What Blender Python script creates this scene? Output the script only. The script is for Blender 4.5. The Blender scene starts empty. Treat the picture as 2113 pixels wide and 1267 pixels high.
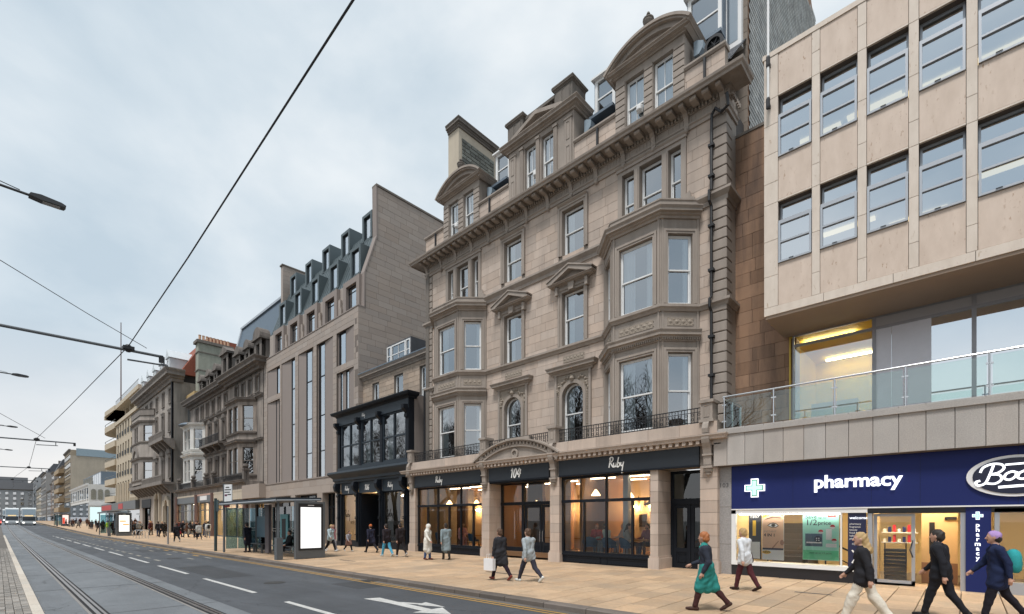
import bpy, bmesh, math, random
import numpy as np
from mathutils import Vector, Matrix
R = math.radians
rng = random.Random(11)
SC = bpy.context.scene
COL = SC.collection
# ---------------------------------------------------------------- camera (shift lens, verticals upright)
cam = bpy.data.objects.new('camera', bpy.data.cameras.new('camera'))
COL.objects.link(cam)
cam.location = (0, 0, 2.0)
cam.rotation_euler = (R(90), 0, R(43.2347))
cam.data.sensor_width = 36.0
cam.data.lens = 17.003
cam.data.shift_y = (1074.0 - 633.5) / 2113.0
cam.data.clip_start = 0.05
cam.data.clip_end = 5000
SC.camera = cam
# ---------------------------------------------------------------- sky: overcast, thin cloud
SUN_EL, SUN_AZ = R(64), R(163)          # azimuth measured clockwise from +Y
wd = bpy.data.worlds.new('World'); SC.world = wd; wd.use_nodes = True
nt = wd.node_tree; nd = nt.nodes; lk = nt.links
nd.clear()
out = nd.new('ShaderNodeOutputWorld'); bg = nd.new('ShaderNodeBackground'); bg.inputs[1].default_value = 0.09
sky = nd.new('ShaderNodeTexSky'); sky.sky_type = 'NISHITA'; sky.sun_disc = False
sky.sun_elevation = SUN_EL; sky.sun_rotation = SUN_AZ; sky.air_density = 1.2; sky.dust_density = 2.0
tc = nd.new('ShaderNodeTexCoord')
mp = nd.new('ShaderNodeMapping'); mp.inputs['Scale'].default_value = (1.0, 1.0, 1.7); mp.inputs['Location'].default_value = (0.35, 0.1, 0.0)
lk.new(tc.outputs['Generated'], mp.inputs[0])
n1 = nd.new('ShaderNodeTexNoise'); n1.inputs['Scale'].default_value = 2.3; n1.inputs['Detail'].default_value = 8; n1.inputs['Roughness'].default_value = .5
n1.inputs['Distortion'].default_value = .15
lk.new(mp.outputs[0], n1.inputs['Vector'])
cr = nd.new('ShaderNodeValToRGB')
cr.color_ramp.elements[0].position = .38; cr.color_ramp.elements[0].color = (2.95, 3.5, 3.92, 1)
cr.color_ramp.elements[1].position = .62; cr.color_ramp.elements[1].color = (4.6, 4.85, 4.98, 1)
e = cr.color_ramp.elements.new(.5); e.color = (3.68, 4.12, 4.42, 1)
lk.new(n1.outputs['Fac'], cr.inputs[0])
sx = nd.new('ShaderNodeSeparateXYZ'); lk.new(tc.outputs['Generated'], sx.inputs[0])
hz = nd.new('ShaderNodeMapRange'); hz.inputs[1].default_value = 0.0; hz.inputs[2].default_value = .3; hz.inputs[3].default_value = .75; hz.inputs[4].default_value = 0.0
lk.new(sx.outputs[2], hz.inputs[0])
mh = nd.new('ShaderNodeMix'); mh.data_type = 'RGBA'; mh.inputs['B'].default_value = (5.5, 5.05, 4.8, 1)
lk.new(hz.outputs[0], mh.inputs['Factor']); lk.new(cr.outputs[0], mh.inputs['A'])
mx = nd.new('ShaderNodeMix'); mx.data_type = 'RGBA'; mx.inputs['Factor'].default_value = .93
lk.new(sky.outputs[0], mx.inputs['A']); lk.new(mh.outputs['Result'], mx.inputs['B'])
lk.new(mx.outputs['Result'], bg.inputs[0]); lk.new(bg.outputs[0], out.inputs[0])
# ---------------------------------------------------------------- veiled sun
sun = bpy.data.objects.new('sun', bpy.data.lights.new('sun', 'SUN')); COL.objects.link(sun)
sun.data.energy = 1.5; sun.data.angle = R(13); sun.data.color = (1.0, .96, .92)
sd = Vector((math.sin(SUN_AZ) * math.cos(SUN_EL), math.cos(SUN_AZ) * math.cos(SUN_EL), math.sin(SUN_EL)))
sun.rotation_euler = sd.to_track_quat('Z', 'Y').to_euler()
SC.view_settings.view_transform = 'Standard'; SC.view_settings.look = 'None'
SC.view_settings.gamma = 1.0; SC.view_settings.exposure = 1.1; SC.view_settings.use_curve_mapping = False
SC.render.engine = 'CYCLES'
SC.cycles.use_denoising = True
SC.cycles.max_bounces = 7; SC.cycles.transparent_max_bounces = 16; SC.cycles.glossy_bounces = 4; SC.cycles.diffuse_bounces = 3
SC.cycles.sample_clamp_indirect = 4.0; SC.cycles.caustics_reflective = False; SC.cycles.caustics_refractive = False

# ================================================================ helpers
class Fr:
    """local frame of a facade: u to the right along it, w outwards, z up"""
    def __init__(s, ox=0., oy=0., a=0.):
        s.o = (ox, oy); c, n = math.cos(a), math.sin(a)
        s.U = (c, n); s.N = (n, -c)
    def p(s, u, w, z):
        return (s.o[0] + u * s.U[0] + w * s.N[0], s.o[1] + u * s.U[1] + w * s.N[1], z)
    def sub(s, u, w, a):
        q = s.p(u, w, 0); f = Fr(q[0], q[1], math.atan2(s.U[1], s.U[0]) + a); return f
WORLD = Fr(0, 0, 0)      # u = X, w = -Y

class MB:
    def __init__(s, fr=None):
        s.v = []; s.f = []; s.m = []; s.fr = fr or WORLD
    def add(s, vs, fs, m=0):
        n = len(s.v); P = s.fr.p
        s.v += [P(*q) for q in vs]
        s.f += [tuple(i + n for i in reversed(f)) for f in fs]; s.m += [m] * len(fs)
    def box(s, u0, u1, w0, w1, z0, z1, m=0):
        s.add([(u0, w1, z0), (u1, w1, z0), (u1, w0, z0), (u0, w0, z0), (u0, w1, z1), (u1, w1, z1), (u1, w0, z1), (u0, w0, z1)],
              [(0, 1, 2, 3), (7, 6, 5, 4), (4, 5, 1, 0), (5, 6, 2, 1), (6, 7, 3, 2), (7, 4, 0, 3)], m)
        return s
    def cbox(s, u0, u1, w0, w1, z0, z1, c=.01, m=0):
        """block with chamfered front edges"""
        s.add([(u0, w0, z0), (u1, w0, z0), (u1, w0, z1), (u0, w0, z1), (u0, w1 - c, z0), (u1, w1 - c, z0), (u1, w1 - c, z1), (u0, w1 - c, z1),
               (u0 + c, w1, z0 + c), (u1 - c, w1, z0 + c), (u1 - c, w1, z1 - c), (u0 + c, w1, z1 - c)],
              [(8, 11, 10, 9), (8, 9, 5, 4), (9, 10, 6, 5), (10, 11, 7, 6), (11, 8, 4, 7), (4, 5, 1, 0), (5, 6, 2, 1), (6, 7, 3, 2), (7, 4, 0, 3)], m)
        return s
    def quad(s, a, b, c, d, m=0):
        s.add([a, b, c, d], [(3, 2, 1, 0)], m); return s
    def poly(s, pts, m=0):
        s.add(list(pts), [tuple(reversed(range(len(pts))))], m); return s
    def extw(s, poly, w0, w1, m=0):
        """polygon in (u,z) extruded in depth w0..w1 (front w1)"""
        n = len(poly)
        vs = [(u, w1, z) for u, z in poly] + [(u, w0, z) for u, z in poly]
        fs = [tuple(range(n)), tuple(reversed(range(n, 2 * n)))] + [(i, i + n, (i + 1) % n + n, (i + 1) % n) for i in range(n)]
        s.add(vs, fs, m); return s
    def extz(s, poly, z0, z1, m=0):
        n = len(poly)
        vs = [(u, w, z0) for u, w in poly] + [(u, w, z1) for u, w in poly]
        fs = [tuple(reversed(range(n))), tuple(range(n, 2 * n))] + [(i, (i + 1) % n, (i + 1) % n + n, i + n) for i in range(n)]
        s.add(vs, fs, m); return s
    def extu(s, poly, u0, u1, m=0):
        n = len(poly)
        vs = [(u0, w, z) for w, z in poly] + [(u1, w, z) for w, z in poly]
        fs = [tuple(range(n)), tuple(reversed(range(n, 2 * n)))] + [(i, i + n, (i + 1) % n + n, (i + 1) % n) for i in range(n)]
        s.add(vs, fs, m); return s
    def sweep(s, prof, path, closed=False, m=0):
        """profile [(o,z)] closed polygon, o outwards, swept along plan path [(u,w)]; left-to-right path has outward = +w"""
        n = len(path); k = len(prof); nr = []
        segs = []
        for i in range(n if closed else n - 1):
            a, b = path[i], path[(i + 1) % n]; dx, dy = b[0] - a[0], b[1] - a[1]; L = math.hypot(dx, dy) or 1
            segs.append((-dy / L, dx / L))
        for i in range(n):
            if closed: n0, n1 = segs[i - 1], segs[i]
            else: n0 = segs[max(0, i - 1)]; n1 = segs[min(n - 2, i)]
            q = 1 + n0[0] * n1[0] + n0[1] * n1[1]; q = max(q, .3)
            nr.append(((n0[0] + n1[0]) / q, (n0[1] + n1[1]) / q))
        vs = []
        for (pu, pw), (nu, nw) in zip(path, nr):
            vs += [(pu + nu * o, pw + nw * o, z) for o, z in prof]
        fs = []
        for i in range(n if closed else n - 1):
            j = (i + 1) % n
            fs += [(i * k + a, j * k + a, j * k + (a + 1) % k, i * k + (a + 1) % k) for a in range(k)]
        if not closed:
            fs += [tuple(reversed(range(k))), tuple(range((n - 1) * k, n * k))]
        s.add(vs, fs, m); return s
    def arch(s, cu, cz, r0, r1, w0, w1, a0=0., a1=math.pi, n=16, m=0, sx=1.):
        """ring segment in the facade plane"""
        vs = []; fs = []
        for i in range(n + 1):
            a = a0 + (a1 - a0) * i / n; c, t = math.cos(a) * sx, math.sin(a)
            vs += [(cu + r0 * c, w0, cz + r0 * t), (cu + r1 * c, w0, cz + r1 * t), (cu + r1 * c, w1, cz + r1 * t), (cu + r0 * c, w1, cz + r0 * t)]
        for i in range(n):
            for j in range(4): fs.append((i * 4 + j, i * 4 + (j + 1) % 4, i * 4 + 4 + (j + 1) % 4, i * 4 + 4 + j))
        fs += [(3, 2, 1, 0), (n * 4, n * 4 + 1, n * 4 + 2, n * 4 + 3)]
        s.add(vs, fs, m); return s
    def tube(s, pts, r, n=6, m=0, cap=True, r1=None):
        P = [Vector(p) for p in pts]; k = len(P); vs = []; fs = []
        up = Vector((0, 0, 1)); prev = None
        for i in range(k):
            d = (P[min(k - 1, i + 1)] - P[max(0, i - 1)])
            d = d.normalized() if d.length > 1e-9 else Vector((0, 0, 1))
            if prev is None:
                a = d.cross(up if abs(d.z) < .95 else Vector((1, 0, 0))).normalized()
            else:
                a = prev - d * prev.dot(d); a = a.normalized() if a.length > 1e-6 else d.orthogonal().normalized()
            prev = a; b = d.cross(a)
            rr = r if r1 is None else r + (r1 - r) * i / max(1, k - 1)
            for j in range(n):
                t = 2 * math.pi * j / n; q = P[i] + a * (rr * math.cos(t)) + b * (rr * math.sin(t)); vs.append(tuple(q))
        for i in range(k - 1):
            for j in range(n): fs.append((i * n + j, i * n + (j + 1) % n, i * n + n + (j + 1) % n, i * n + n + j))
        if cap: fs += [tuple(reversed(range(n))), tuple(range((k - 1) * n, k * n))]
        s.add(vs, fs, m); return s
    def lathe(s, prof, u, w, n=14, m=0):
        vs = []; fs = []; k = len(prof)
        for r, z in prof:
            for j in range(n):
                t = 2 * math.pi * j / n; vs.append((u + r * math.cos(t), w + r * math.sin(t), z))
        for i in range(k - 1):
            for j in range(n): fs.append((i * n + j, i * n + (j + 1) % n, i * n + n + (j + 1) % n, i * n + n + j))
        fs += [tuple(reversed(range(n))), tuple(range((k - 1) * n, k * n))]
        s.add(vs, fs, m); return s
    def wallholes(s, u0, u1, z0, z1, holes, w1=0., w0=-.3, m=0, reveal=True):
        us = sorted({u0, u1, *[min(max(h[i], u0), u1) for h in holes for i in (0, 1)]})
        zs = sorted({z0, z1, *[min(max(h[i], z0), z1) for h in holes for i in (2, 3)]})
        for a, b in zip(us, us[1:]):
            run = None
            for c, d in zip(zs, zs[1:]):
                cu, cz = (a + b) / 2, (c + d) / 2
                inside = any(h[0] < cu < h[1] and h[2] < cz < h[3] for h in holes)
                if inside:
                    if run: s.quad((a, w1, run[0]), (b, w1, run[0]), (b, w1, run[1]), (a, w1, run[1]), m); run = None
                else: run = (run[0], d) if run else (c, d)
            if run: s.quad((a, w1, run[0]), (b, w1, run[0]), (b, w1, run[1]), (a, w1, run[1]), m)
        if reveal:
            for a, b, c, d in [h[:4] for h in holes]:
                s.quad((a, w0, c), (a, w1, c), (a, w1, d), (a, w0, d), m); s.quad((b, w1, c), (b, w0, c), (b, w0, d), (b, w1, d), m)
                s.quad((a, w1, d), (b, w1, d), (b, w0, d), (a, w0, d), m); s.quad((a, w0, c), (b, w0, c), (b, w1, c), (a, w1, c), m)
        return s
    def mesh(s, name, mats, smooth=False):
        me = bpy.data.meshes.new(name)
        me.from_pydata(s.v, [], s.f)
        if not isinstance(mats, (list, tuple)): mats = [mats]
        for q in mats: me.materials.append(q)
        if len(mats) > 1: me.polygons.foreach_set('material_index', s.m)
        if smooth: me.polygons.foreach_set('use_smooth', [True] * len(me.polygons))
        me.update()
        return me
    def build(s, name, mats, parent=None, smooth=False, kind=None):
        o = bpy.data.objects.new(name, s.mesh(name, mats, smooth)); COL.objects.link(o)
        if parent is not None: o.parent = parent; o.matrix_parent_inverse = PINV(parent)
        if kind: o['kind'] = kind
        return o
def PINV(p): return WM(p).inverted()
def WM(o):
    if o.parent is None: return o.matrix_basis.copy()
    return WM(o.parent) @ o.matrix_parent_inverse @ o.matrix_basis
def empty(name, loc=(0, 0, 0), rz=0., parent=None):
    o = bpy.data.objects.new(name, None); COL.objects.link(o); o.location = loc; o.rotation_euler = (0, 0, rz); o.empty_display_size = .2
    if parent is not None: o.parent = parent
    return o
def tag(o, label, cat=None, group=None, kind=None):
    o['label'] = label
    if cat: o['category'] = cat
    if group: o['group'] = group
    if kind: o['kind'] = kind
    return o
def struct(o, label=None):
    o['kind'] = 'structure'
    if label: o['label'] = label
    return o
def inst(name, me, loc, parent=None, scale=(1, 1, 1), rz=0.):
    o = bpy.data.objects.new(name, me); COL.objects.link(o); o.location = loc; o.scale = scale; o.rotation_euler = (0, 0, rz)
    if parent is not None: o.parent = parent; o.matrix_parent_inverse = PINV(parent)
    return o
def copy_tree(o, parent=None):
    c = o.copy(); COL.objects.link(c)
    if parent is not None: c.parent = parent
    for ch in KIDS(o): copy_tree(ch, c)
    return c
def KIDS(o): return [q for q in bpy.data.objects if q.parent == o]

# ================================================================ materials
MATS = {}
def nodes(name):
    m = bpy.data.materials.new(name); m.use_nodes = True; t = m.node_tree; t.nodes.clear()
    o = t.nodes.new('ShaderNodeOutputMaterial'); return m, t, o
def M(name, col, rough=.75, var=.1, sc=2.5, rnd=0., bump=0., bs=40., metal=0., stain=0., stcol=(.05, .045, .04), grain=0., gsc=60., spec=.5, stretch=(1, 1, 1), coat=0.):
    if name in MATS: return MATS[name]
    m, t, o = nodes(name); N = t.nodes.new; L = t.links.new
    b = N('ShaderNodeBsdfPrincipled'); L(b.outputs[0], o.inputs[0])
    b.inputs['Roughness'].default_value = rough; b.inputs['Metallic'].default_value = metal
    b.inputs['Specular IOR Level'].default_value = spec; b.inputs['Coat Weight'].default_value = coat
    g = N('ShaderNodeNewGeometry'); mp = N('ShaderNodeMapping'); mp.inputs['Scale'].default_value = stretch
    L(g.outputs['Position'], mp.inputs[0])
    def noise(s, d=4, r=.6):
        n = N('ShaderNodeTexNoise'); n.inputs['Scale'].default_value = s; n.inputs['Detail'].default_value = d; n.inputs['Roughness'].default_value = r
        L(mp.outputs[0], n.inputs['Vector']); return n
    def mth(op, a, b_=None, c=None):
        q = N('ShaderNodeMath'); q.operation = op
        for i, x in enumerate((a, b_, c)):
            if x is None: continue
            if isinstance(x, (int, float)): q.inputs[i].default_value = x
            else: L(x, q.inputs[i])
        return q.outputs[0]
    val = mth('MULTIPLY_ADD', noise(sc).outputs['Fac'], 2 * var, 1 - var)
    if grain: val = mth('MULTIPLY', val, mth('MULTIPLY_ADD', noise(gsc, 2, .7).outputs['Fac'], 2 * grain, 1 - grain))
    if rnd:
        oi = N('ShaderNodeObjectInfo')
        f = mth('FRACT', mth('ADD', oi.outputs['Random'], g.outputs['Random Per Island']))
        val = mth('MULTIPLY', val, mth('MULTIPLY_ADD', f, 2 * rnd, 1 - rnd))
    vm = N('ShaderNodeVectorMath'); vm.operation = 'SCALE'; vm.inputs[0].default_value = col; L(val, vm.inputs['Scale'])
    outc = vm.outputs[0]
    if rnd:   # slight hue drift between pieces
        mxh = N('ShaderNodeMix'); mxh.data_type = 'RGBA'; mxh.blend_type = 'MULTIPLY'
        f2 = mth('FRACT', mth('MULTIPLY', f, 7.31)); L(mth('MULTIPLY', f2, .6), mxh.inputs['Factor'])
        L(outc, mxh.inputs['A']); mxh.inputs['B'].default_value = (1.0, .93, .87, 1); outc = mxh.outputs['Result']
    if stain:
        mp2 = N('ShaderNodeMapping'); mp2.inputs['Scale'].default_value = (1.3, 1.3, .16); L(g.outputs['Position'], mp2.inputs[0])
        ns = N('ShaderNodeTexNoise'); ns.inputs['Scale'].default_value = 1.6; ns.inputs['Detail'].default_value = 6; ns.inputs['Roughness'].default_value = .65
        L(mp2.outputs[0], ns.inputs['Vector'])
        rm = N('ShaderNodeMapRange'); rm.inputs[1].default_value = .44; rm.inputs[2].default_value = .72; rm.inputs[3].default_value = 0; rm.inputs[4].default_value = stain
        L(ns.outputs['Fac'], rm.inputs[0])
        mz = N('ShaderNodeMix'); mz.data_type = 'RGBA'; L(rm.outputs[0], mz.inputs['Factor']); L(outc, mz.inputs['A']); mz.inputs['B'].default_value = (*stcol, 1); outc = mz.outputs['Result']
    L(outc, b.inputs['Base Color'])
    if bump:
        bp = N('ShaderNodeBump'); bp.inputs['Strength'].default_value = bump; bp.inputs['Distance'].default_value = .02
        L(noise(bs, 5, .65).outputs['Fac'], bp.inputs['Height']); L(bp.outputs[0], b.inputs['Normal'])
    MATS[name] = m; return m
def GLASS(name, refl=.3, tint=(.9, .94, .95), wob=.0, rough=0.):
    if name in MATS: return MATS[name]
    m, t, o = nodes(name); N = t.nodes.new; L = t.links.new
    fr = N('ShaderNodeFresnel'); fr.inputs[0].default_value = 1.5
    mr = N('ShaderNodeMath'); mr.operation = 'MULTIPLY_ADD'; mr.use_clamp = True; L(fr.outputs[0], mr.inputs[0]); mr.inputs[1].default_value = 1 - refl; mr.inputs[2].default_value = refl
    tr = N('ShaderNodeBsdfTransparent'); tr.inputs[0].default_value = (*tint, 1)
    gl = N('ShaderNodeBsdfGlossy'); gl.inputs['Roughness'].default_value = rough; gl.inputs['Color'].default_value = (.9, .95, 1, 1)
    mx = N('ShaderNodeMixShader'); L(mr.outputs[0], mx.inputs[0]); L(tr.outputs[0], mx.inputs[1]); L(gl.outputs[0], mx.inputs[2]); L(mx.outputs[0], o.inputs[0])
    if wob:
        g = N('ShaderNodeNewGeometry'); n = N('ShaderNodeTexNoise'); n.inputs['Scale'].default_value = 1.7; n.inputs['Detail'].default_value = 2
        L(g.outputs['Position'], n.inputs['Vector']); bp = N('ShaderNodeBump'); bp.inputs['Strength'].default_value = wob; bp.inputs['Distance'].default_value = .05
        L(n.outputs['Fac'], bp.inputs['Height']); L(bp.outputs[0], gl.inputs['Normal'])
    MATS[name] = m; return m
def EMIT(name, col, st):
    if name in MATS: return MATS[name]
    m, t, o = nodes(name); e = t.nodes.new('ShaderNodeEmission'); e.inputs[0].default_value = (*col, 1); e.inputs[1].default_value = st
    t.links.new(e.outputs[0], o.inputs[0]); MATS[name] = m; return m

ASHLAR = M('sandstone_ashlar', (.495, .415, .355), .88, .12, 1.1, rnd=.11, bump=.3, bs=55, stain=.42, stcol=(.235, .195, .17), grain=.12)
MORTAR = M('stone_joint', (.27, .23, .195), .95, .1, 3)
TRIM = M('dressed_stone', (.335, .29, .252), .85, .12, 1.6, bump=.2, bs=50, stain=.5, stcol=(.155, .132, .115), grain=.1)
TRIMD = M('weathered_stone', (.17, .15, .132), .9, .2, 1.6, bump=.2, bs=40, stain=.5, stcol=(.05, .05, .045), grain=.08)
BROWN = M('brown_rubble_stone', (.30, .19, .125), .92, .2, 1.3, rnd=.2, bump=.35, bs=25, stain=.7, stcol=(.07, .05, .045))
GREYST = M('grey_brown_cladding', (.335, .293, .262), .85, .06, 1.5, rnd=.07, bump=.06, bs=60, grain=.05)
GREYPN = M('smooth_render_panel', (.255, .218, .199), .8, .04, 1.0, bump=.03)
OLDST = M('soot_stone', (.285, .25, .222), .92, .22, .9, rnd=.1, bump=.3, bs=30, stain=.75, stcol=(.045, .04, .038))
PALST = M('pale_soot_stone', (.37, .33, .295), .92, .2, .8, bump=.3, bs=30, stain=.6, stcol=(.12, .108, .1))
PALDK = M('pale_soot_trim', (.225, .2, .18), .92, .25, 1.2, bump=.2, bs=30, stain=.5, stcol=(.08, .075, .07))
OLDDK = M('soot_trim', (.165, .145, .13), .92, .3, 1.2, bump=.2, bs=30, stain=.5, stcol=(.03, .028, .027))
CREAMST = M('cream_stone', (.5, .44, .35), .85, .1, 1.0, stain=.25, stcol=(.25, .22, .18))
WHITE = M('white_paint', (.74, .75, .75), .5, .05, 2)
WHITEST = M('white_painted_stone', (.66, .65, .62), .7, .1, 1, stain=.25, stcol=(.3, .3, .28))
NAVY = M('blue_black_paint', (.007, .010, .0155), .5, .12, 2, bump=.02, spec=.25)
NAVY2 = M('blue_grey_paint', (.030, .041, .053), .5, .08, 2, spec=.3)
BLACK = M('black_iron', (.012, .013, .016), .5, .2, 5)
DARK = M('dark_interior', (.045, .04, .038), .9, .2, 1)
LEAD = M('lead_sheet', (.15, .19, .235), .5, .2, 2.5, metal=.3)
ZINC = M('grey_green_zinc', (.098, .125, .135), .48, .1, 1.5, metal=.35)
SLATE = M('slate', (.075, .082, .095), .6, .2, 3, rnd=.25, bump=.2, bs=20)
SLATEB = M('blue_slate', (.105, .15, .2), .55, .25, 5, rnd=.3, bump=.2, bs=15)
TILE = M('red_roof_tile', (.29, .085, .05), .8, .25, 3, rnd=.2, bump=.3, bs=12)
CONC = M('aggregate_concrete', (.40, .38, .36), .9, .12, 1.2, rnd=.07, grain=.38, gsc=38, bump=.25, bs=120, stain=.2, stcol=(.2, .19, .18))
GRANITE = M('grey_granite', (.29, .28, .275), .5, .08, 2, grain=.55, gsc=42)
ALU = M('anodised_aluminium', (.40, .42, .45), .4, .06, 2, metal=.5)
STEEL = M('stainless_steel', (.62, .64, .66), .25, .08, 4, metal=.9)
GREYM = M('grey_painted_metal', (.10, .112, .122), .45, .1, 3)
CURT = M('curtain_cloth', (.80, .84, .85), .9, .06, 4)
TIMBER = M('warm_timber', (.33, .18, .08), .55, .2, 3, stretch=(1, 1, .2))
PLASTER = M('warm_plaster', (.52, .42, .30), .85, .06, 2)
GL = GLASS('window_glass', .34, (.82, .88, .9), wob=.02)
GLS = GLASS('shop_glass', .05, (.93, .95, .95))
GLB = GLASS('balustrade_glass', .03, (.88, .95, .93))
GLD = GLASS('dark_office_glass', .62, (.75, .82, .84), wob=.012)
STRIP = EMIT('ceiling_strip_light', (1, .80, .55), 6)
WARM = EMIT('warm_fill_glow', (1, .60, .24), 95)
COOL = EMIT('cool_tube_light', (1, .78, .45), .6)
SHOPW = EMIT('shop_ceiling_light', (1, .78, .5), 11)

def travertine(name, base, dark, thresh):
    m, t, o = nodes(name); N = t.nodes.new; L = t.links.new
    b = N('ShaderNodeBsdfPrincipled'); L(b.outputs[0], o.inputs[0]); b.inputs['Roughness'].default_value = .7
    g = N('ShaderNodeNewGeometry'); oi = N('ShaderNodeObjectInfo')
    ad = N('ShaderNodeVectorMath'); ad.operation = 'ADD'; L(g.outputs['Position'], ad.inputs[0])
    cx = N('ShaderNodeCombineXYZ'); ml = N('ShaderNodeMath'); ml.operation = 'MULTIPLY'; ml.inputs[1].default_value = 37.; L(oi.outputs['Random'], ml.inputs[0]); L(ml.outputs[0], cx.inputs[0]); L(ml.outputs[0], cx.inputs[2])
    L(cx.outputs[0], ad.inputs[1])
    def nz(scale, s, d=5):
        mp = N('ShaderNodeMapping'); mp.inputs['Scale'].default_value = scale; L(ad.outputs[0], mp.inputs[0])
        n = N('ShaderNodeTexNoise'); n.inputs['Scale'].default_value = s; n.inputs['Detail'].default_value = d; n.inputs['Roughness'].default_value = .6; L(mp.outputs[0], n.inputs['Vector']); return n.outputs['Fac']
    r1 = N('ShaderNodeValToRGB'); r1.color_ramp.elements[0].position = .3; r1.color_ramp.elements[0].color = (base[0] * .9, base[1] * .88, base[2] * .86, 1)
    r1.color_ramp.elements[1].position = .7; r1.color_ramp.elements[1].color = (base[0] * 1.06, base[1] * 1.06, base[2] * 1.06, 1)
    L(nz((2.2, 2.2, .8), 1.6), r1.inputs[0])
    sp = N('ShaderNodeMapRange'); sp.inputs[1].default_value = thresh; sp.inputs[2].default_value = thresh + .07; sp.inputs[3].default_value = 0; sp.inputs[4].default_value = .75
    L(nz((5, 5, 1.6), 3.2, 7), sp.inputs[0])
    mk = N('ShaderNodeMapRange'); mk.inputs[1].default_value = .45; mk.inputs[2].default_value = .6; L(nz((2.2, 2.2, .15), 1.1, 2), mk.inputs[0])
    mm = N('ShaderNodeMath'); mm.operation = 'MULTIPLY'; L(sp.outputs[0], mm.inputs[0]); L(mk.outputs[0], mm.inputs[1])
    mz = N('ShaderNodeMix'); mz.data_type = 'RGBA'; L(mm.outputs[0], mz.inputs['Factor']); L(r1.outputs[0], mz.inputs['A']); mz.inputs['B'].default_value = (*dark, 1); L(mz.outputs['Result'], b.inputs['Base Color'])
    MATS[name] = m; return m
TRAV = travertine('travertine_panel', (.61, .505, .425), (.30, .17, .09), .585)
TRAVL = travertine('travertine_rib', (.65, .575, .50), (.36, .25, .16), .62)

# ================================================================ building kit
def ashlar(parent, fr, u0, u1, z0, z1, course, lens, holes, mat, w=0., th=.05, gap=.009, ch=.004, limit=300, name='stone', span=None, near=None):
    """coursed stones with recessed joints; the largest in view become parts, the rest one stuff part"""
    st = []
    rows = max(1, round((z1 - z0) / course)); h = (z1 - z0) / rows
    for k in range(rows):
        a, b = z0 + k * h, z0 + (k + 1) * h
        lo, hi = (u0, u1) if span is None else span((a + b) / 2)
        if hi - lo < .1: continue
        cut = [(x[0], x[1]) for x in holes if x[2] < b - 1e-4 and x[3] > a + 1e-4]
        u = lo - rng.uniform(0, lens[1] * .8); ed = [lo]
        while u < hi:
            u += rng.uniform(*lens)
            if lo + .18 < u < hi - .18: ed.append(u)
        ed.append(hi)
        for s0, s1 in zip(ed, ed[1:]):
            seg = [(s0, s1)]
            for c0, c1 in cut:
                ns = []
                for x0, x1 in seg:
                    if c1 <= x0 or c0 >= x1: ns.append((x0, x1))
                    else:
                        if c0 > x0 + .02: ns.append((x0, c0))
                        if c1 < x1 - .02: ns.append((c1, x1))
                seg = ns
            st += [(x0, x1, a, b) for x0, x1 in seg]
        for x in holes:
            if x[2] < b - 1e-4 and x[3] > a + 1e-4:
                l, r_ = max(x[0], lo), min(x[1], hi)
                if r_ - l < .05: continue
                if x[2] > a + .03: st.append((l, r_, a, x[2]))
                if x[3] < b - .03: st.append((l, r_, x[3], b))
    g = gap / 2
    def put(mb, q):
        j = rng.uniform(-.003, .003)
        mb.cbox(q[0] + g, q[1] - g, w - th, w + j, q[2] + g, q[3] - g, ch)
    if limit and len(st) > limit:
        if near is None: near = fr
        st.sort(key=lambda q: (lambda P: -((q[1] - q[0]) * (q[3] - q[2])) / (P[0] ** 2 + P[1] ** 2 + (P[2] - 2) ** 2))(fr.p((q[0] + q[1]) / 2, 0, (q[2] + q[3]) / 2)))
    for q in (st[:limit] if limit else []):
        mb = MB(fr); put(mb, q); mb.build(name, mat, parent)
    rest = st[limit:] if limit else st
    if rest:
        mb = MB(fr)
        for q in rest: put(mb, q)
        mb.build(name + '_infill', mat, parent, kind='stuff')
    return st

def frame_mb(fr, u0, u1, z0, z1, t, w0, w1, m=0):
    mb = MB(fr); mb.box(u0, u0 + t, w0, w1, z0, z1, m); mb.box(u1 - t, u1, w0, w1, z0, z1, m)
    mb.box(u0 + t, u1 - t, w0, w1, z1 - t, z1, m); mb.box(u0 + t, u1 - t, w0, w1, z0, z0 + t, m); return mb

def curtain(parent, fr, u0, u1, z0, z1, w, mat=None, amp=.03, pitch=.13):
    mb = MB(fr); n = max(4, int((u1 - u0) / pitch * 4)); pts = []
    for i in range(n + 1):
        u = u0 + (u1 - u0) * i / n; pts.append((u, w + amp * math.sin(i * math.pi / 2 + rng.random() * .5)))
    for a, b in zip(pts, pts[1:]): mb.quad((a[0], a[1], z0), (b[0], b[1], z0), (b[0], b[1], z1), (a[0], a[1], z1))
    return mb.build('curtain', mat or CURT, parent)

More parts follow.
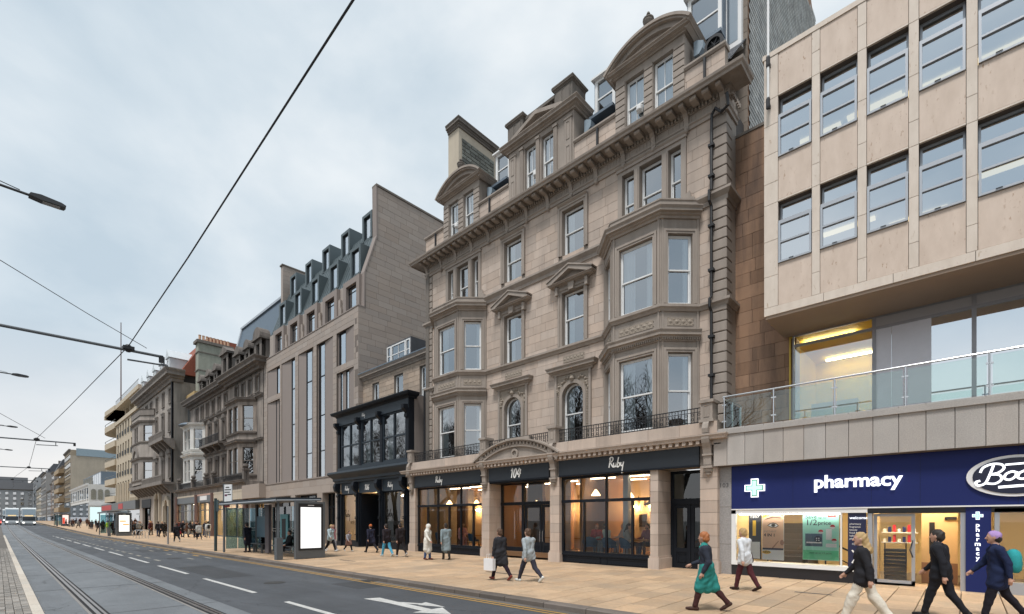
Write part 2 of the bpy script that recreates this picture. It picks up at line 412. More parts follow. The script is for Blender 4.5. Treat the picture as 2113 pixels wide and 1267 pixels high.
def sash(parent, fr, u0, u1, z0, z1, w=-.13, bars=0, curt='L', arch=0., fmat=None, gl=None, blind=0.):
    """vertical sliding sash window: frame > sashes, panes, curtains"""
    fmat = fmat or WHITE; gl = gl or GL
    zm = z0 + (z1 + arch * .5 - z0) * .5; t = .055
    mb = MB(fr)
    if not arch:
        win = frame_mb(fr, u0, u1, z0, z1, .035, w - .08, w + .03).build('window', fmat, parent)
    else:
        r = (u1 - u0) / 2; cu = (u0 + u1) / 2
        mb.box(u0, u0 + .035, w - .08, w + .03, z0, z1); mb.box(u1 - .035, u1, w - .08, w + .03, z0, z1); mb.box(u0, u1, w - .08, w + .03, z0, z0 + .03)
        mb.arch(cu, z1, r - .035, r, w - .08, w + .03); win = mb.build('window', fmat, parent)
    a, b = u0 + .03, u1 - .03
    lo = frame_mb(fr, a, b, z0 + .03, zm + .025, t, w - .07, w - .03)
    if arch:
        up = MB(fr); up.box(a, a + t, w - .03, w + .01, zm - .025, z1); up.box(b - t, b, w - .03, w + .01, zm - .025, z1)
        up.box(a, b, w - .03, w + .012, zm - .025, zm + .025); up.arch(cu, z1, r - .03 - t, r - .03, w - .03, w + .01)
    else: up = frame_mb(fr, a, b, zm - .025, z1 - .03, t, w - .03, w + .01)
    for i in range(bars):
        c = a + (b - a) * (i + 1) / (bars + 1); lo.box(c - .014, c + .014, w - .065, w - .035, z0 + .05, zm); up.box(c - .014, c + .014, w - .025, w + .005, zm, z1 - .04)
    lo.build('sash', fmat, win); up.build('sash', fmat, win)
    MB(fr).quad((a, w - .05, z0 + .05), (b, w - .05, z0 + .05), (b, w - .05, zm), (a, w - .05, zm)).build('pane', gl, win)
    if arch:
        n = 18; P = [(a, w - .01, zm), (b, w - .01, zm)] + [(cu + (r - .05) * math.cos(math.pi * i / n), w - .01, z1 + (r - .05) * math.sin(math.pi * i / n)) for i in range(n + 1)]
        MB(fr).poly(P).build('pane', gl, win)
    else: MB(fr).quad((a, w - .01, zm), (b, w - .01, zm), (b, w - .01, z1 - .04), (a, w - .01, z1 - .04)).build('pane', gl, win)
    W = u1 - u0; zt = z1 + (arch and (u1 - u0) / 2)
    if 'L' in curt: curtain(win, fr, u0, u0 + W * .38, z0, zt, w - .15)
    if 'R' in curt: curtain(win, fr, u1 - W * .27, u1, z0, zt, w - .15)
    if 'N' in curt: curtain(win, fr, u0, u1, z0, zt, w - .15)
    if blind: MB(fr).box(u0, u1, w - .2, w - .19, z1 - blind, z1).build('blind', WHITE, win)
    return win

def simple_window(parent, fr, u0, u1, z0, z1, w=-.15, t=.06, fmat=None, gl=None, mull=0, trans=()):
    fmat = fmat or GREYM; gl = gl or GLD
    mb = frame_mb(fr, u0, u1, z0, z1, t, w - .06, w + .03)
    for i in range(mull):
        c = u0 + (u1 - u0) * (i + 1) / (mull + 1); mb.box(c - t / 2, c + t / 2, w - .05, w + .02, z0 + t, z1 - t)
    for z in trans: mb.box(u0 + t, u1 - t, w - .05, w + .025, z - t / 2, z + t / 2)
    win = mb.build('window', fmat, parent)
    MB(fr).quad((u0 + t * .5, w - .02, z0 + t * .5), (u1 - t * .5, w - .02, z0 + t * .5), (u1 - t * .5, w - .02, z1 - t * .5), (u0 + t * .5, w - .02, z1 - t * .5)).build('pane', gl, win)
    return win

def rooms(parent, fr, u0, u1, levels, depth=3.0, w=-.45, mat=None):
    """dark rooms behind the windows: floors, back wall and end walls"""
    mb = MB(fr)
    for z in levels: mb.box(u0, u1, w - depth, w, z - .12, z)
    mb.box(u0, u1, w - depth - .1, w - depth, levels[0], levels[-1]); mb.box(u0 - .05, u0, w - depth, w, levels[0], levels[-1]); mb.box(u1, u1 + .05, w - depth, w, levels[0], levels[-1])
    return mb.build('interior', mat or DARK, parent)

def architrave(parent, fr, u0, u1, z0, z1, t=.2, p=.07, w=0., mat=None, sill=True, head=.0, deep=-.01):
    mb = MB(fr)
    for (d, q) in ((t, p * .6), (t * .45, p)):
        o = t - d
        if d == t:
            mb.box(u0 - t, u0 - .003, deep, w + q, z0, z1 + t); mb.box(u1 + .003, u1 + t, deep, w + q, z0, z1 + t); mb.box(u0 - .003, u1 + .003, deep, w + q, z1 + .003, z1 + t)
        else:
            e = t - d
            mb.box(u0 - t - .012, u0 - e, w, w + q, z0, z1 + t + .012); mb.box(u1 + e, u1 + t + .012, w, w + q, z0, z1 + t + .012); mb.box(u0 - e, u1 + e, w, w + q, z1 + e, z1 + t + .012)
    if sill: mb.box(u0 - t - .03, u1 + t + .03, deep, w + p + .06, z0 - .1, z0)
    if head: mb.sweep([(0, z1 + t), (p + .03, z1 + t), (p + .1, z1 + t + head * .6), (p + .12, z1 + t + head), (0, z1 + t + head)], [(u0 - t, w - .02), (u1 + t, w - .02)])
    return mb.build('architrave', mat or TRIM, parent)

def CORN(z, h, p):
    """generic cornice profile: z bottom, h height, p projection"""
    return [(-.02, z), (p * .18, z), (p * .25, z + h * .22), (p * .45, z + h * .3), (p * .5, z + h * .42), (p * .82, z + h * .48), (p * .82, z + h * .7), (p, z + h * .92), (p, z + h), (-.02, z + h)]

# stroke lettering -------------------------------------------------
GLY = {'R': (.42, [[(.02, 0), (.05, .45), (.1, .95)], [(-.02, .83), (.12, 1.0), (.3, .96), (.35, .76), (.22, .56), (.07, .5)], [(.12, .5), (.25, .25), (.42, .02)]]),
       'u': (.36, [[(.02, .45), (0, .2), (.06, .02), (.15, .1), (.24, .44)], [(.24, .44), (.22, .12), (.3, .02)]]),
       'b': (.34, [[(.1, .97), (.04, .5), (.02, .1), (.1, 0), (.22, .12), (.25, .32), (.14, .42), (.05, .3)]]),
       'y': (.34, [[(.02, .45), (.02, .2), (.1, .08), (.2, .2)], [(.27, .47), (.23, .1), (.2, -.3), (.19, -.62)]]),
       '1': (.3, [[(-.02, .72), (.14, .95), (.06, .0)]]),
       '0': (.46, [[(.22, .95), (.08, .75), (.02, .35), (.1, .03), (.24, .1), (.33, .5), (.31, .85), (.2, .95)]]),
       '4': (.44, [[(.24, .95), (.0, .36), (.42, .42)], [(.38, .85), (.22, 0)]]),
       '6': (.42, [[(.36, .95), (.12, .6), (.03, .2), (.12, 0), (.3, .08), (.33, .32), (.2, .42), (.06, .28)]]),
       '|': (.2, [[(.05, 1.), (.05, -.3)]]),
       'H': (.34, [[(.02, 0), (.02, .6)], [(.24, 0), (.24, .6)], [(.02, .3), (.24, .32)]]), 'O': (.36, [[(.14, .6), (.02, .4), (.04, .1), (.14, 0), (.26, .15), (.26, .45), (.14, .6)]]),
       'T': (.3, [[(0, .6), (.28, .6)], [(.14, .6), (.14, 0)]]), 'E': (.28, [[(.22, .6), (.02, .6), (.02, 0), (.22, 0)], [(.02, .3), (.18, .3)]]), 'L': (.26, [[(.02, .6), (.02, 0), (.22, 0)]])}
def spline(P, k=5):
    if len(P) < 3: return P
    Q = [P[0]] + list(P) + [P[-1]]; o = []
    for i in range(1, len(Q) - 2):
        for j in range(k):
            t = j / k; a, b, c, d = Q[i - 1], Q[i], Q[i + 1], Q[i + 2]
            o.append(tuple(.5 * (2 * b[n] + (c[n] - a[n]) * t + (2 * a[n] - 5 * b[n] + 4 * c[n] - d[n]) * t * t + (3 * b[n] - a[n] - 3 * c[n] + d[n]) * t ** 3) for n in range(2)))
    o.append(tuple(P[-1])); return o
def ribbon(mb, pts, hw, w0, w1):
    """flat raised stroke in the facade plane"""
    n = len(pts); vs = []; fs = []
    for i, p in enumerate(pts):
        a = pts[max(0, i - 1)]; b = pts[min(n - 1, i + 1)]; dx, dz = b[0] - a[0], b[1] - a[1]; L = math.hypot(dx, dz) or 1; nx, nz = -dz / L * hw, dx / L * hw
        vs += [(p[0] + nx, w1, p[1] + nz), (p[0] - nx, w1, p[1] - nz), (p[0] - nx, w0, p[1] - nz), (p[0] + nx, w0, p[1] + nz)]
    for i in range(n - 1):
        for j in range(4): fs.append((i * 4 + j, i * 4 + (j + 1) % 4, i * 4 + 4 + (j + 1) % 4, i * 4 + 4 + j))
    fs += [(0, 1, 2, 3), (n * 4 - 1, n * 4 - 2, n * 4 - 3, n * 4 - 4)]
    mb.add(vs, fs)
def script(parent, fr, text, u, z, h, mat, w0, w1, sw=.045, slant=.08, name='lettering', sx=1.):
    mb = MB(fr); x = 0
    for ch in text:
        adv, sts = GLY[ch]
        for s_ in sts: ribbon(mb, [(u + (x + a + slant * b) * h * sx, z + b * h) for a, b in spline(s_)], sw * h, w0, w1)
        x += adv
    return mb.build(name, mat, parent)
def text(parent, fr, s, u, z, h, mat, w, depth=.004, bold=0., align='LEFT', sx=1., name='lettering', spacing=1.):
    cu = bpy.data.curves.new(name, 'FONT'); cu.body = s; cu.size = h; cu.extrude = depth / 2; cu.offset = bold; cu.align_x = align; cu.space_character = spacing; cu.resolution_u = 3
    tmp = bpy.data.objects.new('tmp', cu); me = tmp.to_mesh()
    v = [fr.p(u + q.co.x * sx, w + q.co.z, z + q.co.y) for q in me.vertices]; f = [tuple(p.vertices) for p in me.polygons]
    m2 = bpy.data.meshes.new(name); m2.from_pydata(v, [], f); m2.materials.append(mat); m2.update()
    tmp.to_mesh_clear(); bpy.data.objects.remove(tmp); bpy.data.curves.remove(cu)
    o = bpy.data.objects.new(name, m2); COL.objects.link(o)
    if parent is not None: o.parent = parent; o.matrix_parent_inverse = PINV(parent)
    return o
# ================================================================ ground, road, tram track
def gz(x):
    """the street climbs gently in the far distance"""
    return 0. if x > -85 else min(1.6, (-85 - x) * .0095)
XS = [14, 4, -8, -20, -40, -60, -85, -110, -140, -170, -210, -253, -400]
def strip(name, y0, y1, z, mat, parent=None, xs=XS, z2=None):
    mb = MB(); z2 = z if z2 is None else z2
    for a, b in zip(xs, xs[1:]):
        mb.add([(a, -y0, z + gz(a)), (b, -y0, z + gz(b)), (b, -y1, z2 + gz(b)), (a, -y1, z2 + gz(a))], [(3, 2, 1, 0)])
    return mb.build(name, mat, parent)
def road_mat(name, col, rough, patch, cracks):
    m, t, o = nodes(name); N = t.nodes.new; L = t.links.new
    b = N('ShaderNodeBsdfPrincipled'); L(b.outputs[0], o.inputs[0]); g = N('ShaderNodeNewGeometry')
    def nz(scale, s, d=5, r=.6):
        mp = N('ShaderNodeMapping'); mp.inputs['Scale'].default_value = scale; L(g.outputs['Position'], mp.inputs[0])
        n = N('ShaderNodeTexNoise'); n.inputs['Scale'].default_value = s; n.inputs['Detail'].default_value = d; n.inputs['Roughness'].default_value = r; L(mp.outputs[0], n.inputs['Vector']); return n.outputs['Fac']
    def rg(x, a, b_, c, d):
        q = N('ShaderNodeMapRange'); q.inputs[1].default_value = a; q.inputs[2].default_value = b_; q.inputs[3].default_value = c; q.inputs[4].default_value = d; L(x, q.inputs[0]); return q.outputs[0]
    def mul(a, c):
        q = N('ShaderNodeMath'); q.operation = 'MULTIPLY'; L(a, q.inputs[0]); L(c, q.inputs[1]); return q.outputs[0]
    v = mul(rg(nz((.12, .9, 1), 1.0, 4), .35, .65, 1 - patch, 1 + patch), rg(nz((1, 1, 1), 60, 3, .8), .3, .7, .72, 1.28))
    v = mul(v, rg(nz((1, 1, 1), .7, 6, .7), .3, .7, .85, 1.15))
    if cracks:
        vo = N('ShaderNodeTexVoronoi'); vo.feature = 'DISTANCE_TO_EDGE'; vo.inputs['Scale'].default_value = .22
        nn = N('ShaderNodeVectorMath'); nn.operation = 'MULTIPLY_ADD'; tx = N('ShaderNodeTexNoise'); tx.inputs['Scale'].default_value = 1.2; tx.inputs['Detail'].default_value = 5; L(g.outputs['Position'], tx.inputs['Vector'])
        L(tx.outputs['Color'], nn.inputs[0]); nn.inputs[1].default_value = (1.3, 1.3, 0); L(g.outputs['Position'], nn.inputs[2]); L(nn.outputs[0], vo.inputs['Vector'])
        v = mul(v, rg(vo.outputs['Distance'], 0, .006, .55, 1))
    vm = N('ShaderNodeVectorMath'); vm.operation = 'SCALE'; vm.inputs[0].default_value = col; L(v, vm.inputs['Scale']); L(vm.outputs[0], b.inputs['Base Color'])
    L(rg(nz((.3, 1, 1), .8, 4), .35, .65, rough - .12, rough + .12), b.inputs['Roughness'])
    bp = N('ShaderNodeBump'); bp.inputs['Strength'].default_value = .35; bp.inputs['Distance'].default_value = .006; L(nz((1, 1, 1), 110, 3), bp.inputs['Height']); L(bp.outputs[0], b.inputs['Normal'])
    return m
ASPH = road_mat('asphalt', (.060, .066, .075), .72, .16, True)
TRAMC = road_mat('tram_concrete', (.135, .146, .158), .62, .12, True)
GUTTER = road_mat('gutter_stone', (.12, .11, .1), .7, .2, False)
LINEW = M('worn_white_paint', (.47, .47, .455), .75, .3, 2.5, grain=.4, gsc=16)
LINEY = M('worn_yellow_paint', (.42, .245, .06), .75, .3, 2.5, grain=.4, gsc=16)
LINEF = M('faded_road_paint', (.27, .255, .22), .75, .25, 3, grain=.3, gsc=20)
RAILM = M('polished_rail', (.34, .31, .30), .28, .15, 5, metal=.8)
GROOVE = M('rail_groove', (.012, .012, .013), .9)
struct(strip('ground', -900, 900, -.6, M('far_ground', (.12, .12, .11)), xs=[900, 0, -900, -2500]))
road = struct(strip('road', 3.72, 8.56, 0.0, ASPH))
tram = struct(strip('tram_track', -4.5, 3.72, .004, TRAMC))
RXS = [8, 0, -6, -12, -18, -24, -32, -44, -60, -85, -110, -140, -170, -253]
for y in (1.52, 3.22):                                   # grooved rails let into the slab
    strip('rail_bed', y - .13, y + .13, .007, GROOVE, tram, RXS); r_ = strip('rail', y - .075, y - .005, .011, RAILM, tram, RXS)
    strip('rail', y + .035, y + .085, .011, RAILM, tram, RXS); strip('rail_sealant', y - .19, y - .135, .0075, M('rail_sealant', (.22, .21, .2), .8, .1), tram, RXS)
for k in range(16):                                      # slab joints across the track
    x = -2.2 - k * 5.6
    MB().box(x - .012, x + .012, -3.7, -.7, .006, .0072).build('slab_joint', M('joint_dark', (.045, .045, .05), .9), tram)
for k in range(13):
    x = -13.2 - k * 6.9 + 5.8; x0 = x - 4.78
    MB().box(x0, x, -4.93, -4.80, .003, .008).build('lane_dash', LINEW, road)
for k in range(22):                                      # bus stop cage, worn
    x = -29 - k * 2.35
    for y, m in ((5.42, LINEF), (7.65, LINEY if k % 3 == 1 else LINEF), (6.85, LINEF)):
        if y == 6.85 and k % 2: continue
        MB().box(x - 1.15, x, -y - .13, -y, .003, .007).build('cage_dash', m, road)
for y in (8.12, 8.3):
    strip('yellow_line', y - .035, y + .035, .006, LINEY, road)
a_ = MB(); a_.extz([(-11.2, -6.4), (-10.2, -6.47), (-8.75, -6.42), (-8.75, -6.18), (-8.0, -6.62), (-8.75, -6.98), (-8.75, -6.68), (-10.2, -6.72), (-11.05, -6.76)], .003, .008)
a_.extz([(-10.15, -6.72), (-9.55, -6.98), (-9.62, -7.16), (-8.75, -7.06), (-9.45, -6.8), (-9.45, -6.88), (-9.85, -6.69)], .003, .0078)
a_.build('lane_arrow', LINEW, road)
strip('gutter', 8.36, 8.56, .003, GUTTER, road)
# kerb and pavement
pave = struct(strip('pavement', 8.8, 17.9, .075, M('slab_joint_sand', (.085, .068, .055), .95, .2, 6), z2=.15))
KERB = M('whin_kerb', (.135, .115, .10), .75, .2, 3, rnd=.25, bump=.3, bs=40, stain=.3, stcol=(.06, .055, .05))
kerb = struct(strip('kerb', 8.58, 8.86, .05, KERB))
x = 3.0
while x > -118:
    L_ = rng.uniform(.85, 1.35); z = gz(x)
    mb = MB(); mb.add([(x - L_ + .008, -8.56, -.03 + z), (x - .008, -8.56, -.03 + z), (x - .008, -8.56, .105 + z), (x - L_ + .008, -8.56, .105 + z), (x - L_ + .008, -8.585, .125 + z), (x - .008, -8.585, .125 + z), (x - .008, -8.86, .127 + z), (x - L_ + .008, -8.86, .127 + z)],
                      [(0, 3, 2, 1), (3, 4, 5, 2), (4, 7, 6, 5), (0, 7, 4, 3), (1, 2, 5, 6)])
    mb.build('kerb_stone', KERB, kerb); x -= L_
strip('kerb_top', 8.565, 8.86, .12, KERB, kerb, [-118, -140, -170, -210, -253, -400])
SLAB = M('sandstone_paving', (.445, .318, .205), .75, .22, .9, rnd=.17, bump=.3, bs=30, grain=.22, gsc=11, stain=.0)
def dirty(m, gum=True):
    """trodden-in grime: broad grey blotches and small dark spots of gum"""
    t = m.node_tree; N = t.nodes.new; L = t.links.new; b = next(n for n in t.nodes if n.type == 'BSDF_PRINCIPLED'); src = b.inputs['Base Color'].links[0].from_socket; g = N('ShaderNodeNewGeometry')
    def mix(fac, col, a):
        q = N('ShaderNodeMix'); q.data_type = 'RGBA'; L(fac, q.inputs['Factor']); L(a, q.inputs['A']); q.inputs['B'].default_value = (*col, 1); return q.outputs['Result']
    n = N('ShaderNodeTexNoise'); n.inputs['Scale'].default_value = .55; n.inputs['Detail'].default_value = 6; n.inputs['Roughness'].default_value = .65; L(g.outputs['Position'], n.inputs['Vector'])
    r = N('ShaderNodeMapRange'); r.inputs[1].default_value = .46; r.inputs[2].default_value = .7; r.inputs[4].default_value = .55; L(n.outputs['Fac'], r.inputs[0]); o = mix(r.outputs[0], (.27, .225, .175), src)
    v = N('ShaderNodeTexVoronoi'); v.inputs['Scale'].default_value = 1.7; L(g.outputs['Position'], v.inputs['Vector'])
    r2 = N('ShaderNodeMapRange'); r2.inputs[1].default_value = .035; r2.inputs[2].default_value = .05; r2.inputs[3].default_value = .6; r2.inputs[4].default_value = 0; L(v.outputs['Distance'], r2.inputs[0]); o = mix(r2.outputs[0], (.13, .11, .095), o)
    L(o, b.inputs['Base Color'])
dirty(SLAB)
def pz(y): return .127 + (y - 8.86) / (17.1 - 8.86) * .075
slabs = []
x = 5.0
while x > -72:
    w_ = rng.choice((.55, .6, .68)) ; y = 8.88 - rng.uniform(0, .9)
    while y < 17.9:
        l_ = rng.uniform(.75, 1.25); y0, y1 = max(y, 8.88), min(y + l_, 17.9)
        if y1 - y0 > .1: slabs.append((x - w_, x, y0, y1))
        y += l_
    x -= w_
slabs.sort(key=lambda q: (q[0] ** 2 + q[2] ** 2) - 30 * (q[3] - q[2]))
vis = [q for q in slabs if -math.hypot(q[0], 0) > -1e9]
def slab_add(mb, q):
    j = rng.uniform(0, .006); g = .009; a, b, c, d = q[0] + g, q[1] - g, q[2] + g, q[3] - g; e_ = .012
    mb.add([(a, -c, pz(c) - .06), (b, -c, pz(c) - .06), (b, -d, pz(d) - .06), (a, -d, pz(d) - .06), (a, -c, pz(c) + j - e_ * .5), (b, -c, pz(c) + j - e_ * .5), (b, -d, pz(d) + j - e_ * .5), (a, -d, pz(d) + j - e_ * .5),
            (a + e_, -c - e_, pz(c) + j), (b - e_, -c - e_, pz(c) + j), (b - e_, -d + e_, pz(d) + j), (a + e_, -d + e_, pz(d) + j)],
           [(8, 11, 10, 9), (4, 8, 9, 5), (5, 9, 10, 6), (6, 10, 11, 7), (7, 11, 8, 4), (0, 4, 5, 1), (1, 5, 6, 2), (2, 6, 7, 3), (3, 7, 4, 0)])
inview = [q for q in slabs if (-q[0] * .6848 + q[2] * .7287) > 0 and (q[2] * .6848 + q[0] * .7287) / max(.1, (-q[0] * .6848 + q[2] * .7287)) < 1.15 and 998 * 1.85 / max(.1, (-q[0] * .6848 + q[2] * .7287)) < 230]
for q in inview[:300]:
    mb = MB(); slab_add(mb, q); mb.build('paving_slab', SLAB, pave)
ins = set(map(id, inview[:300])); mb = MB()
for q in slabs:
    if id(q) not in ins: slab_add(mb, q)
mb.build('paving_slab_infill', SLAB, pave, kind='stuff')
struct(strip('far_pavement', 8.86, 17.9, .127, SLAB, xs=[-72, -85, -110, -140, -170, -253, -400], z2=.2))
# tram platform edge on the near side: pale coping and setts
plat = struct(strip('platform', -4.5, .5, .05, M('sett_joint', (.12, .11, .1), .95)))
COPE = M('pale_coping', (.50, .46, .40), .75, .12, 3, rnd=.08, bump=.15)
SETT = M('granite_sett', (.25, .235, .215), .8, .15, 4, rnd=.25, bump=.3, bs=30)
x = -2.0
while x > -90:
    L_ = rng.uniform(.9, 1.2)
    mb = MB(); mb.extz([(x - L_ + .005, -.66), (x - .005, -.66), (x - .005, -.49), (x - L_ + .005, -.49)], -.02, .085); mb.build('coping_stone', COPE, plat); x -= L_
setts = [(x_, y_) for y_ in [.37 - .125 * k for k in range(6)] for x_ in [-8 - .21 * k for k in range(190)]]
setts.sort(key=lambda q: q[0] * q[0])
big = MB()
for i, (x_, y_) in enumerate(setts):
    mb = MB() if i < 300 else big
    o_ = .105 * (round((.37 - y_) / .125) % 2); j = rng.uniform(-.004, .006)
    mb.extz([(x_ - .2 + o_, -y_ - .115), (x_ - .006 + o_, -y_ - .115), (x_ - .006 + o_, -y_), (x_ - .2 + o_, -y_)], .03, .08 + j)
    if i < 300: mb.build('sett', SETT, plat)
big.build('sett_infill', SETT, plat, kind='stuff')

COVER = M('iron_cover', (.05, .048, .046), .6, .3, 12, metal=.3)
for x, y, r in ((-16.2, 6.1, .32), (-30.5, 6.4, .32), (-9.2, 4.3, .3)): MB().lathe([(r, .002), (r, .007), (0, .007)], x, -y, 20).build('manhole_cover', COVER, road)
for x in (-14.4, -35.5, -58): MB().box(x - .28, x + .28, -8.54, -8.2, .004, .01).build('gully_grate', COVER, road)
for x0, x1, y in ((-12.6, -10.2, 12.0), (-21.5, -20.1, 11.0), (-3.2, -2.4, 13.9)): MB().box(x0, x1, -y - .1, -y, pz(y) + .004, pz(y) + .009).build('slot_drain', COVER, pave)
for (x0, x1, y0, y1) in ((-24.5, -18.8, 5.15, 6.4), (-41, -37.5, 6.2, 8.0), (-14.6, -12.9, 7.2, 8.05)):   # trench repairs
    MB().box(x0, x1, -y1, -y0, .0, .0025).build('road_patch', road_mat('asphalt_patch', (.042, .045, .05), .8, .1, False), road)
# ================================================================ the sandstone hotel (104)
F1 = Fr(0, 17.8)
hotel = tag(empty('hotel_building', (-15, 17.8, 0)), 'ornate beige sandstone hotel with two canted bays, pedimented attic and dark shopfront numbered 104', 'building')
UL, UR = -23.79, -6.23
BAYS = [(-22.75, -21.70, -19.66, -18.60), (-11.30, -10.275, -8.24, -7.21)]
BP = 1.03
WC = (-16.66, -12.95)      # centres of the two flat window bays
tri = [[(-21.74, -21.24), (-20.94, -19.98), (-19.70, -19.2)], [(-10.42, -9.86), (-9.62, -8.66), (-8.40, -7.90)]]
holes = []
for b in BAYS: holes.append((b[0] + .25, b[3] - .25, 5.45, 13.1))
for c in WC: holes += [(c - .63, c + .63, 5.42, 8.32), (c - .6, c + .6, 10.0, 12.42), (c - .6, c + .6, 14.15, 16.18)]
for t in tri: holes += [(a, b, 13.9, 16.28) for a, b in t]
wall = MB(F1).wallholes(UL, UR, 5.2, 17.5, holes, -.012, -.34).build('wall', MORTAR, hotel)
# stones leave out what the surrounds cover
sh = list(holes)
for c in WC: sh += [(c - .98, c + .98, 5.3, 9.0), (c - .82, c + .82, 9.7, 13.0), (c - .82, c + .82, 13.9, 16.4)]
for t in tri: sh += [(t[0][0] - .2, t[2][1] + .2, 13.9, 16.5)]
for b in BAYS: sh.append((b[0], b[3], 5.3, 13.6))
ashlar(wall, F1, UL + .55, UR - .5, 5.3, 16.66, .405, (.7, 1.25), sh, ASHLAR)
QC = .37
for z in [5.45 + QC * k for k in range(30)]:                     # rusticated quoins
    lo = .52 if int(round((z - 5.45) / QC)) % 1 == 0 else .4
    for a, b in ((UL, UL + lo), (UR - lo, UR)):
        MB(F1).cbox(a, b, -.1, .05, z + .018, z + QC - .018, .022).build('quoin', TRIM, hotel)
F1S = Fr(UR, 17.8, R(90))                                         # short return facing along the street
MB(F1S).box(0, .95, -.4, -.012, 5.0, 17.5).build('return_wall', MORTAR, hotel)
for z in [5.45 + QC * k for k in range(30)]:
    MB(F1S).cbox(-.045, .5, -.1, .012, z + .018, z + QC - .018, .02).build('quoin', TRIM, hotel)
MB(F1S).box(.5, .95, -.1, .0, 5.3, 16.9).build('return_pilaster', TRIM, hotel)
MB(Fr(UL, 17.8, R(-90))).box(-4, .1, -.3, 0, .2, 19).build('party_wall', TRIMD, hotel)
# ---- string courses, cornice
path = [(UL, -.6), (UL, .0), (UR, .0), (UR, -.95)]
cpath = [(UL, -.6), (UL, .0), (UR, .0), (UR, -.32)]
def band(name, prof, pth=path, mat=TRIM): return MB(F1).sweep(prof, pth).build(name, mat, hotel)
gaps = [UL] + [x for b in BAYS for x in (b[0], b[3])] + [UR]
segs = [(gaps[0], gaps[1]), (gaps[2], gaps[3]), (gaps[4], gaps[5])]
for a, b in segs:
    e0 = [(a, -.4)] if a == UL else []; e1 = [(b, -.95)] if b == UR else []
    band('sill_course', [(-.02, 9.72), (.05, 9.72), (.09, 9.8), (.16, 9.86), (.16, 9.95), (-.02, 9.97)], e0 + [(a, 0), (b, 0)] + e1)
band('string_course', [(-.02, 13.46), (.05, 13.47), (.06, 13.62), (.1, 13.66), (.2, 13.76), (.2, 13.85), (-.02, 13.88)])
band('architrave_band', [(-.02, 16.62), (.06, 16.63), (.07, 16.74), (.12, 16.78), (.12, 16.82), (-.02, 16.83)])
band('frieze', [(-.02, 16.82), (.055, 16.82), (.055, 17.12), (-.02, 17.12)])
band('dentil_bed', [(-.02, 17.12), (.1, 17.12), (.12, 17.3), (.2, 17.32), (.2, 17.36), (-.02, 17.36)], cpath)
band('cornice', [(-.02, 17.36), (.66, 17.37), (.68, 17.32), (.72, 17.32), (.74, 17.40), (.80, 17.45), (.82, 17.53), (.79, 17.56), (-.02, 17.60)], cpath)
mb = MB(F1); u = UL + .1
while u < UR: mb.box(u, u + .065, .11, .19, 17.14, 17.285); u += .13
mb.fr = F1S; u = .05
while u < .9: mb.box(u, u + .065, .11, .19, 17.14, 17.285); u += .13
mb.build('dentil_course', TRIM, hotel, kind='stuff')
mb = MB(F1); u = UL + .15
k = 0
while u < UR - .3:                                               # flutes of the frieze
    if (u - UL) % 1.37 > .2: mb.box(u, u + .045, .05, .075, 16.86, 17.08)
    u += .152
mb.build('frieze_flutes', TRIM, hotel, kind='stuff')
mo = MB(F1); mo.extu([(.2, 17.36), (.62, 17.36), (.63, 17.24), (.58, 17.2), (.3, 17.2), (.2, 17.22)], -.115, .115); mo = mo.mesh('modillion', TRIM)
br = MB(F1); br.extu([(.05, 17.36), (.6, 17.36), (.62, 17.24), (.56, 17.2), (.26, 17.18), (.17, 17.08), (.12, 16.9), (.11, 16.78), (.12, 16.66), (.05, 16.62)], -.085, .085)
br.lathe([(.0, 16.5), (.07, 16.56), (.085, 16.62), (.05, 16.68)], 0, .1, 8); br = br.mesh('bracket', TRIM)
u = UL + .1; n = 0
while u < UR + .05:
    inst('bracket' if n % 3 == 0 else 'modillion', br if n % 3 == 0 else mo, (u, 0, 0), hotel); n += 1; u += (UR - UL - .2) / 39.
# ---- flat bays: arched first floor, pedimented second, plain third
CARVE = M('carved_stone', (.30, .255, .21), .9, .3, 14, bump=1.0, bs=11)
def fleurs(parent, fr, u0, u1, z0, z1, w, n):
    mb = MB(fr); d = (u1 - u0) / n; r = min(d * .42, (z1 - z0) * .42); zc = (z0 + z1) / 2
    mb.box(u0, u1, w - .01, w, z0, z1)
    for i in range(n):
        c = u0 + d * (i + .5)
        mb.add([(c - r, w, zc), (c, w, zc - r), (c + r, w, zc), (c, w, zc + r), (c, w + .03, zc)], [(0, 4, 1), (1, 4, 2), (2, 4, 3), (3, 4, 0)])
        for q in (-1, 1):
            mb.add([(c + d * .5 - r * .3, w, zc + q * r), (c + d * .5, w, zc + q * r * .4), (c + d * .5 + r * .3, w, zc + q * r), (c + d * .5, w + .02, zc + q * r * .8)], [(0, 3, 1), (1, 3, 2), (2, 3, 0)])
    return mb.build('carved_panel', CARVE, parent)
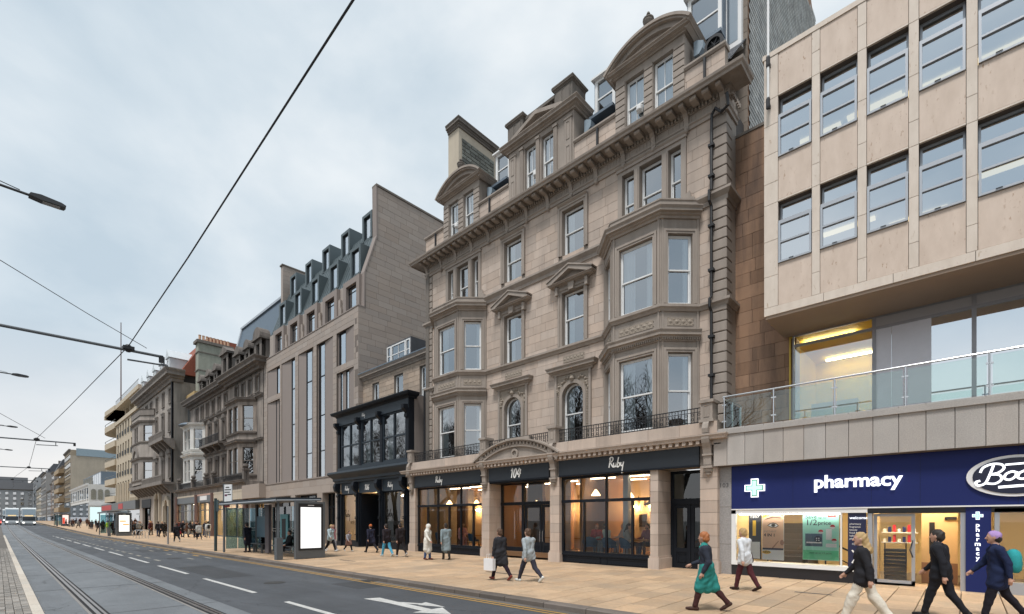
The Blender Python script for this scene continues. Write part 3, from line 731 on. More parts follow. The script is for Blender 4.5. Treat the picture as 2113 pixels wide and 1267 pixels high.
for c in WC:
    r = .6; zs = 7.62; zt = 8.66; hw = .98
    mb = MB(F1)
    for sgn in (-1, 1):                                          # carved surround with round head
        P = [(c + sgn * hw, 5.35), (c + sgn * r, 5.35), (c + sgn * r, zs)] + [(c + sgn * r * math.cos(a), zs + r * math.sin(a)) for a in [math.pi / 2 * i / 10 for i in range(1, 11)]] + [(c, zt), (c + sgn * hw, zt)]
        mb.extw(P, -.34, .03)
    mb.build('arched_surround', CARVE, hotel)
    mb = MB(F1); mb.arch(c, zs, r - .02, r + .13, -.05, .075, n=20)
    for sgn in (-1, 1):
        mb.box(min(c + sgn * (r - .02), c + sgn * (r + .13)), max(c + sgn * (r - .02), c + sgn * (r + .13)), -.05, .075, 5.36, zs)
        mb.box(min(c + sgn * (hw - .1), c + sgn * (hw + .02)), max(c + sgn * (hw - .1), c + sgn * (hw + .02)), -.05, .09, 5.36, zt)
    mb.build('archivolt', TRIM, hotel)
    mb = MB(F1)
    for i in range(26):                                          # beaded edge of the surround
        z = 5.5 + i * .11
        for sgn in (-1, 1): mb.box(c + sgn * .8 - .035, c + sgn * .8 + .035, .02, .06, z, z + .07)
    for sgn in (-1, 1):
        for i in range(9):
            a = rng.uniform(.25, 1.3); rr = rng.uniform(.84, 1.0) * 1.0; uu = c + sgn * min(.86, rr * math.cos(a) * .95); zz = min(8.55, zs + rr * math.sin(a))
            mb.lathe([(.0, zz - .07), (.06, zz - .04), (.075, zz), (.05, zz + .05), (0, zz + .07)], uu, .035, 6)
    mb.lathe([(0, 8.25), (.06, 8.28), (.13, 8.4), (.1, 8.52), (0, 8.56)], c, .06, 10)
    mb.build('leaf_carving', CARVE, hotel, kind='stuff')
    MB(F1).sweep(CORN(8.66, .36, .33), [(c - hw - .05, -.05), (c - hw - .05, .03), (c + hw + .05, .03), (c + hw + .05, -.05)]).build('window_hood', TRIM, hotel)
    fleurs(hotel, F1, c - .55, c + .6, 9.22, 9.5, .02, 6)
    sash(hotel, F1, c - r + .02, c + r - .02, 5.5, zs, -.2, arch=1.2, curt='L')
    # second floor
    architrave(hotel, F1, c - .6, c + .6, 10.0, 12.42, .2, .09, sill=False)
    mb = MB(F1); mb.box(c - .86, c + .86, -.05, .07, 12.63, 12.75)
    mb.sweep(CORN(12.7, .14, .34), [(c - .9, -.05), (c - .9, .03), (c + .9, .03), (c + .9, -.05)])
    mb.extw([(c - 1.02, 12.845), (c + 1.02, 12.845), (c, 13.26)], -.05, .1)
    for sgn in (-1, 1):
        mb.extw([(c + sgn * 1.26, 12.845), (c + sgn * 1.2, 12.95), (c, 13.44), (c, 13.26), (c + sgn * .98, 12.845)], -.05, .36)
        mb.extw([(c + sgn * 1.26, 12.95), (c + sgn * 1.28, 13.0), (c, 13.5), (c, 13.43)], -.05, .4)
        mb.box(c + sgn * .82 - .07, c + sgn * .82 + .07, 0, .2, 12.35, 12.7)
    mb.extw([(c - .13, 12.4), (c + .13, 12.4), (c + .18, 12.78), (c - .18, 12.78)], 0, .2)
    mb.build('pediment', TRIM, hotel)
    sash(hotel, F1, c - .58, c + .58, 10.02, 12.4, -.2, curt='L')
    # third floor
    architrave(hotel, F1, c - .6, c + .6, 14.15, 16.18, .2, .09, sill=False, head=.09)
    sash(hotel, F1, c - .58, c + .58, 14.17, 16.16, -.2, curt='L' )
FA0 = Fr(0, 17.68)
for t in tri:
    mb = MB(F1); a, b = t[0][0], t[2][1]
    mb.box(a - .2, a - .003, -.01, .06, 13.88, 16.5); mb.box(b + .003, b + .2, -.01, .06, 13.88, 16.5); mb.box(a - .003, b + .003, -.01, .06, 16.283, 16.5)
    for p, q in zip(t, t[1:]): mb.box(p[1] + .003, q[0] - .003, -.01, .09, 13.88, 16.28); mb.box(p[1] + .05, q[0] - .05, .09, .12, 13.9, 16.2)
    mb.box(a - .24, b + .24, 0, .11, 16.44, 16.56); mb.sweep([(0, 16.53), (.1, 16.53), (.17, 16.6), (0, 16.62)], [(a - .24, 0), (b + .24, 0)])
    for sg, e in ((-1, a - .2), (1, b + .2)):
        mb.extw([(e, 14.3), (e + sg * .14, 14.35), (e + sg * .2, 14.1), (e + sg * .32, 14.05), (e + sg * .34, 13.9), (e, 13.9)], 0, .07)
    mb.build('tripartite_surround', TRIM, hotel)
    for i, (p, q) in enumerate(t): sash(hotel, F1, p + .01, q - .01, 13.92, 16.26, -.2, curt='L' if i == 0 else 'R' if i == 2 else '')
# ---- canted bays
for b in BAYS:
    pl = [(b[0], 0), (b[1], BP), (b[2], BP), (b[3], 0)]
    body = MB(F1)
    for i, (p, q) in enumerate(zip(pl, pl[1:])):
        L = math.hypot(q[0] - p[0], q[1] - p[1]); fr = F1.sub(p[0], p[1], -math.atan2(q[1] - p[1], q[0] - p[0])); c = L / 2; hw = .71 if i == 1 else .46
        hs = [(c - hw, c + hw, 5.42, 8.22), (c - hw, c + hw, 10.02, 12.6)]
        body.fr = fr; body.wallholes(0, L, 5.2, 13.7, hs, 0, -.3)
        for h in hs:
            architrave(hotel, fr, h[0], h[1], h[2], h[3], .15, .06, sill=False, deep=0)
            cu = 'LR' if i == 1 else ('R' if i == 2 else 'L')
            sash(hotel, fr, h[0] + .01, h[1] - .01, h[2] + .02, h[3] - .02, -.14, curt=cu)
        fleurs(hotel, fr, c - hw - .02, c + hw + .02, 9.2, 9.5, .015, 6 if i == 1 else 4)
        body.fr = fr
        for e in (.03, L - .11): body.box(e, e + .08, -.02, .035, 5.3, 13.2)
    body.fr = F1; body.extz([(b[0], 0), (b[1], BP), (b[2], BP), (b[3], 0)], 13.66, 13.7)
    body.extz([(b[0] + .3, 0), (b[1] + .1, BP - .25), (b[2] - .1, BP - .25), (b[3] - .3, 0)], 9.0, 9.3)
    body.build('bay', TRIM, hotel)
    pe = [(b[0] - .0, 0)] + pl[1:3] + [(b[3], 0)]
    for nm, pr in (('bay_sill_course', [(-.02, 9.72), (.05, 9.72), (.09, 9.8), (.15, 9.86), (.15, 9.96), (-.02, 9.98)]), ('bay_cornice', CORN(13.14, .36, .34)), ('bay_parapet', [(-.02, 13.5), (.1, 13.5), (.1, 13.76), (.13, 13.78), (.13, 13.83), (-.2, 13.83)]),
                   ('bay_string', CORN(8.62, .4, .26)), ('bay_plinth', [(-.02, 5.28), (.06, 5.28), (.06, 5.4), (-.02, 5.44)])):
        MB(F1).sweep(pr, pe).build(nm, TRIM, hotel)
    mb = MB(F1)
    for p, q in zip(pl, pl[1:]):
        L = math.hypot(q[0] - p[0], q[1] - p[1]); mb.fr = F1.sub(p[0], p[1], -math.atan2(q[1] - p[1], q[0] - p[0])); u = .03
        while u < L - .04: mb.box(u, u + .045, .03, .12, 8.66, 8.76); u += .085
    mb.build('bay_dentils', TRIM, hotel, kind='stuff')
for u, z in ((-21.1, 18.5), (-15.25, 18.55), (-9.75, 18.5)):       # small extractor vents in the attic panes
    MB(FA0).box(u, u + .24, -.16, -.08, z, z + .26).lathe([(.1, z + .03), (.12, z + .06), (.12, z + .2), (.1, z + .23)], u + .12, -.06, 10).build('extractor_vent', WHITE, hotel)
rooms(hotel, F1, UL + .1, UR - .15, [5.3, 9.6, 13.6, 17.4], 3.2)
# ---- attic: parapet, dormers, roof
FA = Fr(0, 17.68)
mb = MB(FA)
for a, b in ((UL + .05, -22.0), (-19.02, -16.82), (-12.8, -10.66), (-7.72, UR - .02)): mb.box(a, b, -.3, -.02, 17.5, 18.86)
ap = mb.build('attic_parapet', MORTAR, hotel)
DORM = [(-22.0, -19.02, 'seg'), (-16.82, -12.8, 'tri'), (-10.66, -7.72, 'seg')]
ashlar(ap, FA, UL + .05, UR - .02, 17.6, 18.84, .41, (.7, 1.1), [(a, b, 17.5, 19) for a, b, k in DORM], ASHLAR, limit=60)
for a, b in ((UL, -22.0), (-19.02, -16.82), (-12.8, -10.66), (-7.72, UR + .03)):
    MB(FA).sweep([(-.34, 18.84), (.04, 18.84), (.1, 18.9), (.1, 18.97), (-.34, 19.0)], [(a, 0), (b, 0)]).build('coping', TRIM, hotel)
for x in (-22.75, -18.2, -11.55, -6.95):
    MB(FA).box(x - .04, x + .04, .0, .09, 17.75, 18.84).box(x - .07, x + .07, .0, .14, 17.66, 17.8).build('rainwater_pipe', BLACK, hotel)
URN = [(.02, 0), (.12, .02), (.1, .1), (.06, .16), (.16, .3), (.2, .4), (.2, .46), (.22, .48), (.22, .52), (.12, .56), (.06, .6), (.04, .66), (.08, .72), (.05, .8), (.01, .84)]
for a, b, kd in DORM:
    c = (a + b) / 2
    if kd == 'seg': ws = [(a + .45, a + 1.27), (b - 1.27, b - .45)]
    else: ws = [(c - .94, c - .2), (c + .12, c + .86)]
    z0, z1 = 17.78, 20.02 if kd == 'seg' else 20.17
    hs = [(p, q, z0, z1) for p, q in ws]
    top = 20.35 if kd == 'seg' else 20.5
    mb = MB(FA); mb.wallholes(a, b, 17.6, top, hs, .02, -.3); mb.quad((b, .02, 17.6), (b, -1.6, 17.6), (b, -1.6, top), (b, .02, top)); mb.quad((a, -1.6, 17.6), (a, .02, 17.6), (a, .02, top), (a, -1.6, top))
    mb.box(a, b, -1.6, .0, top - .05, top); mb.build('dormer', TRIM, hotel)
    for p, q in ws: sash(hotel, FA, p + .01, q - .01, z0 + .02, z1 - .02, -.16, bars=1, curt='N' if rng.random() < .5 else 'L')
    if kd == 'seg':
        for k in range(8):                                       # banded piers
            z = 18.55 + (k - 2) * .265
            for p, q in ((a - .005, ws[0][0] - .02), (ws[0][1] + .02, ws[1][0] - .02), (ws[1][1] + .02, b + .005)): MB(FA).cbox(p, q, -.05, .06, z + .014, z + .25 - (k == 7) * .06, .015).build('banded_block', TRIM, hotel)
        MB(FA).sweep(CORN(20.3, .2, .34), [(a - .02, -1.0), (a - .02, .02), (b + .02, .02), (b + .02, -1.0)]).build('dormer_cornice', TRIM, hotel)
        hc = (b - a) / 2 + .36; rise = .78; Rr = (hc * hc + rise * rise) / (2 * rise); zc = 20.48 + rise - Rr; al = math.asin(hc / Rr)
        mb = MB(FA)
        for r0, r1, w1 in ((Rr - .3, Rr - .12, .2), (Rr - .12, Rr - .04, .34), (Rr - .05, Rr + .05, .4)): mb.arch(c, zc, r0, r1, -1.2, w1, math.pi / 2 - al, math.pi / 2 + al, 22)
        P = [(c + (Rr - .28) * math.sin(t_), zc + (Rr - .28) * math.cos(t_)) for t_ in [-al * .86 + al * 1.72 * i / 16 for i in range(17)]]
        mb.extw([(c - hc + .3, 20.48), (c + hc - .3, 20.48)] + P[::-1], -1.0, .06)
        mb.build('segmental_pediment', TRIM, hotel)
        mb = MB(FA); mb.box(c - .2, c + .2, -.2, .22, zc + Rr, zc + Rr + .06); mb.lathe([(r, zc + Rr + .06 + z) for r, z in URN], c, .02, 14); mb.build('urn_finial', TRIMD, hotel)
    else:
        mb = MB(FA)
        for p in (ws[0][0] - .26, ws[0][1] + .03, ws[1][1] + .03):
            q = p + .2; mb.box(p, q, -.02, .1, 17.7, 20.2); mb.box(p - .03, q + .03, -.02, .14, 20.14, 20.26); mb.box(p - .03, q + .03, -.02, .14, 17.65, 17.85)
            for k in range(3): mb.box(p + .035 + k * .05, p + .06 + k * .05, .1, .115, 17.9, 20.1)
        for p in (a + .1, b - .5):
            mb.box(p, p + .4, -.02, .07, 17.65, 20.2); mb.box(p - .03, p + .43, -.02, .1, 20.12, 20.22)
            for z in (18.1, 19.2): mb.box(p + .1, p + .12, .07, .09, z, z + .8); mb.box(p + .28, p + .3, .07, .09, z, z + .8); mb.box(p + .12, p + .28, .07, .09, z + .78, z + .8); mb.box(p + .12, p + .28, .07, .09, z, z + .02)
        mb.build('pilasters', TRIM, hotel)
        MB(FA).sweep(CORN(20.42, .32, .36), [(a - .04, -1.0), (a - .04, .02), (b + .04, .02), (b + .04, -1.0)]).build('dormer_cornice', TRIM, hotel)
        mb = MB(FA); mb.extw([(c - 1.35, 20.74), (c + 1.35, 20.74), (c, 21.16)], -.2, .12)
        for sg in (-1, 1): mb.extw([(c + sg * 1.6, 20.74), (c + sg * 1.55, 20.84), (c, 21.34), (c, 21.16), (c + sg * 1.3, 20.74)], -.2, .34)
        mb.build('triangular_pediment', TRIM, hotel)
        for p in (a + .02, b - 1.02):
            mb = MB(FA); mb.box(p, p + 1.0, -.9, .12, 20.74, 21.72); mb.sweep(CORN(21.66, .16, .12), [(p, -.9), (p, .12), (p + 1.0, .12), (p + 1.0, -.9)]); mb.box(p - .1, p + 1.1, -1.0, .22, 21.82, 21.88)
            for q in (.12, .58): mb.box(p + q, p + q + .3, .12, .145, 20.9, 21.55)
            mb.build('attic_pedestal', TRIMD, hotel)
        mb = MB(FA); mb.box(a + 1.0, b - 1.0, -.25, -.0, 21.6, 21.74); mb.box(a + 1.0, b - 1.0, -.22, -.02, 20.74, 20.9); u = a + 1.1
        while u < b - 1.1: mb.lathe([(.05, 20.9), (.05, 21.0), (.085, 21.12), (.05, 21.36), (.04, 21.44), (.06, 21.6)], u, -.12, 8); u += .22
        mb.build('balustrade', TRIMD, hotel)
mb = MB(F1); mb.quad((UL, -.4, 18.75), (UR, -.4, 18.75), (UR, -2.9, 21.6), (UL, -2.9, 21.6)); mb.quad((UL, -2.9, 21.6), (UR, -2.9, 21.6), (UR, -8, 22.2), (UL, -8, 22.2)); roof = mb.build('roof', SLATE, hotel)
for k in range(12):                                              # slate courses
    z = 18.8 + k * .235; w = -.4 - (z - 18.75) / 2.85 * 2.5
    mb = MB(F1); u = UL
    while u < UR - .05:
        l = rng.uniform(.24, .4); v = min(u + l, UR); mb.add([(u + .004, w + .05, z - .02), (v - .004, w + .05, z - .02), (v - .004, w - .2, z + .25), (u + .004, w - .2, z + .25), (u + .004, w + .02, z - .04), (v - .004, w + .02, z - .04)], [(3, 2, 1, 0), (0, 1, 5, 4)]); u = v
    mb.build('slate_course', SLATE, roof, kind='stuff')
def box_dormer(u0, u1, z0, z1, wf, depth=2.6):
    fr = F1; mb = frame_mb(fr, u0, u1, z0, z1, .14, wf - .15, wf); mb.box(u0 - .12, u1 + .12, wf - depth, wf + .15, z1, z1 + .08); win = mb.build('roof_dormer', WHITE, hotel)
    mb = MB(fr); mb.box(u1 - .02, u1 + .03, wf - depth, wf - .02, z0 - .6, z1); mb.box(u0 - .03, u0 + .02, wf - depth, wf - .02, z0 - .6, z1)
    for k in range(3): mb.box(u1 + .03, u1 + .05, wf - .6 - k * .6, wf - .57 - k * .6, z0 - .4, z1)
    mb.build('lead_cheek', LEAD, win)
    mb = MB(fr); mb.box(u0 + .14, u1 - .14, wf - .1, wf - .04, (z0 + z1) / 2 - .03, (z0 + z1) / 2 + .03); mb.build('sash_rail', WHITE, win)
    MB(fr).quad((u0 + .1, wf - .08, z0 + .1), (u1 - .1, wf - .08, z0 + .1), (u1 - .1, wf - .08, z1 - .1), (u0 + .1, wf - .08, z1 - .1)).build('pane', GL, win)
    MB(fr).box(u0 - .1, u1 + .1, wf - .1, wf + .35, z0 - .12, z0).build('lead_apron', LEAD, win)
box_dormer(-18.75, -17.7, 20.1, 21.9, -.85); box_dormer(-12.35, -11.3, 20.2, 22.0, -.85); box_dormer(-8.3, -6.95, 20.9, 23.2, -1.5)
for (u, z) in ((-18.85, 19.4), (-12.55, 19.45), (-7.55, 19.6)):   # lead gutters beside the dormers
    MB(F1).extw([(u, z), (u + .2, z), (u + .34, z + .16), (u + .36, z + .4), (u + .12, z + .55), (u, z + .55)], -.6, -.3).build('lead_flashing', M('pale_blue_lead', (.27, .34, .40), .5, .25, 4), hotel)
mb = MB(F1); mb.box(-7.0, -6.35, -2.4, -1.9, 20.4, 22.6); mb.arch(-6.68, 22.6, 0, .33, -2.4, -1.9, n=10); w_ = mb.build('round_headed_dormer', WHITE, hotel); MB(F1).quad((-6.88, -1.89, 20.7), (-6.48, -1.89, 20.7), (-6.48, -1.89, 22.6), (-6.88, -1.89, 22.6)).build('pane', GL, w_)
mb = MB(F1); mb.lathe([(.28, 19.05), (.28, 19.12)], -6.75, -.2, 12); mb.arch(-6.72, 19.35, .24, .34, -.3, -.05, 0, 2 * math.pi, 16); mb.arch(-6.72, 19.35, 0, .24, -.3, -.15, 0, 2 * math.pi, 16)
for a_ in range(6): mb.tube([(-6.72, -.12, 19.35), (-6.72 + .26 * math.cos(a_ * 1.05), -.1, 19.35 + .26 * math.sin(a_ * 1.05))], .025, 5)
mb.box(-6.95, -6.5, -.35, -.1, 18.98, 19.1); mb.build('scroll_ornament', BLACK, hotel)
# chimney gable on the left party wall, coursed slate blocks on its flank
FC = Fr(-23.35, 19.95, R(90))
ch = MB(FC).box(0, 3.35, -1.05, -.03, 17, 26.9).build('chimney_stack', CREAMST, hotel)
ashlar(ch, FC, .25, 3.1, 20.5, 26.3, .24, (.35, .8), [], M('green_grey_rubble', (.15, .16, .145), .9, .3, 3, rnd=.4, bump=.4, bs=20), w=.02, gap=.04, limit=0)
MB(FC).sweep(CORN(26.85, .45, .28), [(3.35, -1.05), (0, -1.05), (0, 0), (3.35, 0), (3.35, -1.05)][1:4]).build('chimney_cornice', TRIMD, ch)
MB(FC).box(-.12, 3.45, -1.15, .1, 27.3, 27.42).build('chimney_cap', TRIMD, ch)
# drainpipe down the quoins
mb = MB(F1); px = -6.72
mb.tube([(-6.1, .35, 16.95), (-6.08, .28, 16.55), (-6.35, .22, 16.5), (-6.55, .22, 16.75), (-6.68, .2, 16.6), (px, .14, 16.0), (px, .14, 13.95), (px - .02, .3, 13.85), (px - .02, .3, 13.5), (px, .14, 13.35), (px, .14, 10.1), (px - .02, .26, 9.98), (px - .02, .26, 9.7), (px, .14, 9.55), (px, .14, 5.75), (px - .1, .16, 5.6), (px - .3, .2, 5.55)], .052, 8)
for z in (15.5, 14.4, 12.6, 11.0, 8.6, 7.2, 6.2): mb.box(px - .1, px + .1, .0, .22, z, z + .09)
mb.build('drainpipe', BLACK, hotel)
mb = MB(F1); mb.tube([(UL - .12, .1, 9.9), (UL - .12, .1, 5.7), (UL + .1, .14, 5.5), (UL + .7, .14, 5.45)], .06, 8); mb.build('drainpipe', BLACK, hotel)
# ---- ground floor: stone piers, dark shopfronts
FS = Fr(0, 16.6)
PIER = [(-23.882, -23.319, .7), (-17.688, -17.144, .85), (-13.319, -12.815, .85), (-8.562, -8.252, 1.05), (-6.699, -6.116, 1.05)]
for a, b, d in PIER:
    pr = MB(FS).box(a + .02, b - .02, -d, -.03, .15, 3.9).build('pier', MORTAR, hotel)
    z = .68; hh = (3.87 - .68) / 8
    mb = MB(FS); mb.extz([(a - .06, .06), (b + .06, .06), (b + .06, -d), (a - .06, -d)], .1, .6); mb.extz([(a - .03, .03), (b + .03, .03), (b + .03, -d), (a - .03, -d)], .6, .68); mb.build('pier_base', ASHLAR, pr)
    for k in range(8):
        g = .006; mb = MB(FS); mb.box(a, b, -d, 0, z + g, z + hh - g); mb.build('pier_block', ASHLAR, pr); z += hh
MB(FS).box(-23.882, -6.116, -1.1, -.05, 3.9, 5.25).build('bressummer', MORTAR, hotel)
SIGNB = M('shop_fascia_paint', (.014, .019, .026), .45, .1, 2)
LETW = M('white_sign_letters', (.8, .8, .78), .5, 0.)
for a, b, txt, tu, th in ((-23.299, -17.707, 'Ruby', -21.309, .34), (-17.125, -13.339, '104', -15.6, .44), (-12.795, -6.718, 'Ruby', -10.29, .40)):
    fb = MB(FS).box(a, b, -.06, .06, 3.86, 4.56).build('fascia_board', SIGNB, hotel)
    MB(FS).box(a, b, .06, .085, 3.86, 3.92).build('fascia_bead', NAVY, fb)
    script(fb, FS, txt, tu, 4.08 if txt == 'Ruby' else 4.0, th, LETW, .062, .085, .05 if txt == 'Ruby' else .065, sx=1.15)
mb = MB(FS).sweep([(-.1, 4.56), (.1, 4.56), (.1, 4.6), (.08, 4.72), (.3, 4.73), (.32, 4.8), (.36, 4.86), (.36, 4.9), (-.1, 4.93)], [(-24.027, -.4), (-24.027, 0), (-6.067, 0), (-6.067, -.1)]).build('shop_cornice', ASHLAR, hotel)
dn = MB(FS); dn.box(-.06, .06, .08, .26, 4.6, 4.73); dn = dn.mesh('dentil', ASHLAR); u = -23.833
while u < -6.31: inst('dentil', dn, (u, 0, 0), mb); u += .245
bl = MB(FS).box(-24.027, -6.067, -.6, .14, 4.93, 5.33).build('balcony_blocking', MORTAR, hotel)
ashlar(bl, FS, -24.027, -6.067, 4.935, 5.34, .4, (1.1, 1.5), [], ASHLAR, w=.16, th=.3, limit=60)
MB(F1).box(UL, UR, -.4, 1.1, 5.1, 5.29).build('balcony_floor', TRIM, hotel)
# segmental pediment over the entrance
mb = MB(FS); hc = 2.68; rise = .84; Rr = (hc * hc + rise * rise) / (2 * rise); c = -15.222; zc = 4.9 + rise - Rr; al = math.asin(hc / Rr)
for r0, r1, w1 in ((Rr - .34, Rr - .22, .3), (Rr - .22, Rr - .1, .24), (Rr - .1, Rr - .05, .36), (Rr - .05, Rr + .02, .42)): mb.arch(c, zc, r0, r1, -.1, w1, math.pi / 2 - al, math.pi / 2 + al, 26)
P = [(c + (Rr - .3) * math.sin(t_), zc + (Rr - .3) * math.cos(t_)) for t_ in [-al * .85 + al * 1.7 * i / 16 for i in range(17)]]
mb.extw([(c - hc + .35, 4.91), (c + hc - .35, 4.91)] + P[::-1], -.1, .2)
mb.arch(c, 5.1, .13, .22, .2, .27, 0, 2 * math.pi, 20)
for i in range(25):
    t_ = -al * .93 + al * 1.86 * i / 24; q = Rr - .17; x_, z_ = c + q * math.sin(t_), zc + q * math.cos(t_); mb.box(x_ - .045, x_ + .045, .2, .33, z_ - .06, z_ + .05)
mb.box(c - .75, c + .75, -.2, .1, 5.6, 5.86); mb.build('entrance_pediment', TRIM, hotel)
# consoles over the piers and pedestals of the balcony
for (a, b, d) in (PIER[0], PIER[1], PIER[2], PIER[4]):
    cc = (a + b) / 2; mb = MB(FS)
    mb.extu([(0, 3.62), (.1, 3.66), (.12, 3.75), (.08, 3.82), (.12, 3.9), (.14, 4.2), (.2, 4.45), (.3, 4.62), (.34, 4.75), (.34, 4.93), (0, 4.93)], cc - .13, cc + .13)
    mb.box(cc - .17, cc + .17, 0, .17, 3.78, 3.86); mb.box(cc - .16, cc + .16, 0, .18, 4.2, 4.26); mb.lathe([(.0, 3.5), (.08, 3.56), (.1, 3.62)], cc, .06, 8)
    mb.build('console', TRIM, hotel)
    mb = MB(FS); mb.box(cc - .2, cc + .2, -.3, .2, 5.33, 5.98); mb.box(cc - .25, cc + .25, -.35, .25, 5.98, 6.08); mb.box(cc - .24, cc + .24, -.34, .24, 5.33, 5.43)
    mb.box(cc - .1, cc - .08, .2, .215, 5.5, 5.9); mb.box(cc + .08, cc + .1, .2, .215, 5.5, 5.9); mb.box(cc - .08, cc + .08, .2, .215, 5.88, 5.9); mb.box(cc - .08, cc + .08, .2, .215, 5.5, 5.52)
    mb.extu([(.2, 4.95), (.34, 4.95), (.36, 5.1), (.3, 5.25), (.24, 5.33), (.2, 5.36)], cc - .1, cc + .1); mb.build('balcony_pedestal', TRIM, hotel)
def railing(u0, u1, z0, z1, w, fr=FS, step=.115):
    mb = MB(fr); mb.box(u0, u1, w - .018, w + .018, z1 - .03, z1); mb.box(u0, u1, w - .012, w + .012, z0 + .05, z0 + .08); mb.box(u0, u1, w - .01, w + .01, z1 - .16, z1 - .14)
    u = u0 + .04; k = 0
    while u < u1:
        mb.box(u - .009, u + .009, w - .009, w + .009, z0, z1)
        if k % 2 == 0:
            for zz in (z0 + .14, z0 + .3): mb.arch(u + step / 2, zz + .04, step * .32, step * .46, w - .006, w + .006, 0, 2 * math.pi, 6)
        u += step; k += 1
    return mb.build('iron_railing', BLACK, hotel)
for a, b in ((-23.396, -17.669), (-17.183, -13.3), (-12.815, -6.65)): railing(a, b, 5.33, 5.9, .0)
def shopwin(fr, u0, u1, verts, z0, zt, z1, w, vt=None, riser=True, gl=None, fm=None):
    fm = fm or NAVY; mb = frame_mb(fr, u0, u1, z0, z1, .09, w - .1, w + .03); mb.box(u0, u1, w - .1, w + .06, zt - .06, zt + .06)
    for v in verts: mb.box(v - .04, v + .04, w - .09, w + .02, z0, zt)
    for v in (vt if vt is not None else verts[::2]): mb.box(v - .04, v + .04, w - .09, w + .02, zt, z1)
    win = mb.build('shop_window', fm, hotel if fr is FS else None)
    ed = [u0] + list(verts) + [u1]
    for p, q in zip(ed, ed[1:]): MB(fr).quad((p, w - .03, z0), (q, w - .03, z0), (q, w - .03, zt), (p, w - .03, zt)).build('pane', gl or GLS, win)
    ed = [u0] + list(vt if vt is not None else verts[::2]) + [u1]
    for p, q in zip(ed, ed[1:]): MB(fr).quad((p, w - .03, zt), (q, w - .03, zt), (q, w - .03, z1), (p, w - .03, z1)).build('pane', gl or GLS, win)
    if riser:
        mb = MB(fr); mb.box(u0, u1, w - .1, w + .04, .15, z0); mb.box(u0, u1, w, w + .09, z0 - .07, z0); n = 2
        for i in range(n):
            p, q = u0 + (u1 - u0) * i / n + .15, u0 + (u1 - u0) * (i + 1) / n - .15; mb.box(p, q, w + .04, w + .06, .26, .29); mb.box(p, q, w + .04, w + .06, z0 - .16, z0 - .13); mb.box(p, p + .03, w + .04, w + .06, .26, z0 - .13); mb.box(q - .03, q, w + .04, w + .06, .26, z0 - .13)
        mb.build('stall_riser', fm, win)
    return win
shopwin(FS, -23.299, -17.707, [-22.377, -21.455, -20.484, -19.513, -18.542], .6, 2.82, 3.86, -.2, [-21.455, -19.513])
shopwin(FS, -12.795, -8.562, [-11.65, -10.582, -9.417], .6, 2.82, 3.86, -.2, [-10.582])
def glazed_door(par, fr, u0, u1, z0, z1, w, fm, gl, cut=False):
    mb = MB(fr); t = .13; zk = z0 + .72
    mb.box(u0, u0 + t, w - .05, w, z0, z1); mb.box(u1 - t, u1, w - .05, w, z0, z1); mb.box(u0 + t, u1 - t, w - .05, w, z1 - t, z1); mb.box(u0 + t, u1 - t, w - .05, w, z0, z0 + .2); mb.box(u0 + t, u1 - t, w - .05, w, zk - .08, zk + .08)
    mb.box(u0 + t, u1 - t, w - .045, w - .02, z0 + .2, zk - .08)
    for (a, b, c, d) in ((u0 + t + .05, u1 - t - .05, z0 + .26, z0 + .29), (u0 + t + .05, u1 - t - .05, zk - .17, zk - .14), (u0 + t + .05, u0 + t + .08, z0 + .26, zk - .14), (u1 - t - .08, u1 - t - .05, z0 + .26, zk - .14)): mb.box(a, b, w - .02, w - .005, c, d)
    d = mb.build('door', fm, par)
    MB(fr).quad((u0 + t, w - .03, zk + .08), (u1 - t, w - .03, zk + .08), (u1 - t, w - .03, z1 - t), (u0 + t, w - .03, z1 - t)).build('pane', gl, d)
    return d
wd_ = -.85
mb = frame_mb(FS, -17.144, -13.319, .15, 3.86, .1, wd_ - .1, wd_ + .02); mb.box(-17.144, -13.319, wd_ - .1, wd_ + .05, 2.75, 2.9); mb.box(-15.727, -15.581, wd_ - .1, wd_ + .04, .15, 3.86); mb.box(-17.086, -15.727, wd_ - .1, wd_, .15, .7)
mb.box(-17.144, -13.319, wd_, .0, 3.8, 3.86); fe = mb.build('entrance_frame', NAVY, hotel)
MB(FS).quad((-17.086, wd_ - .05, .7), (-15.727, wd_ - .05, .7), (-15.727, wd_ - .05, 2.75), (-17.086, wd_ - .05, 2.75)).build('pane', GLS, fe)
for a, b in ((-17.086, -15.727), (-15.581, -13.397)): MB(FS).quad((a, wd_ - .05, 2.9), (b, wd_ - .05, 2.9), (b, wd_ - .05, 3.8), (a, wd_ - .05, 3.8)).build('pane', GLS, fe)
for a, b in ((-15.552, -14.504), (-14.465, -13.436)):
    d = glazed_door(hotel, FS, a, b, .17, 2.74, wd_, NAVY, GLS); h_ = b - .06 if b < -14.077 else a + .06
    MB(FS).tube([(h_, wd_, 1.0), (h_, wd_ + .06, 1.02), (h_, wd_ + .06, 1.5), (h_, wd_, 1.52)], .014, 6).build('handle', STEEL, d)
wd2 = -1.05
mb = frame_mb(FS, -8.252, -6.699, .15, 3.86, .1, wd2 - .1, wd2 + .02); mb.box(-8.155, -6.796, wd2 - .1, wd2 + .05, 2.6, 2.82); fe = mb.build('side_entrance_frame', NAVY, hotel)
MB(FS).quad((-8.155, wd2 - .05, 2.82), (-6.796, wd2 - .05, 2.82), (-6.796, wd2 - .05, 3.76), (-8.155, wd2 - .05, 3.76)).build('pane', GLASS('door_glass', .07, (.5, .6, .65)), fe)
for a, b in ((-8.155, -7.485), (-7.465, -6.796)): glazed_door(hotel, FS, a, b, .17, 2.6, wd2, NAVY, GLASS('door_glass', .07, (.5, .6, .65)))
MB(FS).box(-8.252, -6.699, -2.4, -2.3, .1, 3.9).build('lobby_wall', DARK, hotel)
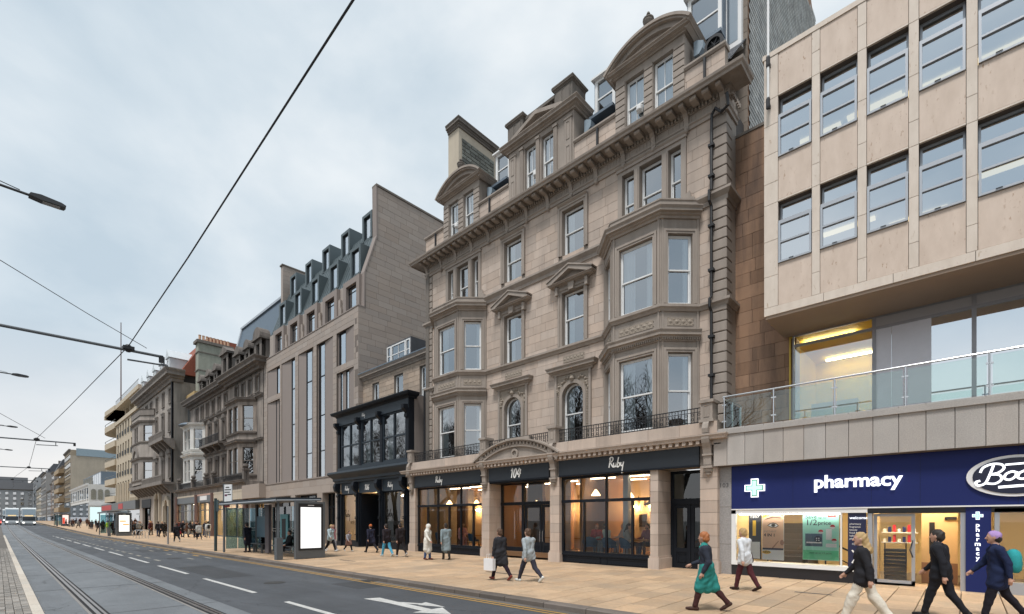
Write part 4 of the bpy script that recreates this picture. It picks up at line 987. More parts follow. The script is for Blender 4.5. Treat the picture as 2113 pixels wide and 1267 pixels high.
# ---- lit restaurant behind the glass
IN0, IN1 = 17.0, 21.3
rm = MB(); rm.box(-23.59, -8.3, -IN1, -IN0, .3, .5); flr = rm.build('restaurant_floor', M('oak_floor', (.16, .085, .04), .5, .25, 4, stretch=(.3, 3, 1)), hotel)
MB().box(-23.59, -8.3, -IN1, -IN0, 3.95, 4.05).build('restaurant_ceiling', M('timber_ceiling', (.27, .15, .075), .6, .15, 3), hotel)
rw = MB().box(-23.59, -8.3, -IN1 - .1, -IN1, .17, 3.95).box(-23.639, -23.59, -IN1, -IN0, .17, 3.95).box(-8.329, -8.271, -IN1, -17.669, .17, 3.95).build('restaurant_wall', PLASTER, hotel)
FI = Fr(0, IN1 - .01)
mb = MB(FI)
for k in range(40): mb.extw([(-23.299 + k * .39 + q[0], 2.75 + rng.uniform(0, .7) + q[1]) for q in ((0, -.12), (.08, -.02), (.02, .1), (-.06, .08), (-.09, -.03))], 0, .012)
mb.build('wall_stencil', M('stencil_brown', (.2, .12, .07), .8), rw, kind='stuff')
MB(FI).box(-23.493, -8.349, 0, .015, 1.0, 1.05).build('dado_rail', TIMBER, rw)
for (a, b, y0, y1, m) in ((-20.144, -19.562, 19.6, 20.0, EMIT('amber_lightbox', (1, .60, .25), 1.5)), (-12.038, -11.844, 19.0, 20.5, TIMBER), (-15.921, -15.144, 20.5, 20.9, TIMBER), (-10.873, -10.63, 18.6, 18.85, M('blue_grey_post', (.3, .38, .42), .6)), (-18.348, -18.203, 18.2, 20.2, TIMBER), (-12.717, -12.62, 18.0, 20.2, M('fluted_panel', (.30, .21, .15), .7, .25, 12, stretch=(6, 6, .05)))):
    MB().box(a, b, -y1, -y0, .17, 3.95).build('restaurant_post', m, hotel)
lp = MB().box(-.8, .8, -.018, .018, -.04, 0).mesh('light_strip', STRIP)
for x, y in ((-22.134, 19), (-21.552, 20.8), (-19.998, 18.7), (-19.028, 20.6), (-16.407, 19.6), (-14.562, 19.2), (-14.174, 21), (-12.232, 18.8), (-11.553, 20.4), (-9.902, 18.9), (-9.514, 20.8), (-16.504, 21.8)):
    inst('light_strip', lp, (x, y, 3.94), hotel, rz=R(8))
sp = MB().lathe([(.05, 0), (.09, .05), (.03, .1)], 0, 0, 8).mesh('added_wall_light', WARM)  # emitters added along the back wall to give the room its amber glow
for x in (-22.911, -22.231, -21.552, -20.872, -19.416, -18.834, -15.727, -14.756, -13.785, -12.329, -11.65, -10.873, -10.096, -9.126): inst('added_wall_light', sp, (x, 21.12, 2.62), hotel)
for a, b, y in ((-12.55, -11.9, 20.6), (-10.2, -9.9, 19.8), (-22.9, -22.1, 19.4), (-21.3, -20.9, 20.4), (-19.3, -18.2, 21.0), (-16.9, -15.9, 19.2)):
    MB().box(a, b, -y - .2, -y, .5, 3.95).build('dark_screen', M('dark_walnut', (.075, .04, .024), .6, .25, 5, stretch=(4, 4, .1)), hotel)
ps = MB().lathe([(.02, .3), (.05, .28), (.2, .06), (.21, .02), (.0, .02)], 0, 0, 14).mesh('added_shade', EMIT('amber_fill_glow', (1, .62, .28), 3.0))  # glowing shades added to bring more amber light into the restaurant
for x, y, z in ((-22.4, 18.4, 2.9), (-19.2, 18.6, 2.9), (-14.9, 19.0, 3.0), (-12.2, 18.5, 3.1), (-10.9, 19.2, 3.0), (-9.2, 19.6, 3.0), (-16.3, 19.4, 3.0), (-20.9, 19.2, 2.9)): inst('added_shade', ps, (x, y, z), hotel)
# oval picture, framed notices
mb = MB(FI); mb.arch(-9.465, 2.1, 0, .26, .0, .03, 0, 2 * math.pi, 18, sx=.75); mb.build('oval_picture', BLACK, rw)
for u, z, m in ((-14.465, 1.7, WHITE), (-13.785, 1.5, WHITE), (-11.553, 1.7, BLACK), (-20.969, 1.8, BLACK)): MB(FI).box(u, u + .4, 0, .03, z, z + .6).build('framed_picture', m, rw)

# tall slate-hung gable at the right end, behind the parapet
FG = Fr(UR + .03, 19.95, R(90))
gb = MB(FG); gb.extw([(0, 15.5), (11.6, 15.5), (11.6, 29.6), (10.6, 30.6), (0, 26.5)], -.75, -.02); gb = gb.build('gable_wall', BROWN, hotel)
HUNG = M('hung_slate', (.33, .35, .35), .7, .35, 3, rnd=.28, bump=.3, bs=20, stain=.45, stcol=(.5, .51, .49))
mb = MB(FG)
for k in range(73):
    z = 15.6 + k * .2; u = .1 + (k % 2) * .13
    while u < 11.3:
        l = rng.uniform(.22, .3)
        if z < 26.2 + u * .36: mb.add([(u + .004, .03, z), (u + l - .004, .03, z), (u + l - .004, .015, z + .215), (u + .004, .015, z + .215), (u + .004, .012, z), (u + l - .004, .012, z)], [(3, 2, 1, 0), (0, 1, 5, 4)])
        u += l
mb.build('hung_slates', HUNG, gb, kind='stuff')
ashlar(gb, Fr(0, 19.95), UR - .72, UR + .03, 16.5, 24.5, .5, (.6, .9), [], M('gable_edge_stone', (.22, .19, .16), .9, .15, 2, rnd=.1, stain=.4), w=.03, limit=20)
# ================================================================ pharmacy block (103), travertine offices above
phar = tag(empty('pharmacy_building', (2, 16.8, 0)), 'pale travertine office block over a blue fronted pharmacy with a glass railed terrace', 'building')
FB, FP = Fr(0, 16.8), Fr(0, 16.5)
XL, XR = -6.2, 9.0
BLUE = M('navy_blue_fascia', (.016, .025, .115), .5, .05, 2, spec=.15)
SIGNW = EMIT('lit_sign_white', (.93, .95, 1), 1.0)
SIGNG = EMIT('lit_cross_mint', (.45, .95, .72), .85)
GREENL = M('sign_green', (.02, .22, .13), .5)
CREAMP = M('cream_shop_wall', (.62, .47, .24), .8, .05)
YELLOWC = M('yellow_lit_soffit', (.72, .5, .08), .7, .1, 1.5)
# travertine skin
z_rows = [(9.93, 11.84), (13.2, 15.11)]; NB = 12; P0 = -4.24; PW = 1.11
hs = [(P0 + PW * k, P0 + PW * k + .9, a, b) for k in range(NB) for a, b in z_rows]
core = MB(FP); core.wallholes(-4.62, XR, 8.4, 16.5, hs, -.06, -.34); core.quad((-4.62, -6, 8.4), (-4.62, -.06, 8.4), (-4.62, -.06, 16.5), (-4.62, -6, 16.5)); core.box(-4.62, XR, -9, -.06, 16.3, 16.45)
core = core.build('facade_core', M('dark_joint', (.12, .1, .085), .9), phar)
def panel(nm, a, b, c, d, mat, th=.065, w=0.): MB(FP).cbox(a + .005, b - .005, w - th, w, c + .005, d - .005, .004).build(nm, mat, core)
for k in range(NB):
    a = P0 + PW * k; b = a + .9
    for c, d in ((8.64, 9.93), (11.9, 13.2), (15.17, 16.42)): panel('travertine_panel', a, b, c, d, TRAV, w=.0)
    for c in (11.84, 15.11): panel('window_head', a, b, c, c + .06, TRAVL, w=.012)
    for c, d in ((8.64, 9.3), (9.3, 10.5), (10.5, 11.84), (11.84, 12.5), (12.5, 13.7), (13.7, 15.11), (15.11, 15.8), (15.8, 16.42)): panel('travertine_rib', b, b + .21, c, d, TRAVL, w=.014)
for c, d in ((8.64, 9.6), (9.6, 10.7), (10.7, 11.84), (11.84, 12.5), (12.5, 13.4), (13.4, 14.3), (14.3, 15.11), (15.11, 16.42)): panel('travertine_rib', -4.64, P0, c, d, TRAVL, w=.014)
u = -4.64
while u < XR: panel('edge_band', u, min(u + 1.6, XR), 8.38, 8.64, TRAVL, w=.018); u += 1.6
MB(FP).box(-4.68, XR, -.4, .03, 16.42, 16.57).build('coping', TRAVL, phar)
for k in range(NB):
    for a, b in z_rows:
        u0 = P0 + PW * k + .01; u1 = u0 + .88; zs = a + 1.28
        mb = frame_mb(FP, u0, u1, zs + .04, b - .005, .05, -.28, -.22); win = mb.build('transom_light', ALU, phar)
        MB(FP).quad((u0 + .03, -.25, zs + .06), (u1 - .03, -.25, zs + .06), (u1 - .03, -.25, b - .03), (u0 + .03, -.25, b - .03)).build('pane', GLD, win)
        mb = MB(FP); mb.box(u0, u1, -.3, .0, zs - .03, zs + .035); mb.build('transom', ALU, win)
        mb = frame_mb(FP, u0 + .0, u1 - .0, a + .01, zs - .035, .055, -.06, .025); mb.box(u0 + .05, u1 - .05, -.05, .02, (a + zs) / 2 - .028, (a + zs) / 2 + .022); mb.box(u0, u1, .0, .05, a + .0, a + .03); w2 = mb.build('window', ALU, phar)
        zc = (a + zs) / 2
        for p, q in ((a + .05, zc), (zc, zs - .06)): MB(FP).quad((u0 + .04, -.03, p), (u1 - .04, -.03, p), (u1 - .04, -.03, q), (u0 + .04, -.03, q)).build('pane', GLD, w2)
        MB(FP).box(u0 + .3, u0 + .42, .05, .07, a + .035, a + .055).build('handle', BLACK, w2)
rooms(phar, FP, -4.55, XR, [8.5, 12.4, 16.25], 5, w=-.4, mat=M('office_interior', (.5, .5, .48), .8))
tl = MB().box(-.75, .75, -.12, .12, -.06, 0).mesh('tube_light', COOL)
for x, y, z in ((-3.0, 20.3, 12.25), (-.9, 20.6, 16.1), (-2.3, 20.4, 16.1), (-4.0, 20.5, 16.1), (1.0, 20.0, 12.25), (.9, 20.6, 16.1), (-1.2, 21.2, 12.25)): inst('tube_light', tl, (x, y, z), phar, rz=0)
MB(FP).box(-4.6, XR, -2.1, -.02, 8.3, 8.39).build('soffit', M('brown_soffit', (.34, .26, .2), .8, .08, 1), phar)
# recessed first floor glazing
FGz = Fr(0, 18.6)
ed = [-4.33, -2.09, .15, 2.4, 4.6, 6.8, XR]
for i, (a, b) in enumerate(zip(ed, ed[1:])):
    mb = frame_mb(FGz, a, b, 5.05, 8.3, .05, -.06, .02); mb.box(a, b, -.06, .03, 7.9, 7.98); w_ = mb.build('terrace_window', M('lilac_grey_frame', (.30, .30, .32), .4, metal=.3), phar)
    MB(FGz).quad((a, -.03, 5.1), (b, -.03, 5.1), (b, -.03, 7.93), (a, -.03, 7.93)).build('pane', GLASS('terrace_glass_lit', .4, (.85, .93, .9)) if i == 0 else GLASS('terrace_glass', .78, (.85, .93, .9)), w_)
    if i == 0: MB(FGz).quad((a, -.03, 7.95), (b, -.03, 7.95), (b, -.03, 8.28), (a, -.03, 8.28)).build('pane', GLS, w_)
    else: MB(FGz).box(a + .03, b - .03, -.05, .0, 7.97, 8.28).build('spandrel_panel', M('grey_spandrel', (.42, .41, .42), .5), w_)
    if i == 1:
        for p, q in ((a + .03, a + .42), (a + .43, a + 1.34)): MB(FGz).box(p, q, -.05, -.005, 5.08, 7.9).build('blank_panel', M('lilac_panel', (.72, .72, .78), .3), w_)
    if i >= 1: MB(FGz).box(a + .05, b - .05, -.12, -.1, 5.1, 7.9).build('blind', M('pale_reflection_blind', (.82, .86, .84), .8), w_)  # pale blinds, carried behind all later panes to imitate bright sky reflection
mb = MB(); mb.box(-4.4, XR, -22.5, -18.65, 5.0, 5.05); mb.box(-4.4, XR, -22.5, -18.65, 8.25, 8.3); mb.box(-4.4, XR, -22.6, -22.5, 5, 8.3); mb.box(-4.45, -4.4, -22.5, -18.65, 5, 8.3); mb.build('terrace_room', YELLOWC, phar)
tl2 = MB().box(-.75, .75, -.05, .05, -.06, 0).mesh('tube_light', EMIT('terrace_tube', (1, .9, .6), 9))
for x, y in ((-3.2, 21.9), (-3.4, 19.3), (-.6, 21.5)): inst('tube_light', tl2, (x, y, 8.2), phar)  # beyond one real tube, extras added to brighten the yellow ceiling
MB().box(-3.9, -2.6, -19.6, -19.2, 5.05, 6.0).build('store_cupboard', M('plain_ply', (.5, .38, .2), .7), phar)
# terrace, concrete parapet panels, glass balustrade
MB().box(XL, XR, -18.6, -16.45, 4.85, 5.0).build('terrace_floor', CONC, phar)
bk = MB(FP).box(XL, XR, -.3, -.06, 3.8, 5.0).build('parapet', M('dark_joint', (.12, .1, .085)), phar)
u = -6.21; k = 0
xs = [-6.21, -5.77] + [-5.77 + .5555 * (i + 1) for i in range(26)]
for a, b in zip(xs, xs[1:]): MB(FP).cbox(a + .006, b - .006, -.07, .0, 3.82, 5.05, .006).build('parapet_panel', CONC, bk)
MB(FP).box(XL, XR, -.32, -.07, 5.0, 5.055).build('parapet_cap', CONC, bk)
bal = MB(FP); bal.tube([(-5.93, -.12, 6.12), (XR, -.12, 6.12)], .028, 8); bal.tube([(-5.93, -.12, 6.12), (-5.93, -1.9, 6.12)], .028, 8); bal = bal.build('handrail', STEEL, phar)
px_ = [-5.9, -4.4, -2.79, -1.2, .41, 2.0, 3.6, 5.2, 6.8, 8.4]
for x in px_:
    mb = MB(FP); mb.tube([(x, -.12, 5.04), (x, -.12, 6.1)], .024, 8)
    for z in (5.3, 5.85): mb.box(x - .07, x + .07, -.135, -.105, z - .02, z + .02)
    mb.build('baluster_post', STEEL, bal)
for a, b in zip(px_, px_[1:]): MB(FP).box(a + .05, b - .05, -.126, -.114, 5.1, 6.04).build('glass_panel', GLB, bal)
for y in (-1.0, -1.85): MB(FP).tube([(-5.93, y, 5.0), (-5.93, y, 6.1)], .022, 8).build('baluster_post', STEEL, bal)
MB(FP).box(-5.936, -5.924, -1.8, -.18, 5.1, 6.04).build('glass_panel', GLB, bal)
# brown party wall set back between the two buildings
FW = Fr(0, 18.7)
bw = MB(FW).box(-6.4, -4.25, -.5, -.03, 4.9, 16.1).build('setback_wall', MORTAR, phar)
ashlar(bw, FW, -6.35, -4.25, 5.0, 16.1, .46, (.7, 1.2), [], BROWN, gap=.008, limit=80)
MB(FW).box(-6.4, -4.2, -.6, .03, 16.1, 16.2).build('wall_cope', TRIMD, phar)
# flagpole bracketed to the corner
mb = MB(); mb.tube([(-4.47, -16.3, 14.85), (-4.47, -16.3, 20.5)], .035, 10); fp_ = mb.build('flagpole', WHITE, None); tag(fp_, 'white flagpole fixed to the corner of the travertine offices', 'flagpole')
for z in (14.72, 16.0): MB().lathe([(.05, z), (.06, z + .05), (.06, z + .28), (.045, z + .33)], -4.47, -16.3, 10).box(-4.5, -4.44, -16.5, -16.33, z + .1, z + .2).build('pole_bracket', BLACK, fp_)
# ---- shopfront
MB(FB).box(XL, -5.73, -.3, .0, .1, 3.83).build('granite_pier', GRANITE, phar)
for z in (1.2, 2.45): MB(FB).box(XL, -5.73, -.01, .002, z, z + .012).build('pier_joint', M('dark_joint', (.12, .1, .085)), phar)
text(phar, FB, '103', -5.97, 3.12, .2, M('cut_numerals', (.07, .07, .075), .6), .003, .012, align='CENTER', spacing=1.1)
fa = MB(FB).box(-5.72, XR, -.3, .02, 2.38, 3.84).build('shop_fascia', BLUE, phar)
MB(FB).box(-5.72, XR, -.1, .05, 2.345, 2.38).build('fascia_edge', WHITE, fa)
for x in (-3.9, -1.95, -.9, .9): MB(FB).box(x - .003, x + .003, .02, .0225, 2.39, 3.8).build('fascia_joint', NAVY, fa)
text(fa, FB, 'pharmacy', -2.31, 2.97, .52, SIGNW, .045, .05, bold=.012, align='CENTER', sx=1.02)
def cross(par, fr, c, z, s, w):
    def pl(r, t): return [(c - t, z - r), (c + t, z - r), (c + t, z - t), (c + r, z - t), (c + r, z + t), (c + t, z + t), (c + t, z + r), (c - t, z + r), (c - t, z + t), (c - r, z + t), (c - r, z - t), (c - t, z - t)]
    b = MB(fr).extw(pl(s, s * .36), w, w + s * .2).build('green_cross', SIGNW, par); MB(fr).extw(pl(s * .88, s * .27), w + s * .2, w + s * .22).build('cross_face', GREENL, b); MB(fr).extw(pl(s * .78, s * .19), w + s * .22, w + s * .25).build('cross_light', SIGNG, b)
cross(fa, FB, -4.99, 3.05, .3, .02)
ov = MB(FB); oc, oz = .86, 3.08
ov.arch(oc, oz, 0, .50, .02, .07, 0, 2 * math.pi, 40, sx=1.74); ov = ov.build('oval_sign', M('sign_rim', (.72, .73, .75), .4), fa)
MB(FB).arch(oc, oz, 0, .435, .07, .085, 0, 2 * math.pi, 40, sx=1.74).build('oval_face', M('deep_navy', (.008, .011, .035), .25), ov)
mb = MB(FB)
BST = [[(-.34, .24), (-.4, .02), (-.47, -.17), (-.58, -.22), (-.62, -.14), (-.55, -.11)], [(-.55, .08), (-.5, .2), (-.36, .27), (-.22, .25), (-.18, .16), (-.27, .06), (-.4, .03)], [(-.4, .03), (-.25, .01), (-.22, -.1), (-.32, -.19), (-.47, -.17)],
       [(-.06, .08), (-.15, .02), (-.17, -.08), (-.09, -.11), (-.01, -.04), (.0, .05), (-.06, .08), (.05, .03)], [(.14, .09), (.05, .03), (.03, -.07), (.11, -.1), (.19, -.03), (.2, .06), (.14, .09), (.24, .04)], [(.38, .27), (.3, .05), (.27, -.06), (.34, -.09), (.42, -.02)], [(.6, .1), (.5, .08), (.52, .02), (.56, -.04), (.5, -.1), (.42, -.07)]]
for s_ in BST: ribbon(mb, [(oc + a * 1.12, oz + .02 + b * 1.05) for a, b in spline(s_)], .024, .085, .1)
ribbon(mb, [(oc - .18, oz + .27), (oc + .3, oz + .29), (oc + .62, oz + .28)], .022, .085, .0995); ribbon(mb, [(oc - .3, oz - .27), (oc + .1, oz - .245), (oc + .5, oz - .24)], .03, .085, .0992)
mb.build('lettering', SIGNW, ov)
# display window: white surround, posters
mb = MB(FB); mb.box(-5.72, -5.58, -.1, .03, .6, 2.34); mb.box(-5.72, -2.04, -.1, .03, 2.22, 2.34); mb.extz([(-5.72, .04), (-2.2, .1), (-2.0, -.02), (-2.0, -.5), (-5.72, -.5)], .54, .66); dw = mb.build('display_window', WHITE, phar)
MB(FB).extz([(-5.72, .0), (-2.3, .04), (-2.12, -.06), (-2.12, -.5), (-5.72, -.5)], .12, .54).build('stall_riser', M('black_granite', (.014, .015, .02), .3, .2, 8), dw)
MB(FB).quad((-5.58, .0, .66), (-2.62, .0, .66), (-2.62, .0, 2.22), (-5.58, .0, 2.22)).build('pane', GLS, dw)
MB(FB).box(-2.68, -2.64, -.03, .02, .66, 2.22).build('glazing_bar', WHITE, dw)
wp = MB(FB).box(-2.5, -2.07, -.06, -.01, .66, 2.22).build('welcome_panel', M('sign_navy', (.012, .016, .055), .4), dw)
text(wp, FB, 'welcome', -2.46, 2.04, .115, SIGNW, -.006, .004)
for i, s_ in enumerate(('pharmacy', 'fragrance', 'beauty', 'food & drink', 'baby & child', 'photo')): text(wp, FB, s_, -2.46, 1.88 - i * .085, .07, LETW, -.006, .004)
text(wp, FB, 'Opticians', -2.40, 1.3, .07, LETW, -.006, .004)
mb = MB(FB); ribbon(mb, [(-2.4, 1.15), (-2.28, .98), (-2.4, .78)], .02, -.01, -.004); mb.build('chevron', LETW, wp)
MB(FB).box(-5.5, -2.7, -.1, -.06, 2.19, 2.215).build('poster_fill_strip', EMIT('poster_fill_glow', (1, .93, .82), 11), dw)  # glowing strip added behind the glass to brighten the posters
# poster one: close-up of an eye over a white foot
def poster(nm, fr, u0, u1, z0, z1, mat, w=-.18): return MB(fr).box(u0, u1, w - .012, w, z0, z1).build(nm, mat, dw)
p1 = poster('poster', FB, -4.83, -4.2, .74, 2.22, M('poster_white', (.85, .86, .85), .5, 0.))
def flat(par, pts, mat, w, nm='print'): return MB(FB).extw(pts, w, w + .003).build(nm, mat, par)
def ell(c, z, a, b, n=20, t0=0, t1=2 * math.pi): return [(c + a * math.cos(t0 + (t1 - t0) * i / n), z + b * math.sin(t0 + (t1 - t0) * i / n)) for i in range(n if t1 - t0 > 6 else n + 1)]
SKIN_P = M('poster_skin', (.8, .5, .32), .5, .12, 5)
flat(p1, [(-4.82, 1.12), (-4.21, 1.12), (-4.21, 2.21), (-4.82, 2.21)], SKIN_P, -.18)
flat(p1, [(-4.82, 2.08), (-4.6, 2.17), (-4.35, 2.2), (-4.21, 2.14), (-4.21, 2.21), (-4.82, 2.21)], M('poster_yellow', (.9, .55, .03), .5, 0.), -.177)
flat(p1, [(-4.79, 2.0), (-4.68, 2.08), (-4.52, 2.13), (-4.3, 2.1), (-4.27, 2.07), (-4.5, 2.09), (-4.66, 2.05)], M('poster_brow', (.18, .09, .05), .6, 0.), -.174)
flat(p1, [(-4.68, 1.84), (-4.6, 1.91), (-4.5, 1.935), (-4.4, 1.9), (-4.34, 1.83), (-4.42, 1.775), (-4.55, 1.77)], M('poster_lash', (.09, .05, .035), .6, 0.), -.174)
flat(p1, [(-4.65, 1.84), (-4.58, 1.89), (-4.5, 1.91), (-4.42, 1.88), (-4.37, 1.835), (-4.43, 1.795), (-4.54, 1.79)], M('poster_white', (.7, .71, .7)), -.171)
flat(p1, ell(-4.5, 1.85, .06, .055), M('poster_iris', (.10, .065, .04), .4, 0.), -.168); flat(p1, ell(-4.5, 1.85, .028, .026), BLACK, -.165)
flat(p1, ell(-4.25, 1.3, .055, .09), M('poster_shadow', (.42, .2, .13), .5, 0.), -.174); flat(p1, [(-4.55, 1.12), (-4.36, 1.35), (-4.34, 1.34), (-4.5, 1.12)], M('poster_shadow', (.42, .2, .13)), -.174)
flat(p1, [(-4.82, 1.06), (-4.21, 1.06), (-4.21, 1.12), (-4.82, 1.12)], M('sign_navy', (.012, .016, .055)), -.177)
text(p1, FB, 'INSTANT', -4.78, 1.62, .09, M('poster_grey', (.4, .3, .24), .5, 0.), -.172, .003); text(p1, FB, '4 IN 1', -4.78, 1.49, .13, BLACK, -.172, .003, bold=.003)
flat(p1, ell(-4.7, .98, .13, .055), M('poster_yellow', (.75, .45, .03)), -.177); text(p1, FB, 'NEW', -4.7, .955, .09, BLACK, -.17, .003, align='CENTER', bold=.002)
p0 = poster('poster', FB, -5.24, -4.86, .74, 2.22, M('poster_black', (.025, .025, .03), .4, 0.)); text(p0, FB, 'No7', -5.05, 2.08, .15, LETW, -.176, .004, align='CENTER')
flat(p0, [(-5.12, 1.5), (-5.02, 1.5), (-5.02, 2.0), (-5.12, 2.0)], M('poster_yellow', (.75, .45, .03)), -.178); flat(p0, [(-5.2, .76), (-4.9, .76), (-4.9, 1.3), (-5.2, 1.3)], M('poster_white', (.7, .71, .7)), -.178)
p2 = poster('poster', FB, -3.68, -2.74, .80, 2.22, M('poster_mint', (.40, .85, .70), .5, .08, 2))
flat(p2, [(-3.67, .82), (-2.75, .82), (-2.75, 1.1), (-3.67, 1.1)], M('poster_green', (.16, .7, .38), .5, 0.), -.178)
text(p2, FB, 'Save', -3.61, 2.06, .17, BLACK, -.176, .004); text(p2, FB, 'up to', -3.27, 2.06, .1, BLACK, -.176, .004); text(p2, FB, '1/2', -3.61, 1.86, .25, BLACK, -.176, .004); text(p2, FB, 'price', -3.28, 1.87, .17, BLACK, -.176, .004)
RED_P = M('poster_red', (.55, .02, .03), .4, 0.)
flat(p2, [(-3.02, 2.1), (-2.82, 2.1), (-2.82, 2.22), (-3.02, 2.22)], RED_P, -.178); text(p2, FB, 'PRICE', -2.92, 2.13, .055, LETW, -.174, .003, align='CENTER')
flat(p2, [(-3.61, 1.22), (-3.16, 1.22), (-3.16, 1.6), (-3.61, 1.6)], M('poster_slate', (.06, .12, .18), .4, 0.), -.178); flat(p2, [(-3.58, 1.31), (-3.18, 1.31), (-3.18, 1.35), (-3.58, 1.35)], LETW, -.174); flat(p2, ell(-3.27, 1.44, .1, .1), M('sign_navy', (.012, .016, .055)), -.1735)
for a, b in ((-3.31, 1.46), (-3.25, 1.46), (-3.31, 1.4), (-3.25, 1.4)): flat(p2, ell(a, b, .018, .018, 8), LETW, -.169)
flat(p2, [(-3.07, 1.42), (-2.92, 1.42), (-2.92, 1.75), (-3.07, 1.75)], M('poster_white', (.7, .71, .7)), -.178); flat(p2, [(-3.07, 1.2), (-2.8, 1.2), (-2.8, 1.31), (-3.07, 1.31)], M('poster_white', (.7, .71, .7)), -.178)
for a, b in ((-3.2, 1.66), (-2.9, 1.81), (-2.86, 1.4)): flat(p2, ell(a, b, .065, .065), LETW, -.174); flat(p2, ell(a, b, .065, .065, 12, 0, math.pi), RED_P, -.17)
text(p2, FB, 'Save up to 1/2 price', -3.21, 1.0, .07, M('poster_dark', (.03, .12, .08), .5, 0.), -.174, .003, align='CENTER')
# doors and the pharmacy column
def alu_door(u0, u1, z0, z1, w, gl): 
    mb = frame_mb(FB, u0, u1, z0, z1, .075, w - .04, w + .02); mb.box(u0, u1, w - .04, w + .02, z0, z0 + .16); d = mb.build('door', ALU, phar)
    MB(FB).quad((u0 + .05, w - .01, z0 + .1), (u1 - .05, w - .01, z0 + .1), (u1 - .05, w - .01, z1 - .05), (u0 + .05, w - .01, z1 - .05)).build('pane', gl, d)
    return d
MB(FB).box(-2.04, XR, -.35, -.05, 2.2, 2.345).build('door_head', M('black_granite', (.014, .015, .02)), phar)
for a in (-2.04, -.12): MB(FB).box(a, a + .1, -.45, -.05, .15, 2.2).build('door_jamb', ALU, phar)
d = alu_door(-1.92, -1.02, .19, 2.19, -.25, GLS); MB(FB).tube([(-1.07, -.22, 1.0), (-1.07, -.15, 1.03), (-1.12, -.13, 1.2), (-1.07, -.15, 1.42), (-1.07, -.22, 1.45)], .016, 6).build('handle', NAVY2, d)
MB(FB).box(-2.0, -.05, -.7, .0, .12, .2).build('door_step', M('pale_step', (.5, .42, .32), .8), phar)
mb = MB(FB).box(-.95, -.18, -1.5, -1.45, .2, 2.2); idr = mb.build('inner_door', M('cream_door', (.62, .44, .24), .6), phar)
MB(FB).box(-.78, -.66, -1.45, -1.44, 1.05, 1.95).build('vision_slot', BLACK, idr); MB(FB).box(-.95, -.18, -1.45, -1.43, .2, .8).build('kick_plate', M('brown_kickplate', (.25, .14, .09), .6), idr); MB(FB).box(-.45, -.2, -1.45, -1.4, 2.02, 2.1).build('door_closer', BLACK, idr)
vs = MB(FB).box(-.02, .44, -.3, -.0, .15, 2.345).build('pharmacy_column', BLUE, phar)
cross(vs, FB, .2, 2.12, .1, .0)
for i, ch_ in enumerate('pharmacy'): text(vs, FB, ch_, .2, 1.84 - i * .118, .15, SIGNW, .006, .01, align='CENTER', bold=.003)
mb = frame_mb(FB, .5, 3.2, .4, 2.3, .09, -.3, -.05); mb.box(.5, 3.2, -.3, -.05, .15, .4); w_ = mb.build('shop_window', ALU, phar)
MB(FB).quad((.55, -.15, .4), (3.15, -.15, .4), (3.15, -.15, 2.25), (.55, -.15, 2.25)).build('pane', GLS, w_)
MB(FB).box(3.2, XR, -.3, -.05, .15, 2.35).build('shop_end', BLUE, phar)
# lit interior
mb = MB(); mb.box(-5.7, XR, -22, -16.95, .1, .16, 0); mb.box(-5.7, XR, -22.1, -22, .16, 2.9, 1); mb.box(-5.75, -5.7, -22, -16.85, .16, 2.9, 1); mb.box(-5.7, XR, -22, -16.9, 2.75, 2.85, 2); mb.box(-2.05, -1.98, -19, -17.3, .16, 2.75, 1); mb.box(-.1, -.02, -20, -17.3, .16, 2.75, 1)
mb.build('shop_interior', [M('shop_vinyl', (.3, .25, .2), .5), CREAMP, WHITE], phar)
lt = MB().box(-.6, .6, -.25, .25, -.04, 0).mesh('ceiling_panel', SHOPW)
for x, y in ((-4.9, 18), (-3.4, 18.2), (-1.3, 18.0), (-.5, 17.7), (-3.9, 20), (1.4, 18.2), (2.6, 19.5)): inst('ceiling_panel', lt, (x, y, 2.74), phar)
st_ = MB()                                                        # staircase seen behind the posters
for k in range(9): st_.box(-5.0, -3.9, -18.5 - k * .22, -18.28 - k * .22, .2, .38 + k * .19)
st_ = st_.build('staircase', M('dark_stair', (.05, .04, .035), .7), phar)
for x in (-5.0, -3.9, -3.3, -2.9): MB().tube([(x, -18.2, .2), (x, -18.2, 1.75)], .025, 6).build('stair_post', BLACK, st_)
MB().tube([(-3.9, -18.2, 1.7), (-2.4, -18.2, .9)], .03, 6).tube([(-3.9, -18.2, 1.3), (-2.4, -18.2, .5)], .02, 6).build('stair_rail', BLACK, st_)

bs_ = tag(empty('basket_stack', (-1.5, 17.75, .2)), 'tall dark stack of shopping baskets behind the pharmacy glass door', 'baskets')
for k in range(9):
    mb = MB(); mb.extz([(-.22, -.16), (.22, -.16), (.25, .18), (-.25, .18)], .02 + k * .11, .1 + k * .11); o = mb.build('basket', BLACK); o.parent = bs_
o = MB().tube([(-.24, 0, .0), (-.24, 0, 1.15), (.24, 0, 1.15), (.24, 0, .0)], .02, 6).build('stand', BLACK); o.parent = bs_
for z, c in ((1.65, 'amber'), (1.35, 'cream')):                   # shelf of goods on the shop's back wall
    sh_ = MB().box(-1.9, -1.05, -18.75, -18.5, z - .03, z).build('goods_shelf', WHITE, phar)
    for k in range(7): MB().box(-1.86 + k * .115, -1.79 + k * .115, -18.66, -18.56, z, z + .1 + .06 * (k % 3)).build('product', (WHITE, BLUE, RED_P)[k % 3], sh_)
# ================================================================ black shopfront house (106)
h106 = tag(empty('narrow_stone_house', (-28.7, 17, 0)), 'small old stone house with a two storey dark painted shopfront numbered 106', 'building')
F6 = Fr(0, 16.8)
A6, B6 = -33.1, -24.32
